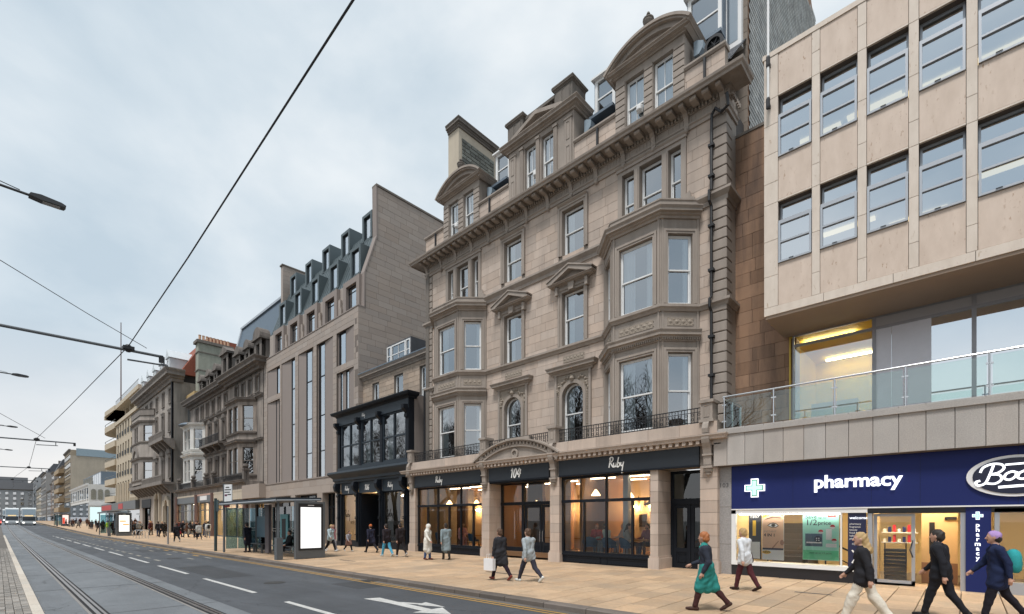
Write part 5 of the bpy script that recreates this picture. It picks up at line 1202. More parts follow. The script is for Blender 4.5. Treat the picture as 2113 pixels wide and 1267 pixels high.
# ground floor columns, windows
cols = [(-33.1, -32.5), (-30.45, -30.05), (-27.5, -27.15), (-24.75, -24.38)]
for a, b in cols:
    c = (a + b) / 2; mb = MB(F6); mb.box(a, b, -.25, .02, .15, 3.9); mb.box(a - .03, b + .03, -.25, .06, .15, .55); mb.tube([(c, .06, .55), (c, .06, 3.75)], .075, 10)
    for z in (1.0, 2.1, 2.2, 3.3): mb.box(c - .1, c + .1, .0, .17, z, z + .06)
    mb.build('column', NAVY, h106)
    mb = MB(F6); mb.extu([(.0, 3.6), (.14, 3.62), (.2, 3.75), (.12, 3.9), (.22, 4.0), (.36, 4.1), (.42, 4.35), (.36, 4.6), (.0, 4.64)], c - .14, c + .14); mb.tube([(c - .16, .26, 4.4), (c + .16, .26, 4.4)], .15, 10); mb.build('scroll_console', NAVY, h106)
for (a, b), t_, u in (((-32.5, -30.45), 'Ruby', -31.95), ((-30.05, -27.5), '106', -29.25), ((-27.15, -24.75), 'Ruby', -26.5)):
    f_ = MB(F6).box(a, b, -.15, .0, 3.86, 4.62).build('fascia_board', NAVY2, h106); script(f_, F6, t_, u, 4.1 if t_ == 'Ruby' else 4.05, .32 if t_ == 'Ruby' else .36, LETW, .0, .02, .05 if t_ == 'Ruby' else .065, sx=1.2)
mb = MB(F6); mb.sweep([(-.2, 4.62), (.1, 4.62), (.12, 4.75), (.2, 4.8), (.2, 4.95), (.24, 5.0), (.45, 5.2), (.5, 5.3), (.46, 5.42), (.3, 5.46), (-.2, 5.5)], [(A6 - .1, -.4), (A6 - .1, 0), (B6 + .15, 0), (B6 + .15, -.8)]); mb.build('middle_cornice', NAVY2, h106)
mb = MB(F6); u = A6
while u < B6 + .1: mb.box(u, u + .055, .18, .27, 5.03, 5.16); u += .11
mb.build('dentil_course', NAVY, h106, kind='stuff')
# upper glazed box
MB(F6).box(A6, B6 + .05, -.15, .0, 5.5, 5.72).build('sill_board', NAVY2, h106)
bays6 = [(-32.6, -30.1), (-29.85, -27.45), (-27.2, -24.6)]
for a, b in bays6:
    m_ = (a + b) / 2
    mb = frame_mb(F6, a, b, 5.72, 8.75, .1, -.18, -.05); mb.box(m_ - .05, m_ + .05, -.18, -.04, 5.8, 8.68); mb.box(a + .08, b - .08, -.17, -.06, 7.2, 7.3); w_ = mb.build('oriel_window', NAVY2, h106)
    for p, q in ((a + .08, m_ - .04), (m_ + .04, b - .08)):
        for r, t in ((5.8, 7.22), (7.28, 8.68)): MB(F6).quad((p, -.12, r), (q, -.12, r), (q, -.12, t), (p, -.12, t)).build('pane', GLASS('oriel_glass', .30, (.85, .9, .92), wob=.05), w_)
    curtain(w_, F6, a + .1, a + 1.0, 5.8, 8.6, -.4, M('sheer_curtain', (.5, .6, .62), .9))
for i, x in enumerate((A6 + .2, -29.97, -27.32, B6 - .1)):
    MB(F6).box(x - .14, x + .14, -.15, .0, 5.72, 8.95).build('oriel_pilaster', NAVY, h106)
    mb = MB(F6); mb.extu([(.0, 8.15), (.12, 8.2), (.14, 8.35), (.08, 8.45), (.2, 8.55), (.34, 8.7), (.36, 8.92), (.0, 8.96)], x - .13, x + .13); mb.tube([(x - .15, .2, 8.78), (x + .15, .2, 8.78)], .12, 10); mb.build('scroll_console', NAVY, h106)
fb = MB(F6).box(A6, B6 + .05, -.15, .03, 8.75, 9.36).build('oriel_fascia', NAVY2, h106); script(fb, F6, 'Ruby', -29.6, 8.98, .22, LETW, .03, .045, .055, sx=1.2)
MB(F6).sweep([(-.2, 9.34), (.05, 9.34), (.1, 9.42), (.3, 9.5), (.36, 9.62), (.36, 9.68), (-.2, 9.72)], [(A6 - .02, -.3), (A6 - .02, .0), (B6 + .12, .0), (B6 + .12, -.5)]).build('oriel_cornice', NAVY, h106)
MB(F6).box(B6 - .05, B6 + .07, -.4, -.02, 5.5, 9.4).build('corner_board', NAVY, h106)
MB(F6).box(B6 - .25, B6 + .08, -2.3, -.4, .15, 9.6).build('side_wall', M('grey_render', (.27, .235, .215), .85, .12, 1.2, stain=.35, stcol=(.17, .14, .13)), h106)
MB(F6).box(A6, B6, -2.3, -.2, 9.5, 9.66).build('oriel_roof', LEAD, h106)
mb = MB(F6); mb.box(A6, B6 - .25, -2.6, -.2, 5.35, 5.5); mb.box(A6, B6 - .25, -2.7, -2.6, 5.5, 9.5); mb.box(A6 - .05, A6, -2.6, -.2, 5.5, 9.5); mb.build('upper_room', M('dim_room', (.16, .13, .11), .9), h106)
wl = MB(F6).lathe([(.02, 6.9), (.07, 6.98), (.07, 7.15), (.02, 7.22)], -25.4, -2.5, 8).build('wall_lamp', EMIT('wall_lamp_glow', (1, .6, .25), 30), h106)
mb = MB(F6); mb.tube([(-28.1, -.9, 5.5), (-28.0, -.9, 6.2), (-28.25, -.9, 6.8), (-28.1, -.9, 7.4), (-27.85, -.9, 7.7)], .09, 8, r1=.04); mb.tube([(-28.2, -.9, 6.9), (-28.4, -.9, 7.3), (-28.35, -.9, 7.6)], .05, 6); mb.build('antler_ornament', BLACK, h106)
# shop windows and recessed door
for a, b in ((-32.5, -30.45), (-27.15, -24.75)):
    mb = frame_mb(F6, a, b, .55, 3.86, .08, -.25, -.12); mb.box(a, b, -.25, -.08, .15, .55); w_ = mb.build('shop_window', NAVY, h106)
    MB(F6).quad((a, -.18, .55), (b, -.18, .55), (b, -.18, 3.86), (a, -.18, 3.86)).build('pane', GLS, w_)
    script(w_, F6, 'Ruby', a + .15, 2.25, .5, BLACK, -.175, -.168, .04, sx=1.1); script(w_, F6, 'HOTEL', a + 1.0, 1.75, .36, BLACK, -.175, -.168, .025, sx=1.2)
mb = MB(F6); mb.box(-30.05, -29.95, -1.6, -.1, .15, 3.86); mb.box(-27.6, -27.5, -1.6, -.1, .15, 3.86); mb.box(-30.05, -28.6, -1.65, -1.55, .15, 3.86); mb.box(-28.6, -27.5, -1.6, -1.5, 2.6, 2.75); mb.box(-28.65, -28.55, -1.65, -1.5, .15, 3.86); mb.build('door_recess', NAVY, h106)
glazed_door(h106, F6, -28.55, -27.6, .18, 2.6, -1.55, NAVY, GLS)
mb = MB(); mb.box(A6, B6 - .3, -22, -17.0, .1, .16, 0); mb.box(A6, B6 - .3, -22.1, -22, .16, 4.2, 1); mb.box(A6 - .05, A6, -22, -17.0, .16, 4.2, 1); mb.box(A6, B6 - .3, -22, -17.0, 4.1, 4.2, 1); mb.box(-29.95, -29.85, -22, -18.4, .16, 4.1, 1); mb.box(-27.15, -27.0, -22, -18.4, .16, 4.1, 1)
mb.build('shop_interior', [TIMBER, M('pale_plaster', (.55, .47, .37), .8)], h106)
for x, y, z, r in ((-31.3, 18.3, 1.75, .34), (-31.9, 19.5, 3.7, .3), (-26.2, 18.6, 3.7, .3), (-28.1, 19.2, 3.7, .3), (-25.9, 20, 3.4, .3), (-31.0, 19, 3.4, .25)):
    inst('pendant_lamp', MB().lathe([(r * .2, .16), (r, 0), (r * .9, -.03), (0, -.03)], 0, 0, 16).mesh('pendant_lamp', EMIT('pendant_glow', (1, .72, .4), 9)), (x, y, z), h106)
MB().box(-25.7, -25.4, -18.2, -17.9, .16, 3.6).build('green_display', M('green_display', (.10, .2, .06), .6), h106)
# old stone front above and behind the box
F6U = Fr(0, 19.0)
hs = [(-32.05, -31.15, 9.3, 12.1), (-29.2, -28.1, 9.3, 12.12), (-26.2, -25.2, 9.3, 12.12)]
w6 = MB(F6U).wallholes(-33.4, -23.7, 9.0, 12.6, hs, -.012, -.3).build('wall', MORTAR, h106)
ashlar(w6, F6U, -33.4, -23.8, 9.6, 12.6, .33, (.45, 1.0), hs, M('warm_rubble', (.40, .325, .26), .9, .2, 1.5, rnd=.18, bump=.4, bs=25, stain=.3, stcol=(.2, .16, .13)), gap=.02, limit=90)
for a, b, c, d in hs: sash(h106, F6U, a + .02, b - .02, c, d - .02, -.2, curt='')
MB(F6U).sweep(CORN(12.5, .45, .4), [(-33.35, 0), (-23.8, 0)]).build('cornice', TRIM, h106)
mb = MB(F6U); mb.quad((-33.4, -.0, 12.95), (-23.8, .0, 12.95), (-23.8, -4, 15.6), (-33.4, -4, 15.6)); mb.quad((-33.4, -4, 15.6), (-23.8, -4, 15.6), (-23.8, -8, 12.5), (-33.4, -8, 12.5)); mb.build('roof', SLATE, h106)
MB(F6U).box(-33.4, -23.8, -.1, .42, 12.95, 13.02).build('gutter', LEAD, h106)
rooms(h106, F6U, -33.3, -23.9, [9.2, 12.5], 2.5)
for a, b, bars in ((-31.2, -28.25, 1), (-26.3, -24.3, 0)):
    mb = MB(F6U); mb.box(a, b, -3.2, -.75, 14.75, 14.88); d6 = mb.build('slate_dormer', SLATE, h106)
    mb = MB(F6U); mb.box(b - .04, b + .02, -3.2, -.75, 13.2, 14.75); mb.box(a - .02, a + .04, -3.2, -.75, 13.2, 14.75); mb.build('dormer_cheek', SLATE, d6)
    for k, (p, q) in enumerate(((a + .02, a + .55), (a + .6, b - .6), (b - .55, b - .02)) if b - a > 2.2 else ((a + .1, a + .9), (a + .95, b - .05))):
        mb = frame_mb(F6U, p, q, 13.3, 14.74, .09, -.78, -.68); mb.box(p, q, -.78, -.7, 14.0, 14.06)
        if q - p > 1: mb.box((p + q) / 2 - .02, (p + q) / 2 + .02, -.77, -.7, 13.35, 14.7)
        mb.build('dormer_frame', WHITE, d6); MB(F6U).quad((p + .05, -.74, 13.35), (q - .05, -.74, 13.35), (q - .05, -.74, 14.7), (p + .05, -.74, 14.7)).build('pane', GL, d6)

# ================================================================ modern grey-brown stone block
grey = tag(empty('modern_stone_block', (-43, 18.6, 0)), 'modern grey brown stone block with tall slot windows and green zinc dormers', 'building')
FGm = Fr(0, 18.6); GL0, GR0 = -52.25, -33.38
piers = [(-52.25, -51.3), (-48.15, -47.75), (-44.7, -44.0), (-40.95, -40.35), (-37.4, -36.8), (-34.05, GR0)]
openings = [(p[1], q[0]) for p, q in zip(piers, piers[1:])]
hs = []
for i, (a, b) in enumerate(openings):
    zb = 5.6 if i in (3, 4) else 5.15
    if i in (0, 4): hs += [(a, b, 14.3, 16.95), (a, b, zb, 13.75)]
    else: hs.append((a, b, zb, 16.95))
gw = MB(FGm).wallholes(GL0, GR0, .1, 18.2, hs, -.012, -.55).build('wall', M('grey_joint', (.16, .135, .118), .9), grey)
ashlar(gw, FGm, GL0, GR0, 5.2, 18.2, .43, (.9, 1.3), hs, GREYST, gap=.014, limit=200)
for i, (a, b, c, d) in enumerate(hs):
    bay = min(range(5), key=lambda k: abs((openings[k][0] + openings[k][1]) / 2 - (a + b) / 2)); L = b - a
    slot = d < 14
    if bay in (3, 4): g0, g1 = a + .12, a + 1.25
    elif bay == 2: g0, g1 = a + 1.3, a + 2.5
    else: g0, g1 = b - 1.15, b - .08
    if slot:
        for q0, q1 in ((a + .35, a + .75), (a + 1.25, a + 1.75)) if bay == 4 else ((b - 1.35, b - 1.15), (b - .6, b - .1)): simple_window(grey, FGm, q0, q1, c, d, -.2, .05, NAVY)
        rest = [(a, a + .35), (a + .75, a + 1.25), (a + 1.75, b)] if bay == 4 else [(a, b - 1.35), (b - 1.15, b - .6), (b - .1, b)]
    else:
        tr = [z for z in (14.2, 10.9, 7.9) if c + .3 < z < d - .3]
        simple_window(grey, FGm, g0, g1, c, d, -.2, .07, NAVY, trans=tr); rest = [(a, g0), (g1, b)]
    for q0, q1 in rest:
        if q1 - q0 < .05: continue
        w0_, w1_ = (-.17, -.17) if q1 - q0 < .7 else ((-.17, -.05) if q0 > a + .1 else (-.05, -.17))
        MB(FGm).extz([(q0, -.5), (q0, w0_), (q1, w1_), (q1, -.5)], c + .001, d - .001).build('splayed_panel', GREYPN, grey)
rooms(grey, FGm, GL0 + .1, GR0 - .1, [.2, 5.0, 8.2, 11.2, 14.2, 18.0], 3, w=-.6)
MB(FGm).box(GL0, GR0 + .02, -.6, .04, 18.2, 18.28).build('coping', GREYPN, grey)
# side gable facing along the street
FGs = Fr(GR0, 18.6, R(90))
def gspan(z):
    if z < 18.3: return (0, 12)
    if z < 20.9: return (.6, 12)
    if z < 24.1: return (.6 + (z - 20.9) / 3.2 * 1.05, 12)
    return (1.65, 12)
sb = MB(FGs); sb.extw([(0, .1), (12, .1), (12, 28.0), (1.62, 28.0), (1.65, 24.1), (.6, 20.9), (.6, 18.25), (0, 18.25)], -.5, -.012); sb = sb.build('gable_wall', M('grey_joint', (.16, .135, .118)), grey)
ashlar(sb, FGs, 0, 12, 9.0, 27.95, .46, (.9, 1.5), [], GREYST, gap=.014, span=gspan, limit=300, near=1)
MB(FGs).box(0, 12, -.5, 0, .1, 9.0).build('gable_base', GREYPN, grey)
MB(FGs).box(1.5, 12.1, -.58, .06, 27.98, 28.14).build('gable_coping', TRIMD, grey)
MB(FGs).extw([(.55, 18.25), (.6, 20.9), (1.66, 24.1), (1.62, 28.0), (1.5, 28.0), (1.54, 24.1), (.5, 20.95), (.45, 18.25)], -.55, .03).build('gable_edge', GREYPN, grey)
FGl = Fr(GL0 + .5, 18.6, R(90)); MB(FGl).extw([(1.7, 18), (10, 18), (10, 28.5), (1.7, 28.5)], -.5, -.012).build('far_gable', GREYST, grey)
ashlar(sb, FGl, 1.7, 8, 23.5, 28.4, .46, (.9, 1.5), [], GREYST, gap=.014, limit=0, name='far_gable_stone')
MB(FGl).box(1.6, 10, -.6, .06, 28.5, 28.64).build('gable_coping', TRIMD, grey)
# mansard
mb = MB(FGm); mb.quad((GL0, -.6, 18.2), (GR0 - .4, -.6, 18.2), (GR0 - .4, -.6, 20.9), (GL0, -.6, 20.9)); mb.build('mansard_base', GREYST, grey)
mb = MB(FGm); mb.quad((GL0, -.62, 20.85), (GR0 - .3, -.62, 20.85), (GR0 - .3, -2.3, 25.6), (GL0, -2.3, 25.6)); mb.quad((GL0, -2.3, 25.6), (GR0 - .3, -2.3, 25.6), (GR0 - .3, -8, 26.2), (GL0, -8, 26.2)); rf = mb.build('mansard_roof', ZINC, grey)
sl = Vector((0, -1.68, 4.75)).normalized()
k = 0; u = GL0 + .3
while u < GR0 - .4:
    mb = MB(FGm); mb.add([(u - .018, -.60, 20.86), (u + .018, -.60, 20.86), (u + .018, -2.28, 25.6), (u - .018, -2.28, 25.6), (u - .018, -.66, 20.86), (u + .018, -.66, 20.86), (u + .018, -2.34, 25.6), (u - .018, -2.34, 25.6)], [(0, 1, 2, 3), (0, 3, 7, 4), (1, 5, 6, 2)]); mb.build('standing_seam', ZINC, rf); u += .45
def hooded(c, wd, z0, z1, wf, depth, mat, t, glz=NAVY, off=.0, gi=.16):
    a, b = c - wd / 2, c + wd / 2
    mb = MB(FGm); mb.box(a, a + t, wf - depth, wf, z0, z1); mb.box(b - t, b, wf - depth, wf, z0, z1); mb.box(a + t, b - t, wf - depth, wf, z1 - t, z1); mb.box(a + t, b - t, wf - depth, wf - .02, z0 - .1, z0 + .02)
    d = mb.build('dormer', mat, grey)
    mb = frame_mb(FGm, a + t, b - t, z0, z1 - t, .06, wf - gi - .06, wf - gi + .02)
    if off: mb.box(a + t, b - t, wf - gi - .07, wf - gi + .03, z1 - t - off - .05, z1 - t - off)
    mb.build('dormer_frame', glz, d)
    MB(FGm).quad((a + t, wf - gi, z0), (b - t, wf - gi, z0), (b - t, wf - gi, z1 - t), (a + t, wf - gi, z1 - t)).build('pane', GLD, d)
    MB(FGm).box(a + t, b - t, wf - gi - .3, wf - gi - .26, z0, z1 - t).build('dormer_back', DARK, d)
    return d
for i in range(5):
    c = -35.0 - 3.56 * i; hooded(c, 2.5, 18.3, 20.85, -.28, 1.0, GREYPN, .45, off=.45, gi=.27)
    MB(FGm).box(c + 1.25, c + 1.75, -.55, -.4, 18.25, 19.2).box(c + 1.25, c + 1.6, -.55, -.4, 19.2, 19.9).build('stepped_wall', GREYST, grey) if i else None
    hooded(-35.15 - 3.56 * i, 1.65, 21.3, 23.6, -.72, 1.6, ZINC, .26)
    hooded(-35.5 - 3.58 * i, 1.5, 24.8, 26.95, -1.95, 2.4, ZINC, .24)
# low projecting ground floor
FL_ = Fr(0, 17.2)
lb = MB(FL_).box(-52.4, -33.2, -1.5, -.012, 4.1, 5.35).build('ground_band', M('grey_joint', (.16, .135, .118)), grey)
ashlar(lb, FL_, -52.4, -33.2, 4.15, 5.3, .57, (1.2, 1.8), [], GREYST, limit=60)
MB(FL_).box(-52.4, -47.8, 0, .6, 4.15, 5.45).build('entrance_canopy', GREYST, grey)
MB(FL_).box(-52.6, -33.2, -1.5, .05, 5.3, 5.4).build('ground_coping', GREYPN, grey)
for a, b in ((-52.4, -51.6), (-47.8, -46.9), (-42.2, -41.3), (-37.2, -36.3), (-34.2, -33.2)): MB(FL_).box(a, b, -.8, 0, .1, 4.15).build('ground_pier', GREYST, grey)
for a, b in ((-51.6, -47.8), (-46.9, -42.2), (-41.3, -37.2), (-36.3, -34.2)):
    mb = frame_mb(FL_, a, b, .2, 4.1, .09, -.6, -.5); n = 3
    for k in range(1, n): c = a + (b - a) * k / n; mb.box(c - .04, c + .04, -.6, -.5, .2, 4.1)
    mb.box(a, b, -.6, -.5, 3.0, 3.1); w_ = mb.build('shop_window', NAVY, grey); MB(FL_).quad((a, -.55, .2), (b, -.55, .2), (b, -.55, 4.1), (a, -.55, 4.1)).build('pane', GLS, w_)
mb = MB(FL_); mb.box(-52.3, -33.3, -6, -.9, .1, .16, 0); mb.box(-52.3, -33.3, -6.1, -6, .16, 4.3, 1); mb.box(-52.3, -33.3, -6, -.9, 4.25, 4.3, 1)
for x in (-47.3, -41.8, -36.8): mb.box(x - .05, x + .05, -6, -1, .16, 4.25, 1)
mb.build('shop_interior', [M('shop_vinyl', (.3, .25, .2)), M('dusky_plaster', (.40, .28, .20), .8)], grey)
for x in (-50, -46, -43.5, -40, -38.2, -35.2): inst('ceiling_panel', lt, (x, 19.6, 4.22), grey)
# ================================================================ old stone building with blue slate mansard
dome = tag(empty('mansard_stone_building', (-66, 18.6, 0)), 'soot stained stone building with blue slate mansard tower and one white painted bay', 'building')
FD = Fr(0, 18.6); DA, DB = -79.6, -52.4
hs = []
w3 = [-53.9, -56.0, -58.1, -60.3] + [-64.2, -66.6, -69.0, -71.4, -73.8, -76.2]
hs += [(x - .45, x + .45, 15.4, 17.1) for x in w3]
mid = [-64.7, -67.5, -70.3]
hs += [(x - .5, x + .5, 11.7, 13.9) for x in mid] + [(x - .5, x + .5, 7.0, 9.5) for x in mid] + [(-62.2, -61.6, 7.0, 9.6), (-62.2, -61.6, 11.6, 13.8)]
hs += [(-60.0, -54.6, 6.9, 14.3), (-78.6, -73.2, 6.8, 14.4)]
MB(FD).wallholes(DA, DB, 5.2, 18.6, hs, 0, -.3).build('wall', OLDST, dome)
for x in w3:
    architrave(dome, FD, x - .45, x + .45, 15.4, 17.1, .16, .1, mat=OLDDK); simple_window(dome, FD, x - .45, x + .45, 15.4, 17.1, -.2, .05, WHITEST, GL, trans=(16.25,))
    MB(FD).box(x - 1.35, x - .75, 0, .05, 15.45, 17.0).build('blind_panel', OLDST, dome)
for x in mid:
    for a, b in ((11.7, 13.9), (7.0, 9.5)):
        architrave(dome, FD, x - .5, x + .5, a, b, .2, .14, mat=OLDDK, head=.2); simple_window(dome, FD, x - .5, x + .5, a, b, -.2, .05, WHITEST, GL, trans=((a + b) / 2,))
        if a > 10: mb = MB(FD); mb.arch(x, b + .35, 0, .5, 0, .25, n=8); mb.build('window_crest', OLDDK, dome)
for a, b in ((7.0, 9.6), (11.6, 13.8)): simple_window(dome, FD, -62.2, -61.6, a, b, -.2, .05, OLDDK, GL)
def canted(par, fr, u0, u1, p, cx, levels, wm, tm, top, tmp=None, gl=None, fm=None):
    pl = [(u0, 0), (u0 + cx, p), (u1 - cx, p), (u1, 0)]; body = MB(fr)
    for i, (a, b) in enumerate(zip(pl, pl[1:])):
        L = math.hypot(b[0] - a[0], b[1] - a[1]); f2 = fr.sub(a[0], a[1], -math.atan2(b[1] - a[1], b[0] - a[0])); q = []
        for z0, z1 in levels:
            ws = [(L / 2 - min(.8, L * .3), L / 2 + min(.8, L * .3))] if L < 3 else [(L / 2 - 1.5, L / 2 - .15), (L / 2 + .15, L / 2 + 1.5)]
            for c, d in ws: q.append((c, d, z0, z1)); simple_window(par, f2, c, d, z0, z1, -.15, .07, fm or OLDDK, gl or GL, trans=((z0 + z1) / 2,))
        body.fr = f2; body.wallholes(0, L, levels[0][0] - .9, top, q, 0, -.2)
    body.build('bay', wm, par)
    for z0, z1 in levels:
        MB(fr).sweep(CORN(z1 + .35, .4, .35), pl).build('bay_cornice', tm, par); MB(fr).sweep(CORN(z0 - .4, .3, .2), pl).build('bay_sill', tm, par)
    MB(fr).extz(pl, top - .05, top).build('bay_roof', tmp or tm, par)
canted(dome, FD, -60.6, -54.2, 1.3, 1.3, [(6.9, 9.7), (11.4, 14.1)], OLDST, OLDDK, 14.8)
canted(dome, FD, -79.0, -72.6, 1.3, 1.3, [(7.1, 10.0), (11.4, 14.0)], WHITEST, WHITEST, 14.6, LEAD, fm=WHITEST)
mb = MB(FD); mb.lathe([(2.2, 14.6), (1.8, 14.9), (.8, 15.1), (0, 15.15)], -75.8, .1, 12); mb.build('bay_cap', LEAD, dome)
for a, b in ((DA, DB),): MB(FD).sweep(CORN(17.5, 1.05, 1.0), [(a, -.5), (a, 0), (-63.3, 0), (-63.2, .25), (b, .25), (b, -.5)]).build('cornice', OLDDK, dome)
mb = MB(FD); u = DA + .2
while u < DB - .2: mb.box(u, u + .2, .1, .7, 17.75, 18.0); u += .55
mb.build('modillion_course', OLDDK, dome, kind='stuff')
MB(FD).sweep(CORN(14.7, .4, .3), [(DA, 0), (DB, 0)]).build('string_course', OLDDK, dome); MB(FD).sweep(CORN(10.2, .35, .25), [(DA, 0), (DB, 0)]).build('string_course', OLDDK, dome)
for x, w_, h_ in ((-54.2, 2.2, 2.4), (-57.4, 1.7, 2.2), (-60.4, 1.7, 2.2), (-65.0, 2.6, 3.4), (-68.6, 1.5, 2.2), (-71.6, 1.5, 2.1), (-75.0, 1.5, 2.1)):
    mb = MB(FD); z0 = 18.5; mb.wallholes(x - w_ / 2, x + w_ / 2, z0, z0 + h_, [(x - w_ * .22, x + w_ * .22, z0 + .3, z0 + h_ - .4)], -.1, -.5); mb.box(x - w_ / 2, x + w_ / 2, -2.0, -.55, z0, z0 + h_)
    mb.box(x - w_ / 2 - .15, x + w_ / 2 + .15, -2, .15, z0 + h_, z0 + h_ + .22); mb.arch(x, z0 + h_ + .22, 0, w_ / 2, -1.0, .05, n=8) if w_ < 2.4 else mb.extw([(x - w_ / 2 - .2, z0 + h_ + .22), (x + w_ / 2 + .2, z0 + h_ + .22), (x, z0 + h_ + 1.0)], -1, .1)
    d_ = mb.build('stone_dormer', OLDDK, dome); MB(FD).quad((x - w_ * .22, -.3, z0 + .3), (x + w_ * .22, -.3, z0 + .3), (x + w_ * .22, -.3, z0 + h_ - .4), (x - w_ * .22, -.3, z0 + h_ - .4)).build('pane', GL, d_)
mb = MB(FD); mb.extu([(-.9, 18.5), (-2.6, 26.1), (-7, 26.1), (-9, 18.5)], -66.5, -52.6) ; mr = mb.build('mansard_roof', SLATEB, dome)
mb = MB(FD)
for u in (-66.6, -52.9): mb.tube([(u, -.85, 18.6), (u, -2.55, 26.15)], .16, 6)
mb.box(-66.8, -52.5, -2.9, -2.4, 26.05, 26.3); mb.build('lead_hip', M('pale_lead', (.42, .46, .5), .5, metal=.2), mr)
MB(FD).quad((DA, -.5, 18.5), (-66.5, -.5, 18.5), (-66.5, -3, 21.5), (DA, -3, 21.5)).build('rear_roof', SLATE, dome)
# chimney gable with a row of pots
FDc = Fr(-80.4, 19.75, R(90)); ch = MB(FDc).box(0, 4.3, -1.4, 0, 12, 27.6).build('chimney_gable', M('lichen_stone', (.30, .31, .26), .9, .25, 1.2, stain=.4, stcol=(.14, .15, .13)), dome)
for z in (23.6, 26.2): MB(FDc).box(-.1, 4.4, -1.5, .08, z, z + .15).build('chimney_band', TRIMD, ch)
MB(FDc).box(-.25, 4.55, -1.65, .25, 27.6, 28.0).build('chimney_cap', TRIMD, ch)
pot = MB().lathe([(.2, 0), (.22, .1), (.17, .2), (.16, .8), (.19, .85), (.19, .92)], 0, 0, 10).mesh('chimney_pot', M('terracotta_pot', (.52, .33, .22), .8))
for k in range(9): inst('chimney_pot', pot, (-81.1, 20.1 + k * .46, 28.0), ch)
# balconies of the middle windows and shop level
mb = MB(FD); mb.box(-71.4, -63.6, 0, 1.0, 11.1, 11.35)
for x in (-71, -69, -66.5, -64): mb.extu([(0, 10.3), (.2, 10.35), (.8, 10.9), (.9, 11.1), (0, 11.1)], x - .12, x + .12)
mb.build('balcony', OLDDK, dome)
def rail_simple(par, fr, u0, u1, z0, z1, w, step=.2, mat=None, name='iron_railing'):
    mb = MB(fr); mb.box(u0, u1, w - .03, w + .03, z1 - .06, z1); mb.box(u0, u1, w - .02, w + .02, z0, z0 + .05); u = u0
    while u <= u1: mb.box(u - .018, u + .018, w - .018, w + .018, z0, z1); u += step
    return mb.build(name, mat or BLACK, par)
rail_simple(dome, FD, -71.4, -63.6, 11.35, 12.3, .95, .22)
FDs = Fr(0, 17.0)
MB(FDs).box(DA, DB, -1.6, 0, 5.2, 6.0).build('shop_cornice', OLDST, dome); MB(FDs).sweep(CORN(5.7, .4, .4), [(DA, 0), (DB, 0)]).build('shop_moulding', OLDDK, dome)
rail_simple(dome, FDs, DA, DB, 6.1, 6.9, -.1, .25)
for x in (-79, -72, -66.5, -63.5, -53): MB(FDs).box(x - .25, x + .25, -.4, .1, 6.0, 7.1).box(x - .3, x + .3, -.45, .15, 7.1, 7.25).lathe([(.1, 7.25), (.3, 7.5), (.25, 7.7), (.05, 7.75)], x, -.15, 8).build('terrace_urn', OLDDK, dome)
for a, b, m_, sg in ((-79.4, -70.2, CREAMST, 1), (-69.6, -63.6, M('pink_fascia', (.5, .33, .27), .6), 0), (-63.0, -52.6, CREAMST, 2)):
    MB(FDs).box(a, b, -.3, .02, 4.2, 5.2).build('shop_fascia', GREYM if sg != 2 else m_, dome); MB(FDs).box(a, b, -.3, .04, 5.0, 5.2).build('fascia_band', m_, dome)
    mb = frame_mb(FDs, a, b, .2, 4.2, .12, -.4, -.2); n = 3
    for k in range(1, n): c = a + (b - a) * k / n; mb.box(c - .06, c + .06, -.4, -.2, .2, 4.2)
    mb.box(a, b, -.4, -.2, 3.2, 3.3); w_ = mb.build('shop_window', GREYM, dome); MB(FDs).quad((a, -.3, .2), (b, -.3, .2), (b, -.3, 4.2), (a, -.3, 4.2)).build('pane', GLS, w_)
for x in (-79.6, -69.9, -63.3, -52.6): MB(FDs).tube([(x, .0, .15), (x, .0, 5.2)], .28, 10).build('shop_column', M('dark_red_granite', (.12, .07, .06), .4), dome)
MB(FDs).box(-68.4, -65.6, .02, .04, 4.45, 4.95).build('sign_plate', WHITE, dome)
mb = MB(FDs); mb.box(DA, DB, -6, -.5, .1, .16, 0); mb.box(DA, DB, -6.1, -6, .16, 4.4, 1); mb.box(DA, DB, -6, -.5, 4.3, 4.4, 1); mb.box(-69.9, -69.8, -6, -.5, .16, 4.3, 1); mb.box(-63.4, -63.3, -6, -.5, .16, 4.3, 1); mb.build('shop_interior', [M('shop_vinyl', (.3, .25, .2)), M('lit_shop_wall', (.62, .5, .32), .8)], dome)
for x in (-78, -76, -73.5, -71, -68.5, -66, -64.5, -61, -58, -55): inst('ceiling_panel', lt, (x, 19.2, 4.27), dome, (1.6, 2, 1))
rooms(dome, FD, DA + .1, DB - .1, [6.1, 10.4, 14.8, 18.4], 3)
# slim glazed infill beside it
gi = tag(empty('glazed_infill', (-82, 19.5, 0)), 'narrow dark glazed infill squeezed between the mansard building and the red roofed one', 'building')
FGi = Fr(0, 19.4); MB(FGi).box(-84.3, -79.7, -4, 0, .1, 19.8).build('body', CREAMST, gi)
for k in range(6):
    for j in range(3): simple_window(gi, FGi, -84.2 + j * 1.5, -82.75 + j * 1.5, 1.5 + k * 3, 4.4 + k * 3, .03, .06, GREYM, GLD)
MB(FGi).box(-84.3, -79.7, -4, .3, 19.5, 20.4).build('parapet', M('ochre_panel', (.42, .3, .14), .8), gi)
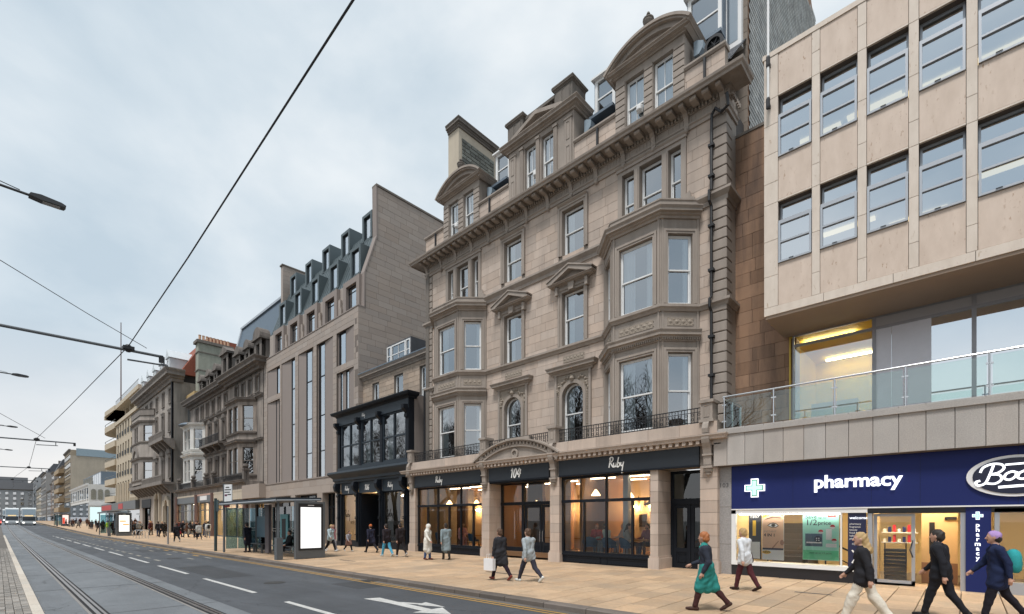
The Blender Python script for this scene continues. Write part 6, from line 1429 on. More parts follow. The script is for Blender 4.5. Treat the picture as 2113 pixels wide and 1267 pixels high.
# ================================================================ tall palazzo with red roof
pal = tag(empty('palazzo_building', (-96, 17.6, 0)), 'tall weathered grey palazzo with bow bay, stone balconies and red tiled roof', 'building')
FE = Fr(0, 17.6); EA, EB = -109, -84.4
cs = [-86.3, -90.6, -94.9, -99.2]; hs = []
hs += [(x - .6, x + .6, 19.5, 21.6) for x in cs + [-103.0, -106.5]] + [(x - .6, x + .6, 15.2, 18.0) for x in cs[:3]] + [(x - .6, x + .6, 8.4, 11.3) for x in cs[:3]] + [(-107.3, -96.9, 8.6, 18.2)]
hs += [(-106.5, -99.5, .3, 5.4), (-95.4, -92.2, .3, 6.2), (-89.5, -86, .3, 5.0)]
MB(FE).wallholes(EA, EB, .1, 24, hs, 0, -.35).build('wall', PALST, pal)
for x in cs + [-103.0, -106.5]: architrave(pal, FE, x - .6, x + .6, 19.5, 21.6, .2, .1, mat=PALDK); simple_window(pal, FE, x - .6, x + .6, 19.5, 21.6, -.25, .07, GREYM, GLD)
for x in cs[:3]:
    for a, b in ((15.2, 18.0), (8.4, 11.3)):
        architrave(pal, FE, x - .6, x + .6, a, b, .25, .15, mat=PALDK, head=.3); simple_window(pal, FE, x - .6, x + .6, a, b, -.25, .07, GREYM, GLD, trans=((a + b) / 2 + .3,))
    MB(FE).arch(x, 11.9, 0, 1.1, 0, .35, n=10).build('round_hood', PALDK, pal)
pl = [(-107.8, 0), (-105.6, 1.5), (-98.6, 1.5), (-96.4, 0)]
canted(pal, FE, -107.8, -96.4, 1.6, 2.2, [(8.8, 11.6), (15.0, 17.6)], PALST, PALDK, 19.2, gl=GLD)
mb = MB(FE).arch(-102.1, 12.1, 1.6, 2.4, 1.4, 1.8, n=12); mb.build('bow_arch', PALDK, pal)
MB(FE).sweep([(-.1, 19.2), (.2, 19.2), (.2, 20.1), (.3, 20.2), (-.1, 20.3)], pl).build('bow_parapet', PALDK, pal)
for u0, u1, z in ((-109.3, -84.2, 7.6), (-93, -83.9, 13.9)):
    mb = MB(FE); mb.box(u0, u1, 0, 1.5, z - .35, z); mb.box(u0, u1, 1.3, 1.5, z + .85, z + 1.05); mb.box(u0, u1, 1.3, 1.5, z, z + .15); u = u0
    while u < u1: mb.box(u, u + .22, 1.32, 1.48, z + .1, z + .9); u += .5
    for k in range(int((u1 - u0) / 2.2) + 1): x = u0 + .5 + k * 2.2; mb.extu([(0, z - 1.6), (.3, z - 1.5), (1.2, z - .6), (1.3, z - .35), (0, z - .35)], x - .2, x + .2)
    mb.build('stone_balcony', PALDK, pal)
MB(FE).sweep(CORN(22.3, 1.7, 1.3), [(EA, -.5), (EA, 0), (EB, 0), (EB, -1.2)]).build('cornice', PALDK, pal)
MB(Fr(EB, 17.6, R(90))).box(0, 7, -.5, -.01, .1, 22.5).build('side_wall', M('stained_side', (.27, .25, .225), .9, .3, .5, stain=.6, stcol=(.1, .095, .09)), pal)
for x, z in ((-85.0, 12), ): MB(FE).tube([(-84.7, .15, 23), (-84.7, .15, .3)], .12, 8).build('drainpipe', BLACK, pal)
mb = MB(FE); mb.extu([(-.7, 23.6), (-4.4, 30.0), (-9, 30.0), (-13, 24)], EA, EB + .02); mb.build('roof', TILE, pal)
for k in range(5):
    x = -87.2 - k * 4.6; mb = MB(FE); mb.box(x - .9, x + .9, -3.0, .1, 23.8, 26.3); mb.extw([(x - 1.1, 26.3), (x + 1.1, 26.3), (x, 27.6)], -3.4, .25); d_ = mb.build('white_dormer', M('lead_white', (.55, .6, .63), .6), pal)
    simple_window(pal, FE, x - .5, x + .5, 24.4, 26.0, .14, .1, WHITE, GLD)
for a, b, h in ((-95.4, -92.2, 6.2), (-89.5, -86, 5.0)):
    c = (a + b) / 2; MB(FE).arch(c, h - .8, .9, 1.5, -.1, .3, n=12).box(a - .2, a + .2, -.1, .35, .1, h).box(b - .2, b + .2, -.1, .35, .1, h).build('portal', CREAMST, pal); MB(FE).box(a, b, -.7, -.5, .1, h).build('portal_door', DARK, pal)
MB(FE).box(-106.6, -99.4, -.2, .1, 4.2, 5.6).build('shop_fascia', NAVY, pal)
MB(FE).box(-84.35, -80, -.9, -.3, .1, 5.2).build('blue_kiosk_front', M('blue_grey_shop', (.05, .07, .1), .5), pal)
MB(FE).box(-106.5, -99.5, -.9, -.7, .3, 4.3).build('shop_glass', GLD, pal)
rooms(pal, FE, EA + .1, EB - .5, [.2, 7.5, 14, 19, 23.8], 3, w=-.95)
# ================================================================ cream block with corner balconies
crm = tag(empty('balcony_block', (-130, 17.6, 0)), 'cream modern block with curved corner balconies, roof terrace and tall flagpole', 'building')
FF = Fr(0, 17.6); CR2 = M('cream_concrete', (.48, .41, .31), .8, .08, 1)
hs = []; fl = [6.6, 10.4, 14.5, 18.6]
for z in fl:
    hs += [(x, x + 1.5, z + .7, z + 3.4) for x in (-132.5, -129.5, -126.5, -123.5, -120.5)] + [(-117.3, -112.2, z + .4, z + 3.5)]
MB(FF).wallholes(-134, -109.1, 5.8, 22.5, hs, 0, -.6).build('wall', CR2, crm)
for z in fl:
    for x in (-132.5, -129.5, -126.5, -123.5, -120.5): simple_window(crm, FF, x, x + 1.5, z + .7, z + 3.4, -.3, .12, GREYM, GLD); rail_simple(crm, FF, x, x + 1.5, z + .7, z + 1.7, .1, .3, GREYM)
    simple_window(crm, FF, -117.3, -112.2, z + .4, z + 3.5, -.5, .12, GREYM, GLD, mull=2); rail_simple(crm, FF, -117.3, -112.2, z + .5, z + 1.6, .1, .3, GREYM)
MB(FF).box(-151, -134, -12, -2.2, .1, 22.5).build('corner_tower', CR2, crm)
for z in fl + [22.5, 26.4]:
    n = 10; P = [(-134, -2.2), (-134, .3)] + [(-144 + -6.5 * math.sin(a), -2.2 + 2.9 * math.cos(a)) for a in [math.pi / 2 * i / n for i in range(n + 1)]] + [(-150.5, -2.2)]
    MB(FF).extz(P, z - .5, z + .75 if z < 26 else z + .5).build('curved_balcony', CR2, crm)
    if z < 26: mb = MB(FF); mb.tube([(p[0], p[1] - .1, z + 1.35) for p in P[1:-1]], .06, 5); mb.build('balcony_rail', GREYM, crm)
    if z < 22: simple_window(crm, FF, -143, -136, z + .8, z + 3.4, -2.1, .15, GREYM, GLD, mull=3)
MB(FF).box(-134, -109, -8, -2.5, 22.5, 25.6).build('roof_storey', GREYM, crm); MB(FF).box(-150, -109.1, -9, .2, 25.9, 26.7).build('roof_slab', CR2, crm); MB(FF).box(-134, -109.1, -2, .25, 22.3, 23.0).build('eaves', CR2, crm)
for x in (-131, -126, -121, -116, -111): MB(FF).box(x - .3, x + .3, -1.6, -1.1, 23, 25.9).build('roof_column', CR2, crm)
rail_simple(crm, FF, -134, -109.2, 26.7, 27.7, .1, .8, GREYM)
for x in [-133 + 1.9 * k for k in range(13)]: MB(FF).box(x, x + .7, .0, .25, 5.4, 9.6 if x < -119 else 6.4).build('fin', CR2, crm)
MB(FF).box(-151, -109.1, -1, .6, 4.1, 5.7).build('shop_fascia', GREYM, crm); MB(FF).box(-150, -136, .6, .64, 4.3, 5.4).build('sign_band', M('red_sign', (.42, .03, .03), .5), crm); MB(FF).box(-127, -122, .6, .64, 4.3, 5.4).build('sign_band', M('red_sign', (.42, .03, .03)), crm)
MB(FF).box(-151, -109.1, -1, -.2, .2, 4.1).build('shop_glass', GLD, crm)
fm_ = MB(); fm_.tube([(-138.5, -19, 26), (-138.5, -19, 46.5)], .13, 6, r1=.08); tag(fm_.build('roof_flagpole', M('rust_pole', (.12, .07, .06), .6)), 'tall thin dark flagpole rising from the roof of the cream balcony block', 'flagpole')
rooms(crm, FF, -133.9, -109.2, [.2, 5.8, 10.3, 14.4, 18.5, 22.4], 2, w=-1.1)
# ================================================================ farther down the street
def far_block(nm, label, x0, x1, y, z1, fl, nb, wm, wz=.55, wfrac=.5, zb=4.5, trim=None, roof=None, frm=None):
    t = tag(empty(nm, ((x0 + x1) / 2, y, gz((x0 + x1) / 2))), label, 'building'); f = frm or Fr(0, y)
    MB(f).box(x0, x1, -14, 0, -.5, z1).build('body', wm, t)
    h = (z1 - zb - .8) / fl; b = (x1 - x0) / nb
    for k in range(fl):
        for j in range(nb):
            c = x0 + b * (j + .5); z = zb + h * k + h * .22; mb = MB(f); mb.box(c - b * wfrac / 2 - .12, c + b * wfrac / 2 + .12, 0, .18, z - .2, z); mb.box(c - b * wfrac / 2 - .1, c + b * wfrac / 2 + .1, 0, .12, z + h * wz, z + h * wz + .2); w_ = mb.build('window', trim or TRIMD, t)
            MB(f).quad((c - b * wfrac / 2, .02, z), (c + b * wfrac / 2, .02, z), (c + b * wfrac / 2, .02, z + h * wz), (c - b * wfrac / 2, .02, z + h * wz)).build('pane', GLD, w_)
    MB(f).sweep(CORN(z1 - .5, .7, .5), [(x0, 0), (x1, 0)]).build('cornice', trim or TRIMD, t)
    MB(f).box(x0, x1, 0, .25, zb - 1.4 + 1, zb - .3).build('shop_fascia', rng.choice((GREYM, NAVY, WHITE)), t); MB(f).box(x0 + .3, x1 - .3, 0, .1, .4, zb - .5).build('shop_glass', GLD, t)
    if roof: mb = MB(f); mb.extu([(-.4, z1), (-3, z1 + roof), (-9, z1 + roof), (-13, z1)], x0, x1); mb.build('roof', SLATE, t)
    return t, f
t, f = far_block('white_corner_shop', 'low white two storey shop with arched upper windows across the side street', -229, -180.5, 17.6, 12.3, 1, 9, WHITEST, .75, .62, 7.3, WHITE)
MB(f).box(-226, -183, -10, -3, 12.3, 16.3).build('roof_pavilion', LEAD, t)
for k in range(10): x = -225 + k * 4.2; MB(f).box(x, x + 3.4, -3, -2.95, 12.8, 16).build('pavilion_window', GLD, t)
Fw = Fr(-180.45, 17.6, R(90))
for k in range(3): MB(Fw).box(.5 + k * 1.5, 1.6 + k * 1.5, 0, .05, 8.0, 10.4).arch(1.05 + k * 1.5, 10.4, 0, .55, 0, .05, n=8).build('arched_window', GLD, t)
MB(Fw).box(0, 8, 0, .3, 6.2, 7.2).build('corner_fascia', WHITE, t); MB(Fw).box(.3, 8, 0, .05, .5, 5.8).build('shop_glass', EMIT('pale_shop_light', (.75, .95, .95), .5), t)
t, f = far_block('buff_office_slab', 'tall plain buff office slab with blank end wall behind the white shop', -252, -230, 17.6, 27.0, 6, 5, M('buff_slab', (.30, .25, .185), .85, .12, .6), .5, .6, 9)
Fe = Fr(-229.9, 17.6, R(90)); MB(Fe).box(0, 14, -.3, 0, -.4, 25.0).build('end_wall', M('buff_end', (.40, .35, .28), .85, .14, .3, stain=.3, stcol=(.25, .22, .18)), t); MB(Fe).box(1.5, 14, -.3, .2, 25.0, 27.6).build('plant_room', M('blue_glass_band', (.25, .33, .38), .3), t); MB(Fe).box(9.5, 14, 0, 4, 16, 21).build('lift_tower', M('buff_end', (.40, .35, .28)), t)
t, f = far_block('stacked_balcony_block', 'brown block of stacked deep concrete balconies down the street', -274, -252.5, 17.5, 23, 5, 4, M('ochre_concrete', (.33, .25, .16), .85), .45, .8, 4)
for k in range(5): MB(f).box(-274, -252.3, 0, 1.6, 5.4 + k * 3.7, 7.0 + k * 3.7).build('balcony_slab', M('ochre_concrete', (.33, .25, .16)), t)
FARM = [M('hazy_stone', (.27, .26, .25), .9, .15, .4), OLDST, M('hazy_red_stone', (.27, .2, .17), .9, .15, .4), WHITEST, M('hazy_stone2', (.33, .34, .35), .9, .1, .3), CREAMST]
SPEC = [('narrow_white_shop', 'narrow white painted shop beyond the brown balconies', -284, 13, 2, 3, 3, 2), ('grey_tenement', 'grey stone tenement with slate roof past the narrow white shop', -300, 19, 4, 5, 0, 4), ('dark_gabled_house', 'dark stone house with steep gable further along the street', -314, 24, 5, 4, 1, 6), ('red_stone_store', 'reddish stone store past the dark gabled house', -336, 20, 4, 6, 2, 3), ('pale_corner_block', 'pale block with flat roof near the end of the street', -362, 17, 3, 7, 4, 0), ('tall_grey_store', 'tall grey department store near the end of the street', -405, 28, 6, 9, 0, 5), ('cream_terrace', 'cream terrace beyond the tall grey store', -455, 22, 4, 10, 5, 4), ('hazy_terrace', 'last hazy terrace on the pharmacy side of the street', -560, 31, 5, 14, 4, 4)]
xp = -274.5
for nm, lab, x0, z1, nf, nb, mi, rf_ in SPEC:
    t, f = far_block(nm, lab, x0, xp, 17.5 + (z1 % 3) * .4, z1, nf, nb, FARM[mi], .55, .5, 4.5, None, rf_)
    for q in (.15, .8): MB(f).box(x0 + (xp - x0) * q, x0 + (xp - x0) * q + 1.6, -7, -5.4, z1, z1 + rf_ + 2.4).build('chimney', TRIMD, t)
    xp = x0 - .5
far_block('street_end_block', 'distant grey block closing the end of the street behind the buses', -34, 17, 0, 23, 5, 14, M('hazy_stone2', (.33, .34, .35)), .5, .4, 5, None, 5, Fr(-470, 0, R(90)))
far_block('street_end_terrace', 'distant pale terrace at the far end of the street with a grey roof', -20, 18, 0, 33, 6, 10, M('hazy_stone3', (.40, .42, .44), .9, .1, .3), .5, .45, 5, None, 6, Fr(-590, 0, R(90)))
# ================================================================ street furniture
SHG = GLASS('shelter_glass', .12, (.50, .66, .70))
def shelter(nm, label, x0, ad_mat, group, full=True):
    z = .14 + gz(x0); t = tag(empty(nm, (x0, 9.15, z)), label, 'bus shelter', group); L = 8.0
    f = Fr(x0 - L, 9.1)                       # u runs towards the camera end, w towards the kerb
    mb = MB(f); mb.extu([(.18, z + 2.80), (.2, z + 2.94), (-2.0, z + 3.0), (-2.0, z + 2.86)], -.2, L + .2); mb.build('roof', NAVY2, t)
    mb = MB(f); mb.tube([(-.2, .16, z + 2.8), (L + .2, .16, z + 2.8)], .06, 8); mb.tube([(L + .18, .16, z + 2.8), (L + .18, -1.95, z + 2.88)], .05, 8); mb.build('roof_beam', M('pale_grey_metal', (.26, .28, .3), .45), t)
    for u in (0, 1.2, 4.3, L): MB(f).tube([(u, 0 if u in (0, L) else -1.35, z), (u, 0 if u in (0, L) else -1.35, z + 2.8)], .055, 8).build('post', GREYM, t)
    MB(f).box(L - .13, L + .17, -.14, .14, z, z + 1.05).build('litter_bin', GREYM, t)
    for a, b in ((0, 1.15), (1.25, 2.9), (3.55, 4.25), (4.35, 6.1), (6.15, L - .1)):
        MB(f).box(a, b, -1.4, -1.385, z + .2, z + 2.6).build('glass_panel', SHG, t); MB(f).box(a, b, -1.41, -1.375, z + .15, z + .2).build('panel_rail', GREYM, t)
        mb = MB(f); zz = z + 1.35; mb.tube([(a + .08, -1.37, zz), (a + .14, -1.37, zz + .07), (b - .14, -1.37, zz + .07), (b - .08, -1.37, zz), (b - .14, -1.37, zz - .07), (a + .14, -1.37, zz - .07), (a + .08, -1.37, zz)], .012, 4); mb.build('manifestation_band', WHITE, t)
    MB(f).box(2.95, 3.5, -1.36, -1.2, z + .05, z + 2.75).build('information_panel', M('mauve_grey_metal', (.13, .12, .135), .5), t)
    for y0, y1 in ((-1.35, -.75), (-.7, -.1)): MB(f).box(-.008, .008, y0, y1, z + .2, z + 2.6).build('end_glass', SHG, t)
    MB(f).box(1.3, 2.85, -1.36, -1.34, z + .9, z + 2.1).build('route_map', M('blue_grey_map', (.12, .2, .26), .5), t)
    pb = MB(f).box(4.75, 5.75, -1.37, -1.33, z + .55, z + 2.2).build('timetable_frame', M('teal_frame', (.16, .42, .47), .5), t); MB(f).box(5.0, 5.5, -1.33, -1.32, z + .85, z + 1.95).build('timetable', BLACK, pb)
    for a, b in ((1.3, 2.8), (4.4, 7.6)): MB(f).box(a, b, -1.3, -1.0, z + .5, z + .55).box(a + .1, a + .15, -1.2, -1.1, z, z + .5).box(b - .15, b - .1, -1.2, -1.1, z, z + .5).build('bench', GREYM, t)
    g = Fr(x0 + .45, 9.75, R(90))             # advert case, faces the camera end
    c = MB(g); c.box(-.02, 1.42, -.22, 0, z + .02, z + 2.78); c = c.build('advert_case', GREYM, t)
    MB(g).box(.1, 1.3, 0, .012, z + .42, z + 2.68).build('advert_surround', BLACK, c)
    MB(g).box(.2, 1.2, .012, .02, z + .52, z + 2.5).build('advert_screen', ad_mat, c); MB(g).box(.55, .85, .012, .018, z + 2.58, z + 2.61).build('maker_plate', WHITE, c)
    return t, g, c, z
WSCR = EMIT('blank_lit_advert', (1, .985, .97), .60)
shelter('bus_shelter', 'nearest bus shelter with a blank glowing white advert panel', -23.72, WSCR, 'bus shelters')
t, g, c, z = shelter('bus_shelter', 'second bus shelter down the street with white and orange advert, people crowding behind', -74.4, EMIT('pale_lit_advert', (1, .96, .9), .62), 'bus shelters')
for a, b, m_ in ((1.85, 1.7, 'orange'), (1.45, 1.3, 'orange')): MB(g).box(.28 + (a < 1.6) * .3, .85 + (a < 1.6) * .3, .02, .024, z + b, z + a).build('advert_stripe', EMIT('advert_orange', (.95, .42, .12), .6), c)
t, g, c, z = shelter('bus_shelter', 'farthest bus shelter beside the white shop with a red and white advert', -148, EMIT('red_lit_advert', (1, .75, .68), .6), 'bus shelters')
MB(g).box(.22, .6, .02, .024, z + .55, z + 1.9).build('advert_stripe', EMIT('advert_red', (.8, .1, .06), .5), c)
# bus stop flag at the far end of the first shelter
fs = MB().tube([(-31.75, -9.1, .14), (-31.75, -9.1, 4.15)], .06, 8).build('bus_stop_sign', GREYM); tag(fs, 'white bus stop flag with a red roundel above the far end of the nearest shelter', 'bus stop')
Ff = Fr(-31.7, 9.1, R(20)); fl_ = MB(Ff).box(.02, .66, -.02, .02, 3.1, 4.1).build('flag_plate', WHITE, fs)
for i, (a, b) in enumerate(((.15, .45), (.06, .6), (.06, .5), (.3, .6))): MB(Ff).box(a, b, .02, .024, 3.9 - i * .14, 3.96 - i * .14).build('route_line', BLACK, fl_)
MB(Ff).box(.06, .27, .02, .025, 3.42, 3.53).build('route_tile', M('plum_tile', (.1, .02, .06), .5), fl_); mr_ = MB(Ff).box(.02, .45, -.02, .02, 2.78, 3.06).build('red_plate', M('bus_red', (.5, .02, .04), .5), fs); text(mr_, Ff, 'bus', .24, 2.86, .2, LETW, .024, .006, align='CENTER')
pl_ = MB().tube([(-33.34, -9.1, .14), (-33.34, -9.1, 3.35)], .085, 10).box(-33.4, -32.75, -9.11, -9.09, 2.55, 3.25).build('information_post', M('dark_teal_metal', (.025, .05, .055), .5)); tag(pl_, 'dark teal post with a small panel beside the nearest bus shelter', 'post')
gp = MB().tube([(-45.6, -9.15, .14), (-45.6, -9.15, 1.0)], .06, 8).tube([(-45.6, -9.15, 1.0), (-45.6, -9.15, 3.1)], .045, 8).build('sign_post', M('galvanised', (.28, .29, .3), .5, metal=.4)); tag(gp, 'bare galvanised post standing alone at the kerb', 'post')
hoop = MB().tube([(0, -.38, 0), (0, -.38, .55), (0, -.3, .75), (0, -.15, .84), (0, .15, .84), (0, .3, .75), (0, .38, .55), (0, .38, 0)], .027, 8).mesh('bicycle_hoop', STEEL)
for k, (x, lab) in enumerate(((-61.0, 'steel bicycle hoop nearest the camera in the row of three'), (-62.6, 'middle steel bicycle hoop of the row of three'), (-64.2, 'steel bicycle hoop closest to the second bus shelter'))):
    tag(inst('bicycle_hoop', hoop, (x, 10.2, .15)), lab, 'bicycle hoop', 'bicycle hoops')
# lamps on the near side, arms reaching over the track
LAMPM = M('lamp_grey', (.035, .038, .042), .5)
def lamp(x, lab):
    t = tag(empty('street_lamp', (x, -3.6, gz(x))), lab, 'street lamp', 'street lamps'); z0 = gz(x)
    MB().tube([(x, 3.6, z0), (x, 3.6, z0 + 9.2)], .11, 10, r1=.07).build('pole', LAMPM, t)
    MB().tube([(x, 3.6, z0 + 8.52), (x, -.45, z0 + 8.48)], .026, 8).tube([(x, 3.6, z0 + 9.1), (x, -.3, z0 + 8.52)], .009, 5).build('arm', LAMPM, t)
    h = MB(); h.extu([(-.42, z0 + 8.455), (-.45, z0 + 8.51), (-.6, z0 + 8.535), (-.9, z0 + 8.51), (-.97, z0 + 8.48), (-.94, z0 + 8.44), (-.6, z0 + 8.43)], x - .09, x + .09); h.build('lamp_head', LAMPM, t)
    MB().box(x - .06, x + .06, -.88, -.62, z0 + 8.42, z0 + 8.435).build('lens', M('frosted_lens', (.3, .3, .3), .3), t)
for x, lab in ((-13.6, 'largest dark street lamp arm overhead, nearest the camera'), (-30.8, 'second dark street lamp arm from the camera'), (-48, 'third dark street lamp arm from the camera'), (-64, 'fourth, smallest dark street lamp arm')): lamp(x, lab)
# tram masts, registration arms and wires
def mast(x, yw, lab):
    z0 = gz(x); t = tag(empty('tram_mast', (x, -4.2, z0)), lab, 'tram mast', 'tram masts')
    MB().tube([(x, 4.2, z0), (x, 4.2, z0 + 8.4)], .15, 10, r1=.11).build('pole', GREYM, t)
    MB().tube([(x, 4.2, z0 + 6.83), (x, -3.4, z0 + 6.9)], .04, 8).build('cantilever', GREYM, t)
    MB().tube([(x, -yw + .02, z0 + 6.62), (x, -yw - .95, z0 + 6.66)], .025, 6).tube([(x, -yw - .85, z0 + 6.66), (x, -yw - .85, z0 + 6.9)], .02, 6).build('registration_arm', GREYM, t)
    MB().lathe([(.05, z0 + 6.84), (.1, z0 + 6.9), (.1, z0 + 7.0), (.05, z0 + 7.05)], x, -yw, 8).box(x - .12, x + .12, -yw - .13, -yw + .13, z0 + 6.9, z0 + 6.99).build('insulator', BLACK, t)
    MB().tube([(x, -3.35, z0 + 6.72), (x, -3.35, z0 + 6.92)], .06, 6).build('end_fitting', BLACK, t)
pts = [(22, 2.35, 7.6), (8, 2.42, 7.45), (-4.55, 2.48, 7.3), (-11, 2.53, 7.1), (-17.55, 2.57, 7.0), (-29, 2.1, 6.93), (-41.3, 1.63, 7.0), (-52, 1.8, 6.94), (-63.5, 1.99, 7.0), (-83.4, 1.2, 7.02), (-105, 1.7, 7.2), (-150, 1.4, 7.6)]
for x, y, lab in ((-17.55, 2.57, 'nearest tram wire arm with a dark insulator, above the red roofed building'), (-41.3, 1.63, 'second tram wire arm, low over the far buildings'), (-63.5, 1.99, 'third tram wire arm above the far buses'), (-83.4, 1.2, 'smallest tram wire arm above the end of the street')): mast(x, y, lab)
mb = MB(); mb.tube([(x, -y, z) for x, y, z in pts], .013, 6); tag(mb.build('contact_wire', BLACK), 'thick black tram contact wire sweeping up across the sky', 'wire')
mb = MB(); mb.tube([(-17.55, -3.0, 7.06), (-16.6, -1.6, 7.36), (-15.5, -.04, 7.73), (-13.7, 3.5, 8.6)], .009, 5); tag(mb.build('stay_wire', BLACK), 'thin stay wire slanting down to the nearest tram wire arm', 'wire')
mb = MB(); mb.tube([(-41.3, -2.0, 7.06), (-30.9, 3.5, 9.0)], .012, 5); tag(mb.build('stay_wire', BLACK), 'thin stay wire slanting down to the second tram wire arm', 'wire')
# buses
BUSW = M('pale_bus_paint', (.62, .66, .68), .3, .04, 2, coat=.4); BUSD = M('bus_glass', (.03, .045, .06), .08, .1, 2); TYRE = M('tyre_rubber', (.02, .02, .02), .8)
def bus(x, y, lab):
    z = gz(x); t = tag(empty('double_decker_bus', (x, y, z)), lab, 'bus', 'buses'); f = Fr(x, y - 1.25, R(90)); W = 2.5; L = 10.8
    b = MB(f); b.extu([(0, z + .3), (.0, z + 2.2), (-.25, z + 4.1), (-.6, z + 4.35), (-L, z + 4.35), (-L, z + .3)], 0, W); b.build('body', BUSW, t)
    q = MB(f); q.extw([(.12, z + 1.15), (W - .12, z + 1.15), (W - .12, z + 2.15), (.12, z + 2.15)], 0, .03); q.build('windscreen', BUSD, t)
    q = MB(f); q.add([(.1, .005, z + 2.62), (W - .1, .005, z + 2.62), (W - .12, -.2, z + 3.95), (.12, -.2, z + 3.95)], [(0, 1, 2, 3)]); q.build('upper_windscreen', M('sky_bus_glass', (.28, .36, .42), .1), t)
    MB(f).box(.5, W - .5, 0, .03, z + 2.25, z + 2.5).build('destination_display', EMIT('amber_display', (1, .75, .4), .5), t)
    for u in (.15, W - .5): MB(f).box(u, u + .35, 0, .03, z + .6, z + .8).build('headlight', EMIT('headlight_glow', (1, .95, .85), 2.5), t)
    MB(f).box(.1, W - .1, 0, .04, z + .3, z + .5).build('bumper', GREYM, t)
    fs_ = Fr(x, y + 1.25, 0)
    for zz in (1.2, 2.75): MB(Fr(x, y - 1.25)).box(-L + .3, -.4, 0, .02, z + zz, z + zz + .95).build('side_glazing', BUSD, t)
    for u in (-2.2, -8.2):
        for yy in (y - 1.2, y + 1.2): MB().tube([(x + u, -yy - .12, z + .48), (x + u, -yy + .12, z + .48)], .48, 14).build('wheel', TYRE, t)
    for u in (-.15, W): MB(f).box(u, u + .15, .05, .2, z + 1.9, z + 2.3).build('mirror', BLACK, t)
bus(-167.7, 5.28, 'nearest pale double decker bus coming up the street'); bus(-183, 2.6, 'second pale double decker bus, overlapping the nearest one'); bus(-236, 2.4, 'third pale double decker bus further back in the queue')
CARR = M('red_car_paint', (.35, .02, .02), .3, coat=.5)
def car(x, y, lab, mat):
    z = gz(x); t = tag(empty('parked_car', (x, y, z)), lab, 'car'); f = Fr(x, y - .85, 0)
    b = MB(f); b.extw([(-2.1, z + .3), (2.1, z + .3), (2.15, z + .75), (1.3, z + .9), (.6, z + 1.4), (-1.3, z + 1.42), (-2.0, z + .95), (-2.15, z + .7)], -1.7, 0); b.build('body', mat, t)
    MB(Fr(x + 1.0, y - .8, R(90))).add([(.1, .25, z + .95), (1.5, .25, z + .95), (1.4, -.35, z + 1.36), (.2, -.35, z + 1.36)], [(0, 1, 2, 3)]); q = MB(Fr(x + 1.0, y - .8, R(90))); q.add([(.1, .27, z + .95), (1.5, .27, z + .95), (1.4, -.33, z + 1.38), (.2, -.33, z + 1.38)], [(0, 1, 2, 3)]); q.build('windscreen', BUSD, t)
    for u in (-1.3, 1.3):
        for yy in (y - .75, y + .75): MB().tube([(x + u, -yy - .1, z + .32), (x + u, -yy + .1, z + .32)], .32, 12).build('wheel', TYRE, t)
    for v in (.1, 1.35): MB(Fr(x + 2.1, y - .8, R(90))).box(v, v + .3, -.05, .06, z + .62, z + .76).build('tail_light', EMIT('tail_glow', (1, .1, .06), 3), t)
car(-176, -.2, 'red car with lit tail lights at the left edge beside the buses', CARR); car(-205, -.6, 'dark car with lit tail lights queuing behind the red car', GREYM)
# bare winter trees across the street (seen in the window reflections)
def bare_tree(seed):
    r = random.Random(seed); tr = MB(); tw = MB()
    def grow(p, d, L, rad, lev):
        n = 3; q = [p]; dd = d
        for i in range(n): dd = (dd + Vector((r.uniform(-.16, .16), r.uniform(-.16, .16), r.uniform(-.02, .1)))).normalized(); q.append(q[-1] + dd * (L / n))
        (tr if lev < 3 else tw).tube([tuple(v) for v in q], rad, 6 if lev < 2 else 3, cap=False, r1=rad * .6)
        if lev < 6:
            for k in range(3 if lev else 5):
                a = r.uniform(.35, .95); ax = Vector((r.uniform(-1, 1), r.uniform(-1, 1), r.uniform(-.3, .6))).normalized()
                nd_ = (dd * math.cos(a) + ax * math.sin(a)).normalized(); grow(q[-1] if k else q[2], nd_, L * r.uniform(.6, .8), rad * .58, lev + 1)
    grow(Vector((0, 0, 0)), Vector((0, 0, 1)), 5.6, .4, 0)
    bk = M('bark', (.06, .05, .042), .9, .2, 5); return tr.mesh('trunk', bk), tw.mesh('crown', bk)
TM = [bare_tree(3), bare_tree(8)]
TSP = ('', ' nearest the tram stop', ' second along', ' third along', ' fourth along', ' fifth along', ' sixth along', ' seventh along', ' eighth along', ' ninth along', ' tenth along', ' last in the row')
for k, x in enumerate((-22, -28, -34, -40, -46, -52, -58, -65, -73, -82)):
    t = tag(empty('bare_tree', (x, -14 - 3 * (k % 2), -.6)), 'tall bare winter tree across the street, mirrored in the hotel windows,' + TSP[k + 1], 'tree', 'bare garden trees')
    for nm, me in zip(('trunk', 'crown'), TM[k % 2]):
        o = inst(nm, me, (0, 0, 0), None, (1.2, 1.2, 1.15 + .1 * (k % 3)), k * 1.3); o.parent = t
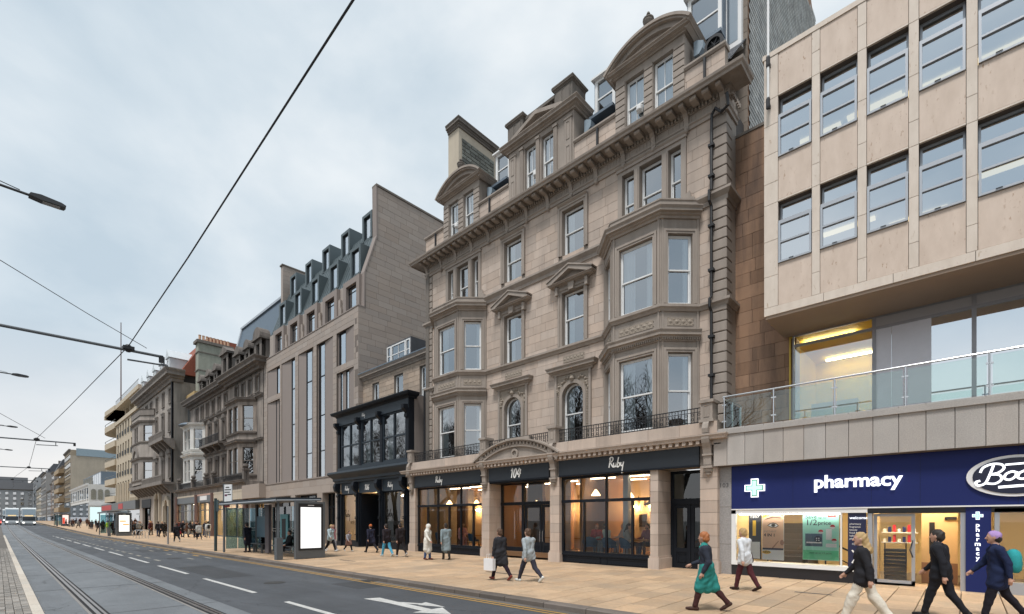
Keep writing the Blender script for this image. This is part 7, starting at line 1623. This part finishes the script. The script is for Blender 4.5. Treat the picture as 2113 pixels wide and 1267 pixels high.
# ================================================================ people: one continuous surface each (distance field meshed on a grid)
LAB = ['skin', 'hair', 'top', 'legs', 'shoes', 'extra', 'dark']
def surf(D, org, h):
    I = D < 0; nx, ny, nz = D.shape
    c = np.zeros((nx - 1, ny - 1, nz - 1), np.int8)
    for i in (0, 1):
        for j in (0, 1):
            for k in (0, 1): c += I[i:nx - 1 + i, j:ny - 1 + j, k:nz - 1 + k]
    A = (c > 0) & (c < 8); idx = -np.ones(A.shape, np.int64); n = int(A.sum()); idx[A] = np.arange(n); cell = np.argwhere(A); acc = np.zeros((n, 3)); cnt = np.zeros(n)
    for ax in range(3):
        o1, o2 = [q for q in range(3) if q != ax]
        for a in (0, 1):
            for b in (0, 1):
                p = cell.copy(); p[:, o1] += a; p[:, o2] += b; q = p.copy(); q[:, ax] += 1
                d0 = D[p[:, 0], p[:, 1], p[:, 2]]; d1 = D[q[:, 0], q[:, 1], q[:, 2]]; m = (d0 < 0) != (d1 < 0)
                t = np.where(m, d0 / np.where(m, d0 - d1, 1), 0); pos = p.astype(float); pos[:, ax] += t; acc[m] += pos[m]; cnt[m] += 1
    V = acc / np.maximum(cnt, 1)[:, None] * h + org; F = []
    for ax in range(3):
        o1, o2 = [(1, 2), (2, 0), (0, 1)][ax]
        sl0 = [slice(None)] * 3; sl1 = [slice(None)] * 3; sl0[ax] = slice(0, -1); sl1[ax] = slice(1, None)
        S = I[tuple(sl0)] != I[tuple(sl1)]; E = np.argwhere(S)
        E = E[(E[:, o1] > 0) & (E[:, o2] > 0) & (E[:, o1] < D.shape[o1] - 1) & (E[:, o2] < D.shape[o2] - 1)]
        q = []
        for a, b in ((-1, -1), (0, -1), (0, 0), (-1, 0)): p = E.copy(); p[:, o1] += a; p[:, o2] += b; q.append(idx[p[:, 0], p[:, 1], p[:, 2]])
        q = np.stack(q, 1); fl = ~I[E[:, 0], E[:, 1], E[:, 2]]; q[fl] = q[fl][:, ::-1]; F.append(q)
    return V, np.concatenate(F)
def cdist(p, a, b, ra, rb):
    ab = b - a; t = np.clip(((p - a) @ ab) / max(1e-9, ab @ ab), 0, 1); return np.linalg.norm(p - a - t[..., None] * ab, axis=-1) - (ra + (rb - ra) * t)
def edist(p, c, r):
    q = (p - c); k0 = np.linalg.norm(q / r, axis=-1); k1 = np.linalg.norm(q / (r * r), axis=-1); return k0 * (k0 - 1) / np.maximum(k1, 1e-6)
def rotv(v, ax, a):
    c, s = math.cos(a), math.sin(a); x, y, z = v
    if ax == 'y': return np.array((c * x + s * z, y, -s * x + c * z))
    if ax == 'z': return np.array((c * x - s * y, s * x + c * y, z))
    return np.array((x, c * y - s * z, s * y + c * z))
def body(hl=25, kl=8, hr=-22, kr=18, al=-22, el=18, ar=24, er=20, lean=3, coat=.22, skirt=0., style='short', bag=None, bulk=1.12, fem=False, hands=True, turn=0, hood=False, hat=False, spread=0.09, abl=10, abr=10, leg=1.):
    """skeleton of tapered limbs, facing +x; returns primitives and the lowest point"""
    P = []; A = lambda *v: np.array(v, float)
    def cone(a, b, ra, rb, l): P.append(('c', np.array(a, float), np.array(b, float), ra, rb, LAB.index(l)))
    def ell(c, r, l): P.append(('e', np.array(c, float), np.array(r, float), 0, 0, LAB.index(l)))
    knees = []
    for s, h, k in ((1, hl, kl), (-1, hr, kr)):
        hip = A(0, s * spread, 0); t = R(h); kn = hip + .43 * A(math.sin(t), 0, -math.cos(t)); t2 = R(h - k); an = kn + .42 * A(math.sin(t2), 0, -math.cos(t2))
        cone(hip, kn, .092 * bulk, .068 * bulk, 'legs'); cone(kn, kn + (an - kn) * .45, .066 * bulk * leg, .064 * leg, 'legs'); cone(kn + (an - kn) * .4, an + (kn - an) * .08, .064 * leg, .057 * leg, 'legs')
        ph = R(max(-50, min(12, (h - k) * .75))) if h - k < -8 else R(max(0, (h - k) * .25)); fd = A(math.cos(ph), 0, math.sin(ph))
        if h > 60: fd = A(1, 0, 0)
        cone(an - fd * .05 + A(0, 0, -.035), an + fd * .09 + A(0, 0, -.05), .043, .04, 'shoes'); cone(an + fd * .09 + A(0, 0, -.05), an + fd * .17 + A(0, 0, -.055), .04, .032, 'shoes'); knees.append((kn, hip))
    U = lambda x, y, z: rotv((x, y, z), 'y', R(lean))
    sw = .17 if fem else .195
    for s in (1, -1):
        cone(A(0, s * .075, .0), U(0, s * .07, .2), .115 * bulk, .1 * bulk, 'legs' if not coat and not skirt else 'top'); cone(U(0, s * .065, .14), U(.0, s * .1, .42), .108 * bulk, .108 * bulk, 'top'); cone(U(0, s * .1, .42), U(-.01, s * sw, .475), .1 * bulk, .075, 'top')
        if fem: ell(U(.085, s * .075, .36), (.06, .07, .065), 'top')
    cone(U(-.02, 0, .4), U(-.01, 0, .5), .1, .075, 'top'); cone(U(-.01, 0, .5), U(.015, 0, .6), .056, .052, 'skin')
    if coat or skirt:
        ln = skirt or coat; l = 'extra' if skirt else 'top'
        for kn, hip in knees: e = hip + (kn - hip) * min(1., ln); cone(hip + A(0, 0, .04), e, .125 * bulk, .115 * bulk, l)
        m = sum((hip + (kn - hip) * min(1, ln) for kn, hip in knees)) / 2; cone(A(0, 0, .08), m, .14 * bulk, .14, l)
        if ln > 1: cone(m, m - A(0, 0, (ln - 1) * .43), .16, .17, l)
    for s, a, e, ab in ((1, al, el, abl), (-1, ar, er, abr)):
        sh = U(-.01, s * (sw + .015), .465); t = R(a); b = R(ab); d = rotv((math.sin(t), s * math.sin(b), -math.cos(t)), 'y', 0); d = d / np.linalg.norm(d); eb = sh + d * .29
        t2 = R(a + e); d2 = A(math.sin(t2), s * math.sin(b) * .3, -math.cos(t2)); d2 /= np.linalg.norm(d2); wr = eb + d2 * .25
        cone(sh, eb, .063 * bulk, .055 * bulk, 'top'); cone(eb, wr, .054 * bulk, .042, 'top')
        kn = wr + d2 * .085; cone(wr, kn, .026, .034, 'skin'); side = A(0, 1, 0) if abs(d2[1]) < .8 else A(1, 0, 0); fw = np.cross(d2, side); fw /= np.linalg.norm(fw); pr = np.cross(fw, d2)
        if hands:
            for i, (o, fl) in enumerate(((-.024, .07), (-.008, .08), (.009, .075), (.025, .06))):
                f0 = kn + fw * o; f1 = f0 + d2 * fl * .55 - pr * s * .006; f2 = f1 + d2 * fl * .4 + (-pr * s) * .02; cone(f0, f1, .0105, .0095, 'skin'); cone(f1, f2, .0095, .008, 'skin')
            t0 = wr + d2 * .03 - fw * .026; t1 = t0 + d2 * .035 - fw * .022; cone(t0, t1, .012, .0105, 'skin'); cone(t1, t1 + d2 * .03 - fw * .004, .0105, .009, 'skin')
        else: cone(kn, kn + d2 * .06, .03, .02, 'skin')
    hc = U(.03, 0, .70); T = lambda x, y, z: hc + rotv((x, y, z), 'z', R(turn))
    ell(hc, (.098, .076, .118), 'skin'); cone(T(.03, 0, -.06), T(.055, 0, -.085), .05, .035, 'skin'); cone(T(.088, 0, .012), T(.112, 0, -.022), .01, .015, 'skin')
    for s in (1, -1): ell(T(.0, s * .078, -.005), (.022, .012, .03), 'skin'); ell(T(.084, s * .032, .018), (.013, .013, .009), 'dark')
    cone(T(.09, .02, -.055), T(.09, -.02, -.055), .009, .009, 'dark') if hands else None
    if not hood: cone(U(.02, .035, .515), U(.02, -.035, .515), .066, .066, 'top')
    if hood: ell(T(-.025, 0, .02), (.125, .11, .145), 'top'); cone(T(-.03, 0, -.05), U(-.03, 0, .52), .1, .12, 'top')
    else:
        ell(T(-.022, 0, .03), (.104, .087, .112), 'extra' if hat else 'hair'); ell(T(-.05, 0, -.02), (.075, .08, .09), 'hair')
        if style == 'long': cone(T(-.06, 0, -.02), U(-.1, 0, .48), .08, .07, 'hair')
        if style == 'bun': ell(T(-.13, 0, .06), (.045, .045, .045), 'hair')
        if style == 'beard': cone(T(.05, .03, -.075), T(.05, -.03, -.075), .032, .032, 'hair')
    if bag == 'pack': cone(U(-.16, 0, .15), U(-.17, 0, .38), .1, .095, 'extra'); cone(U(-.16, .05, .15), U(-.17, .05, .38), .08, .08, 'extra'); cone(U(-.16, -.05, .15), U(-.17, -.05, .38), .08, .08, 'extra')
    if bag == 'scarf': cone(U(.02, .03, .53), U(.02, -.03, .53), .075, .075, 'extra'); cone(U(.09, .04, .5), U(.11, .05, .25), .035, .03, 'extra')
    if bag == 'side': cone(U(.02, -.26, .1), U(.02, -.26, -.08), .07, .1, 'extra'); cone(U(.05, .1, .5), U(.02, -.24, .12), .014, .014, 'extra')
    return P
def person_mesh(P, vox, k=.022):
    lo = np.min([np.minimum(p[1], p[2]) - max(p[3], p[4]) if p[0] == 'c' else p[1] - p[2] for p in P], 0); hi = np.max([np.maximum(p[1], p[2]) + max(p[3], p[4]) if p[0] == 'c' else p[1] + p[2] for p in P], 0)
    org = lo - 3 * vox; n = np.ceil((hi - lo) / vox).astype(int) + 7; D = np.full(n, .5)
    for p in P:
        if p[0] == 'c': a, b = np.minimum(p[1], p[2]) - max(p[3], p[4]), np.maximum(p[1], p[2]) + max(p[3], p[4])
        else: a, b = p[1] - p[2], p[1] + p[2]
        i0 = np.maximum(0, ((a - org) / vox - 4).astype(int)); i1 = np.minimum(n, ((b - org) / vox + 5).astype(int))
        g = np.stack(np.meshgrid(*[np.arange(i0[q], i1[q]) for q in range(3)], indexing='ij'), -1) * vox + org
        d = cdist(g, p[1], p[2], p[3], p[4]) if p[0] == 'c' else edist(g, p[1], p[2])
        s = D[i0[0]:i1[0], i0[1]:i1[1], i0[2]:i1[2]]; kk = min(k, .6 * max(p[3], .012)) if p[0] == 'c' else .008
        h = np.clip(.5 + .5 * (s - d) / kk, 0, 1); s[...] = s * (1 - h) + d * h - kk * h * (1 - h)
    V, F = surf(D, org, vox)
    best = np.full(len(V), 9.); lb = np.zeros(len(V), int)
    for p in P:
        d = cdist(V, p[1], p[2], p[3], p[4]) if p[0] == 'c' else edist(V, p[1], p[2]); m = d < best - (0.001); best[m] = d[m]; lb[m] = p[5]
    # cloth folds and locks of hair
    nr = np.zeros_like(V); fn = np.cross(V[F[:, 2]] - V[F[:, 0]], V[F[:, 3]] - V[F[:, 1]])
    for q in range(4): np.add.at(nr, F[:, q], fn)
    nr /= np.maximum(np.linalg.norm(nr, axis=1), 1e-9)[:, None]; x, y, z = V.T
    fold = np.sin(27 * z + 16 * x + 9 * y + 3 * np.sin(8 * y + 6 * z)) * np.sin(14 * y - 17 * x + 5 * z) + .35 * np.sin(43 * z - 31 * x + 26 * y + 2 * np.sin(12 * x))
    lock = np.sin(90 * y + 30 * z) + .7 * np.sin(70 * x + 55 * z)
    amp = np.where((lb == 2) | (lb == 5), .006, np.where(lb == 3, .005, 0)); V = V + nr * (amp * fold + np.where(lb == 1, .006 * lock, 0))[:, None]
    V[:, 2] -= V[:, 2].min(); return V, F, lb
CL = {}
def cloth(col, rough=.9):
    k = tuple(round(c, 3) for c in col) + (rough,)
    if k not in CL: CL[k] = M('cloth_%d' % len(CL), col, rough, .28, 7, bump=.5, bs=26, spec=.2, grain=.15)
    return CL[k]
SKINS = [M('skin_light', (.50, .29, .21), .55, .06, 12), M('skin_tan', (.36, .2, .13), .55, .06, 12), M('skin_dark', (.085, .045, .03), .5, .06, 12)]
HAIRS = {'dark': M('hair_dark', (.02, .014, .011), .6, .3, 30), 'brown': M('hair_brown', (.08, .04, .02), .6, .3, 30), 'ginger': M('hair_ginger', (.33, .11, .03), .6, .3, 30), 'blond': M('hair_blond', (.4, .27, .12), .6, .3, 30), 'grey': M('hair_grey', (.3, .29, .28), .6, .3, 30)}
MEYE = M('eye_dark', (.03, .02, .02), .3)
BM = {}
def bmesh_of(key, vox, **kw):
    if key not in BM:
        V, F, lb = person_mesh(body(**kw), vox); me = bpy.data.meshes.new('body'); me.from_pydata(V.tolist(), [], F.tolist())
        me.polygons.foreach_set('material_index', lb[F[:, 0]].tolist()); me.polygons.foreach_set('use_smooth', [True] * len(F)); me.update(); BM[key] = me
    return BM[key]
def person(label, x, y, rz, key, vox=.02, height=1.68, top=(.02, .02, .025), legs=(.02, .022, .03), shoes=(.03, .02, .02), extra=(.1, .1, .1), hair='dark', skin=0, z=None, group=None, **kw):
    me = bmesh_of(key, vox, **kw).copy(); s = height / 1.74
    for m in (SKINS[skin], HAIRS[hair], cloth(top), cloth(legs), cloth(shoes, .5), cloth(extra), MEYE): me.materials.append(m)
    o = bpy.data.objects.new('person', me); COL.objects.link(o)
    o.location = (x, y, (pz(y) if z is None else z) + gz(x) + .002); o.rotation_euler = (0, 0, R(rz)); o.scale = (s, s, s)
    return tag(o, label, 'person', group)
N = .013
# passers-by on the pavement (rz: 0 faces right along the street, 180 faces left)
person('woman in a dark coat and red shoes walking with a white shopping bag', -10.55, 10.7, 172, 'p_bag', N, 1.62, (.03, .03, .035), (.02, .012, .02), (.18, .04, .03), hair='brown', hl=24, kl=6, hr=-20, kr=22, coat=.75, al=5, el=6, ar=6, er=8, fem=True)
person('person in pale grey jacket and white trainers beside the woman with the shopping bag', -9.6, 10.95, 176, 'p_trainer', N, 1.66, (.33, .37, .39), (.035, .035, .05), (.6, .62, .6), hair='brown', hl=27, kl=5, hr=-24, kr=24)
person('woman in a long white hooded coat and blue jeans outside the left hotel window', -18.2, 13.65, 20, 'p_coat', N, 1.62, (.66, .65, .6), (.05, .09, .2), (.1, .03, .02), hl=6, kl=2, hr=-5, kr=4, coat=1.15, hood=True, bulk=1.18, fem=True)
person('person in a long blue grey coat beside the woman in the white coat', -17.6, 14.25, 160, 'p_coat2', N, 1.66, (.2, .25, .27), (.03, .025, .02), (.02, .015, .01), hl=10, kl=4, hr=-12, kr=10, coat=1.05, bulk=1.08)
person('person in black jacket and bright blue trousers outside the black shopfront', -21.4, 13.5, 185, 'p_blue', N, 1.66, (.025, .02, .025), (.08, .33, .5), (.4, .45, .45), hl=20, kl=5, hr=-18, kr=18)
person('person all in black with white trainers just behind the one in bright blue trousers', -20.7, 13.85, 176, 'p_black', N, 1.7, (.02, .016, .018), (.018, .016, .018), (.45, .43, .4), hl=16, kl=4, hr=-20, kr=22)
person('person in a dark navy coat with orange cap striding past door 106', -24.6, 14.5, 182, 'p_stride', N, 1.68, (.02, .022, .04), (.015, .015, .02), (.02, .02, .02), (.42, .12, .04), hl=30, kl=6, hr=-28, kr=24, coat=.6, hat=True)
person('adult in a pale blue jacket walking by the white advert panel', -27.2, 13.4, 10, 'p_pale', N, 1.62, (.42, .52, .56), (.02, .02, .022), (.5, .5, .5), hair='blond', hl=26, kl=6, hr=-22, kr=20, fem=True)
person('adult in a pink striped top half hidden behind the one in pale blue', -28.0, 13.9, 12, 'p_pink', N, 1.62, (.5, .2, .26), (.3, .3, .33), (.5, .5, .5), hair='brown', hl=22, kl=5, hr=-24, kr=20, fem=True)
person('small child in a brown skirt with blue backpack beside the adult in pale blue', -26.6, 14.2, 14, 'p_child', N, 1.22, (.3, .3, .34), (.02, .02, .02), (.5, .5, .48), (.22, .13, .11), hair='brown', hl=24, kl=6, hr=-22, kr=20, skirt=.7, bag='pack')
person('ginger haired person in dark jacket and teal skirt in the foreground', -3.9, 10.0, 196, 'p_ginger', N, 1.63, (.03, .035, .05), (.05, .02, .02), (.05, .025, .02), (.03, .22, .2), hair='ginger', hl=18, kl=4, hr=-20, kr=22, skirt=.95, fem=True, al=-14, el=40, ar=16, er=50, bag='scarf', turn=-15)
person('person in a white jacket and dark red trousers walking before the pharmacy posters', -4.2, 13.3, 165, 'p_white', N, 1.62, (.62, .65, .68), (.07, .02, .025), (.03, .015, .012), hair='blond', hl=16, kl=4, hr=-16, kr=16, bulk=1.06, bag='side', extra=(.05, .02, .03))
person('person in a black coat and wide cream trousers in the foreground before the pharmacy door', -1.35, 10.7, 182, 'p_cream', N, 1.64, (.022, .022, .026), (.6, .56, .48), (.5, .47, .42), (.3, .3, .3), hl=22, kl=4, hr=-20, kr=14, leg=1.35, turn=18, bulk=1.15, hair='blond', style='long', fem=True)
person('person in a black puffer jacket and black trousers before the pharmacy column', -.35, 12.1, 168, 'p_puffer', N, 1.66, (.016, .017, .022), (.014, .014, .018), (.015, .015, .015), hl=18, kl=4, hr=-16, kr=18, bulk=1.15, bag='scarf', extra=(.03, .03, .035))
person('person in a lilac woolly hat and dark blue coat wearing a teal backpack', .42, 12.7, 190, 'p_lilac', N, 1.64, (.014, .022, .06), (.015, .014, .02), (.02, .02, .02), (.36, .24, .48), hl=16, kl=4, hr=-18, kr=18, bulk=1.15, hat=True, coat=.5)
tp = MB(); tp.lathe([(.02, 0), (.1, .01), (.145, .05), (.16, .15), (.155, .3), (.12, .39), (.06, .43), (.01, .44)], 0, 0, 18); tpo = inst('backpack', tp.mesh('backpack', cloth((.03, .28, .29)), True), (.62, 12.72, 1.04), None, (.75, 1.0, 1.0)); tag(tpo, 'teal backpack on the person in the lilac hat', 'backpack')
bg_ = MB(); bg_.extz([(-.2, -.06), (.2, -.06), (.2, .06), (-.2, .06)], 0, .36); bo = inst('shopping_bag', bg_.mesh('shopping_bag', M('white_card_bag', (.75, .75, .76), .6)), (-10.75, 10.42, .46)); tag(bo, 'white card shopping bag held by the woman in the dark coat', 'bag')
for yy in (-.05, .05): hd = MB().tube([(-.09, yy, .36), (-.07, yy, .5), (.07, yy, .5), (.09, yy, .36)], .006, 5).build('bag_handle', WHITE); hd.parent = bo
# people further along the street: a few body poses, each with its own clothes
POSES = {'stand': dict(hl=3, kl=2, hr=-3, kr=3, al=4, el=12, ar=-3, er=14), 'phone': dict(hl=5, kl=4, hr=-4, kr=2, al=25, el=95, ar=2, er=12), 'walk': dict(hl=25, kl=6, hr=-22, kr=20), 'coatst': dict(hl=4, kl=3, hr=-4, kr=3, coat=.9, bulk=1.1), 'packw': dict(hl=20, kl=5, hr=-18, kr=18, bag='pack', coat=.3), 'longh': dict(hl=4, kl=2, hr=-6, kr=6, style='long', fem=True, coat=.5)}
TOPS = [((.018, .018, .022), 'black'), ((.025, .03, .05), 'navy'), ((.06, .06, .065), 'charcoal'), ((.3, .3, .29), 'pale grey'), ((.1, .05, .035), 'brown'), ((.07, .02, .022), 'dark red'), ((.02, .02, .022), 'plain black')]
LEGS = [((.03, .05, .11), 'blue jeans'), ((.015, .015, .018), 'black trousers'), ((.06, .05, .045), 'brown trousers'), ((.14, .14, .15), 'grey trousers')]
person('lone walker in a pale jacket and grey trousers with a dark backpack, seen from behind', -56.7, 14.8, 180, 'f_pack', .02, 1.68, (.55, .56, .55), (.2, .21, .22), (.3, .3, .3), (.02, .02, .02), hl=8, kl=3, hr=-8, kr=8, bag='pack')
person('walker in a black coat with a red bag near the bare kerb post', -49.7, 10.6, 185, 'f_w1', .02, 1.68, (.016, .016, .02), (.02, .02, .022), (.4, .4, .4), (.35, .03, .04), hl=30, kl=8, hr=-26, kr=24, bag='side', coat=.6)
person('walker in a pale grey padded jacket and black trousers passing the lit shop', -53.1, 13.1, 182, 'f_wh', .02, 1.66, (.42, .43, .42), (.018, .018, .02), (.2, .18, .17), hl=24, kl=6, hr=-24, kr=24, bulk=1.25)
person('person in a high visibility yellow vest by the second bus shelter', -91, 11.0, 150, 'f_hv', .025, 1.72, (.5, .62, .04), (.2, .1, .04), hl=5, kl=3, hr=-6, kr=6, bulk=1.1)
person('person in a dark coat waiting inside the nearest bus shelter, seen through the glass', -30.6, 10.0, 200, 'f_sh', .018, 1.7, (.02, .022, .035), (.02, .02, .025), hl=3, kl=2, hr=-3, kr=3, coat=.9)
person('person sitting on the bench of the nearest bus shelter beside the advert', -25.6, 10.35, -90, 'f_sit', .018, 1.68, (.02, .022, .024), (.02, .02, .025), hl=86, kl=84, hr=84, kr=80, al=18, el=50, ar=18, er=50, lean=-4)
used_l = set()
def crowd(n, xr, yr, where, zz=None):
    for i in range(n):
        x, y = rng.uniform(*xr), rng.uniform(*yr); k = rng.choice(list(POSES)); (tc_, tn) = rng.choice(TOPS); (lc, ln) = rng.choice(LEGS)
        lab = 'person in %s %s and %s %s' % (tn, 'coat' if 'coat' in POSES[k] else 'jacket', ln, where)
        for extra_w in ('', ', walking' if k in ('walk', 'packw') else ', standing', ', side on', ', shorter', ', taller'):
            if lab + extra_w not in used_l: lab += extra_w; break
        used_l.add(lab)
        person(lab, x, y, rng.choice((0, 180, 90, 200, 30)) + rng.uniform(-20, 20), 'c_' + k, .026, rng.uniform(1.56, 1.8), tc_, lc, hair=rng.choice(('dark', 'dark', 'brown', 'grey', 'blond')), group='passers-by ' + where, **POSES[k])
crowd(15, (-74, -58), (12.2, 16.6), 'in the crowd behind the bicycle hoops')
crowd(8, (-84, -75), (10.5, 12.5), 'inside the second bus shelter')
crowd(10, (-100, -85), (9.8, 16), 'beyond the second bus shelter')
crowd(12, (-150, -100), (9.5, 15), 'far down the pavement')
# guests in the restaurant windows
CH = M('blue_velvet', (.03, .09, .17), .8, .15, 6)
def tub(x, y, rz, lab):
    t = tag(empty('tub_chair', (x, y, .5), R(rz)), lab, 'chair', 'blue tub chairs')
    mb = MB(); mb.lathe([(.02, .36), (.27, .36), (.29, .4), (.27, .46), (.02, .47)], 0, 0, 16); o = mb.build('seat', CH); o.parent = t
    mb = MB(); n = 12; vs = []; fs = []
    for i in range(n + 1):
        a = R(100) + R(160) * i / n; hh = .8 - .22 * (2 * i / n - 1) ** 2
        for rr, zz_ in ((.29, .4), (.34, hh), (.29, hh + .01), (.25, .44)): vs.append((rr * math.cos(a), -rr * math.sin(a), zz_))
    for i in range(n):
        for j in range(4): fs.append((i * 4 + j, i * 4 + (j + 1) % 4, i * 4 + 4 + (j + 1) % 4, i * 4 + 4 + j))
    mb.add(vs, fs); o = mb.build('backrest', CH); o.parent = t
    for a, b in ((.18, .18), (-.18, .18), (.18, -.18), (-.18, -.18)): o = MB().tube([(a * 1.2, b * 1.2, 0), (a, b, .37)], .018, 6).build('leg', BLACK); o.parent = t
for x, y, rz, lab in ((-12.0, 17.75, 120, 'blue tub chair with rounded back, farthest left in the right hotel window'), (-10.9, 17.6, 90, 'blue tub chair back to the glass in the middle of the right hotel window'), (-10.15, 17.7, 60, 'blue tub chair beside the seated woman in grey'), (-8.75, 17.75, 100, 'blue tub chair next to the stone pier of the right hotel window'), (-22.6, 17.9, 90, 'blue tub chair at the left end of the left hotel window'), (-19.7, 17.9, 80, 'large blue tub chair near the plant in the left hotel window')): tub(x, y, rz, lab)
def table(x, y, lab):
    t = tag(empty('cafe_table', (x, y, .5)), lab, 'table')
    for nm, pr, m in (('table_top', [(.02, .7), (.36, .7), (.37, .72), (.36, .74), (.02, .74)], TIMBER), ('pedestal', [(.03, .04), (.03, .7)], BLACK), ('base', [(.22, 0), (.22, .03), (.03, .05)], BLACK)): o = MB().lathe(pr, 0, 0, 18).build(nm, m); o.parent = t
table(-9.35, 17.6, 'small round wooden table in front of the man in the checked shirt'); table(-11.4, 18.2, 'small round wooden table between the guests in the right hotel window'); table(-20.9, 18.2, 'small round wooden table before the woman in pink')
SIT = dict(hl=84, kl=84, hr=86, kr=80, al=22, el=55, ar=24, er=60, lean=6)
def guest(lab, x, y, rz, key, top, legs, skin, hair, **kw):
    d = dict(SIT); d.update(kw); me = bmesh_of(key, .016, **d).copy()
    for m in (SKINS[skin], HAIRS[hair], cloth(top), cloth(legs), cloth((.03, .02, .02), .5), cloth((.3, .3, .3)), MEYE): me.materials.append(m)
    o = bpy.data.objects.new('person', me); COL.objects.link(o); o.location = (x, y, .52); o.rotation_euler = (0, 0, R(rz)); o.scale = (.98,) * 3
    tag(o, lab, 'person')
guest('seated bearded man in a red checked shirt in the right hotel window', -9.45, 18.2, -100, 'g_a', (.25, .1, .12), (.04, .05, .09), 1, 'dark', style='beard')
guest('seated woman in grey, seen from behind, facing the man in the checked shirt', -10.2, 17.75, 20, 'g_b', (.3, .31, .3), (.06, .06, .07), 0, 'dark', style='long', fem=True)
guest('seated man in a pale mint shirt leaning forward in the right hotel window', -11.5, 18.4, -110, 'g_c', (.42, .52, .48), (.2, .24, .28), 2, 'dark', lean=12)
guest('seated woman in red half hidden by the window bar in the right hotel window', -12.0, 18.3, -60, 'g_d', (.4, .06, .06), (.25, .27, .28), 0, 'ginger', fem=True, lean=14)
guest('seated blond woman behind the man in the mint shirt', -10.95, 18.9, -120, 'g_e', (.5, .4, .36), (.3, .3, .32), 0, 'blond', style='long', fem=True)
guest('seated woman in a pale pink suit in profile in the left hotel window', -20.35, 17.6, -20, 'g_f', (.6, .33, .32), (.6, .33, .32), 1, 'dark', style='bun', fem=True, lean=10)
# pendant lamp and a potted plant in the windows
pd = tag(MB().lathe([(.03, .22), (.06, .2), (.08, .12), (.26, .03), (.27, 0), (.2, .01), (.02, .05)], 0, 0, 16).tube([(0, 0, .2), (0, 0, 1.3)], .01, 5).build('pendant_lamp', BLACK), 'black enamel pendant lamp hanging over the table in the right hotel window', 'lamp'); pd.location = (-9.5, 18.4, 2.65)
LEAF = M('pot_plant_leaf', (.06, .14, .03), .6, .3, 8)
def plant(x, y, lab):
    t = tag(empty('potted_plant', (x, y, .5)), lab, 'plant'); o = MB().lathe([(.15, 0), (.2, .3), (.21, .32), (.17, .32)], 0, 0, 14).build('pot', TIMBER); o.parent = t
    mb = MB()
    for i in range(70):
        a = rng.uniform(0, 6.28); e = rng.uniform(.3, 1.4); L_ = rng.uniform(.3, .75); b = Vector((0, 0, .3)); d = Vector((math.cos(a) * math.cos(e), math.sin(a) * math.cos(e), math.sin(e))); tip = b + d * L_; sd_ = Vector((-math.sin(a), math.cos(a), 0)) * .05; m_ = b + d * L_ * .65 + Vector((0, 0, .04))
        mb.add([tuple(b), tuple(m_ + sd_), tuple(tip), tuple(m_ - sd_)], [(0, 1, 2, 3)])
    o = mb.build('foliage', LEAF); o.parent = t
plant(-18.35, 17.6, 'leafy potted plant at the right end of the left hotel window')
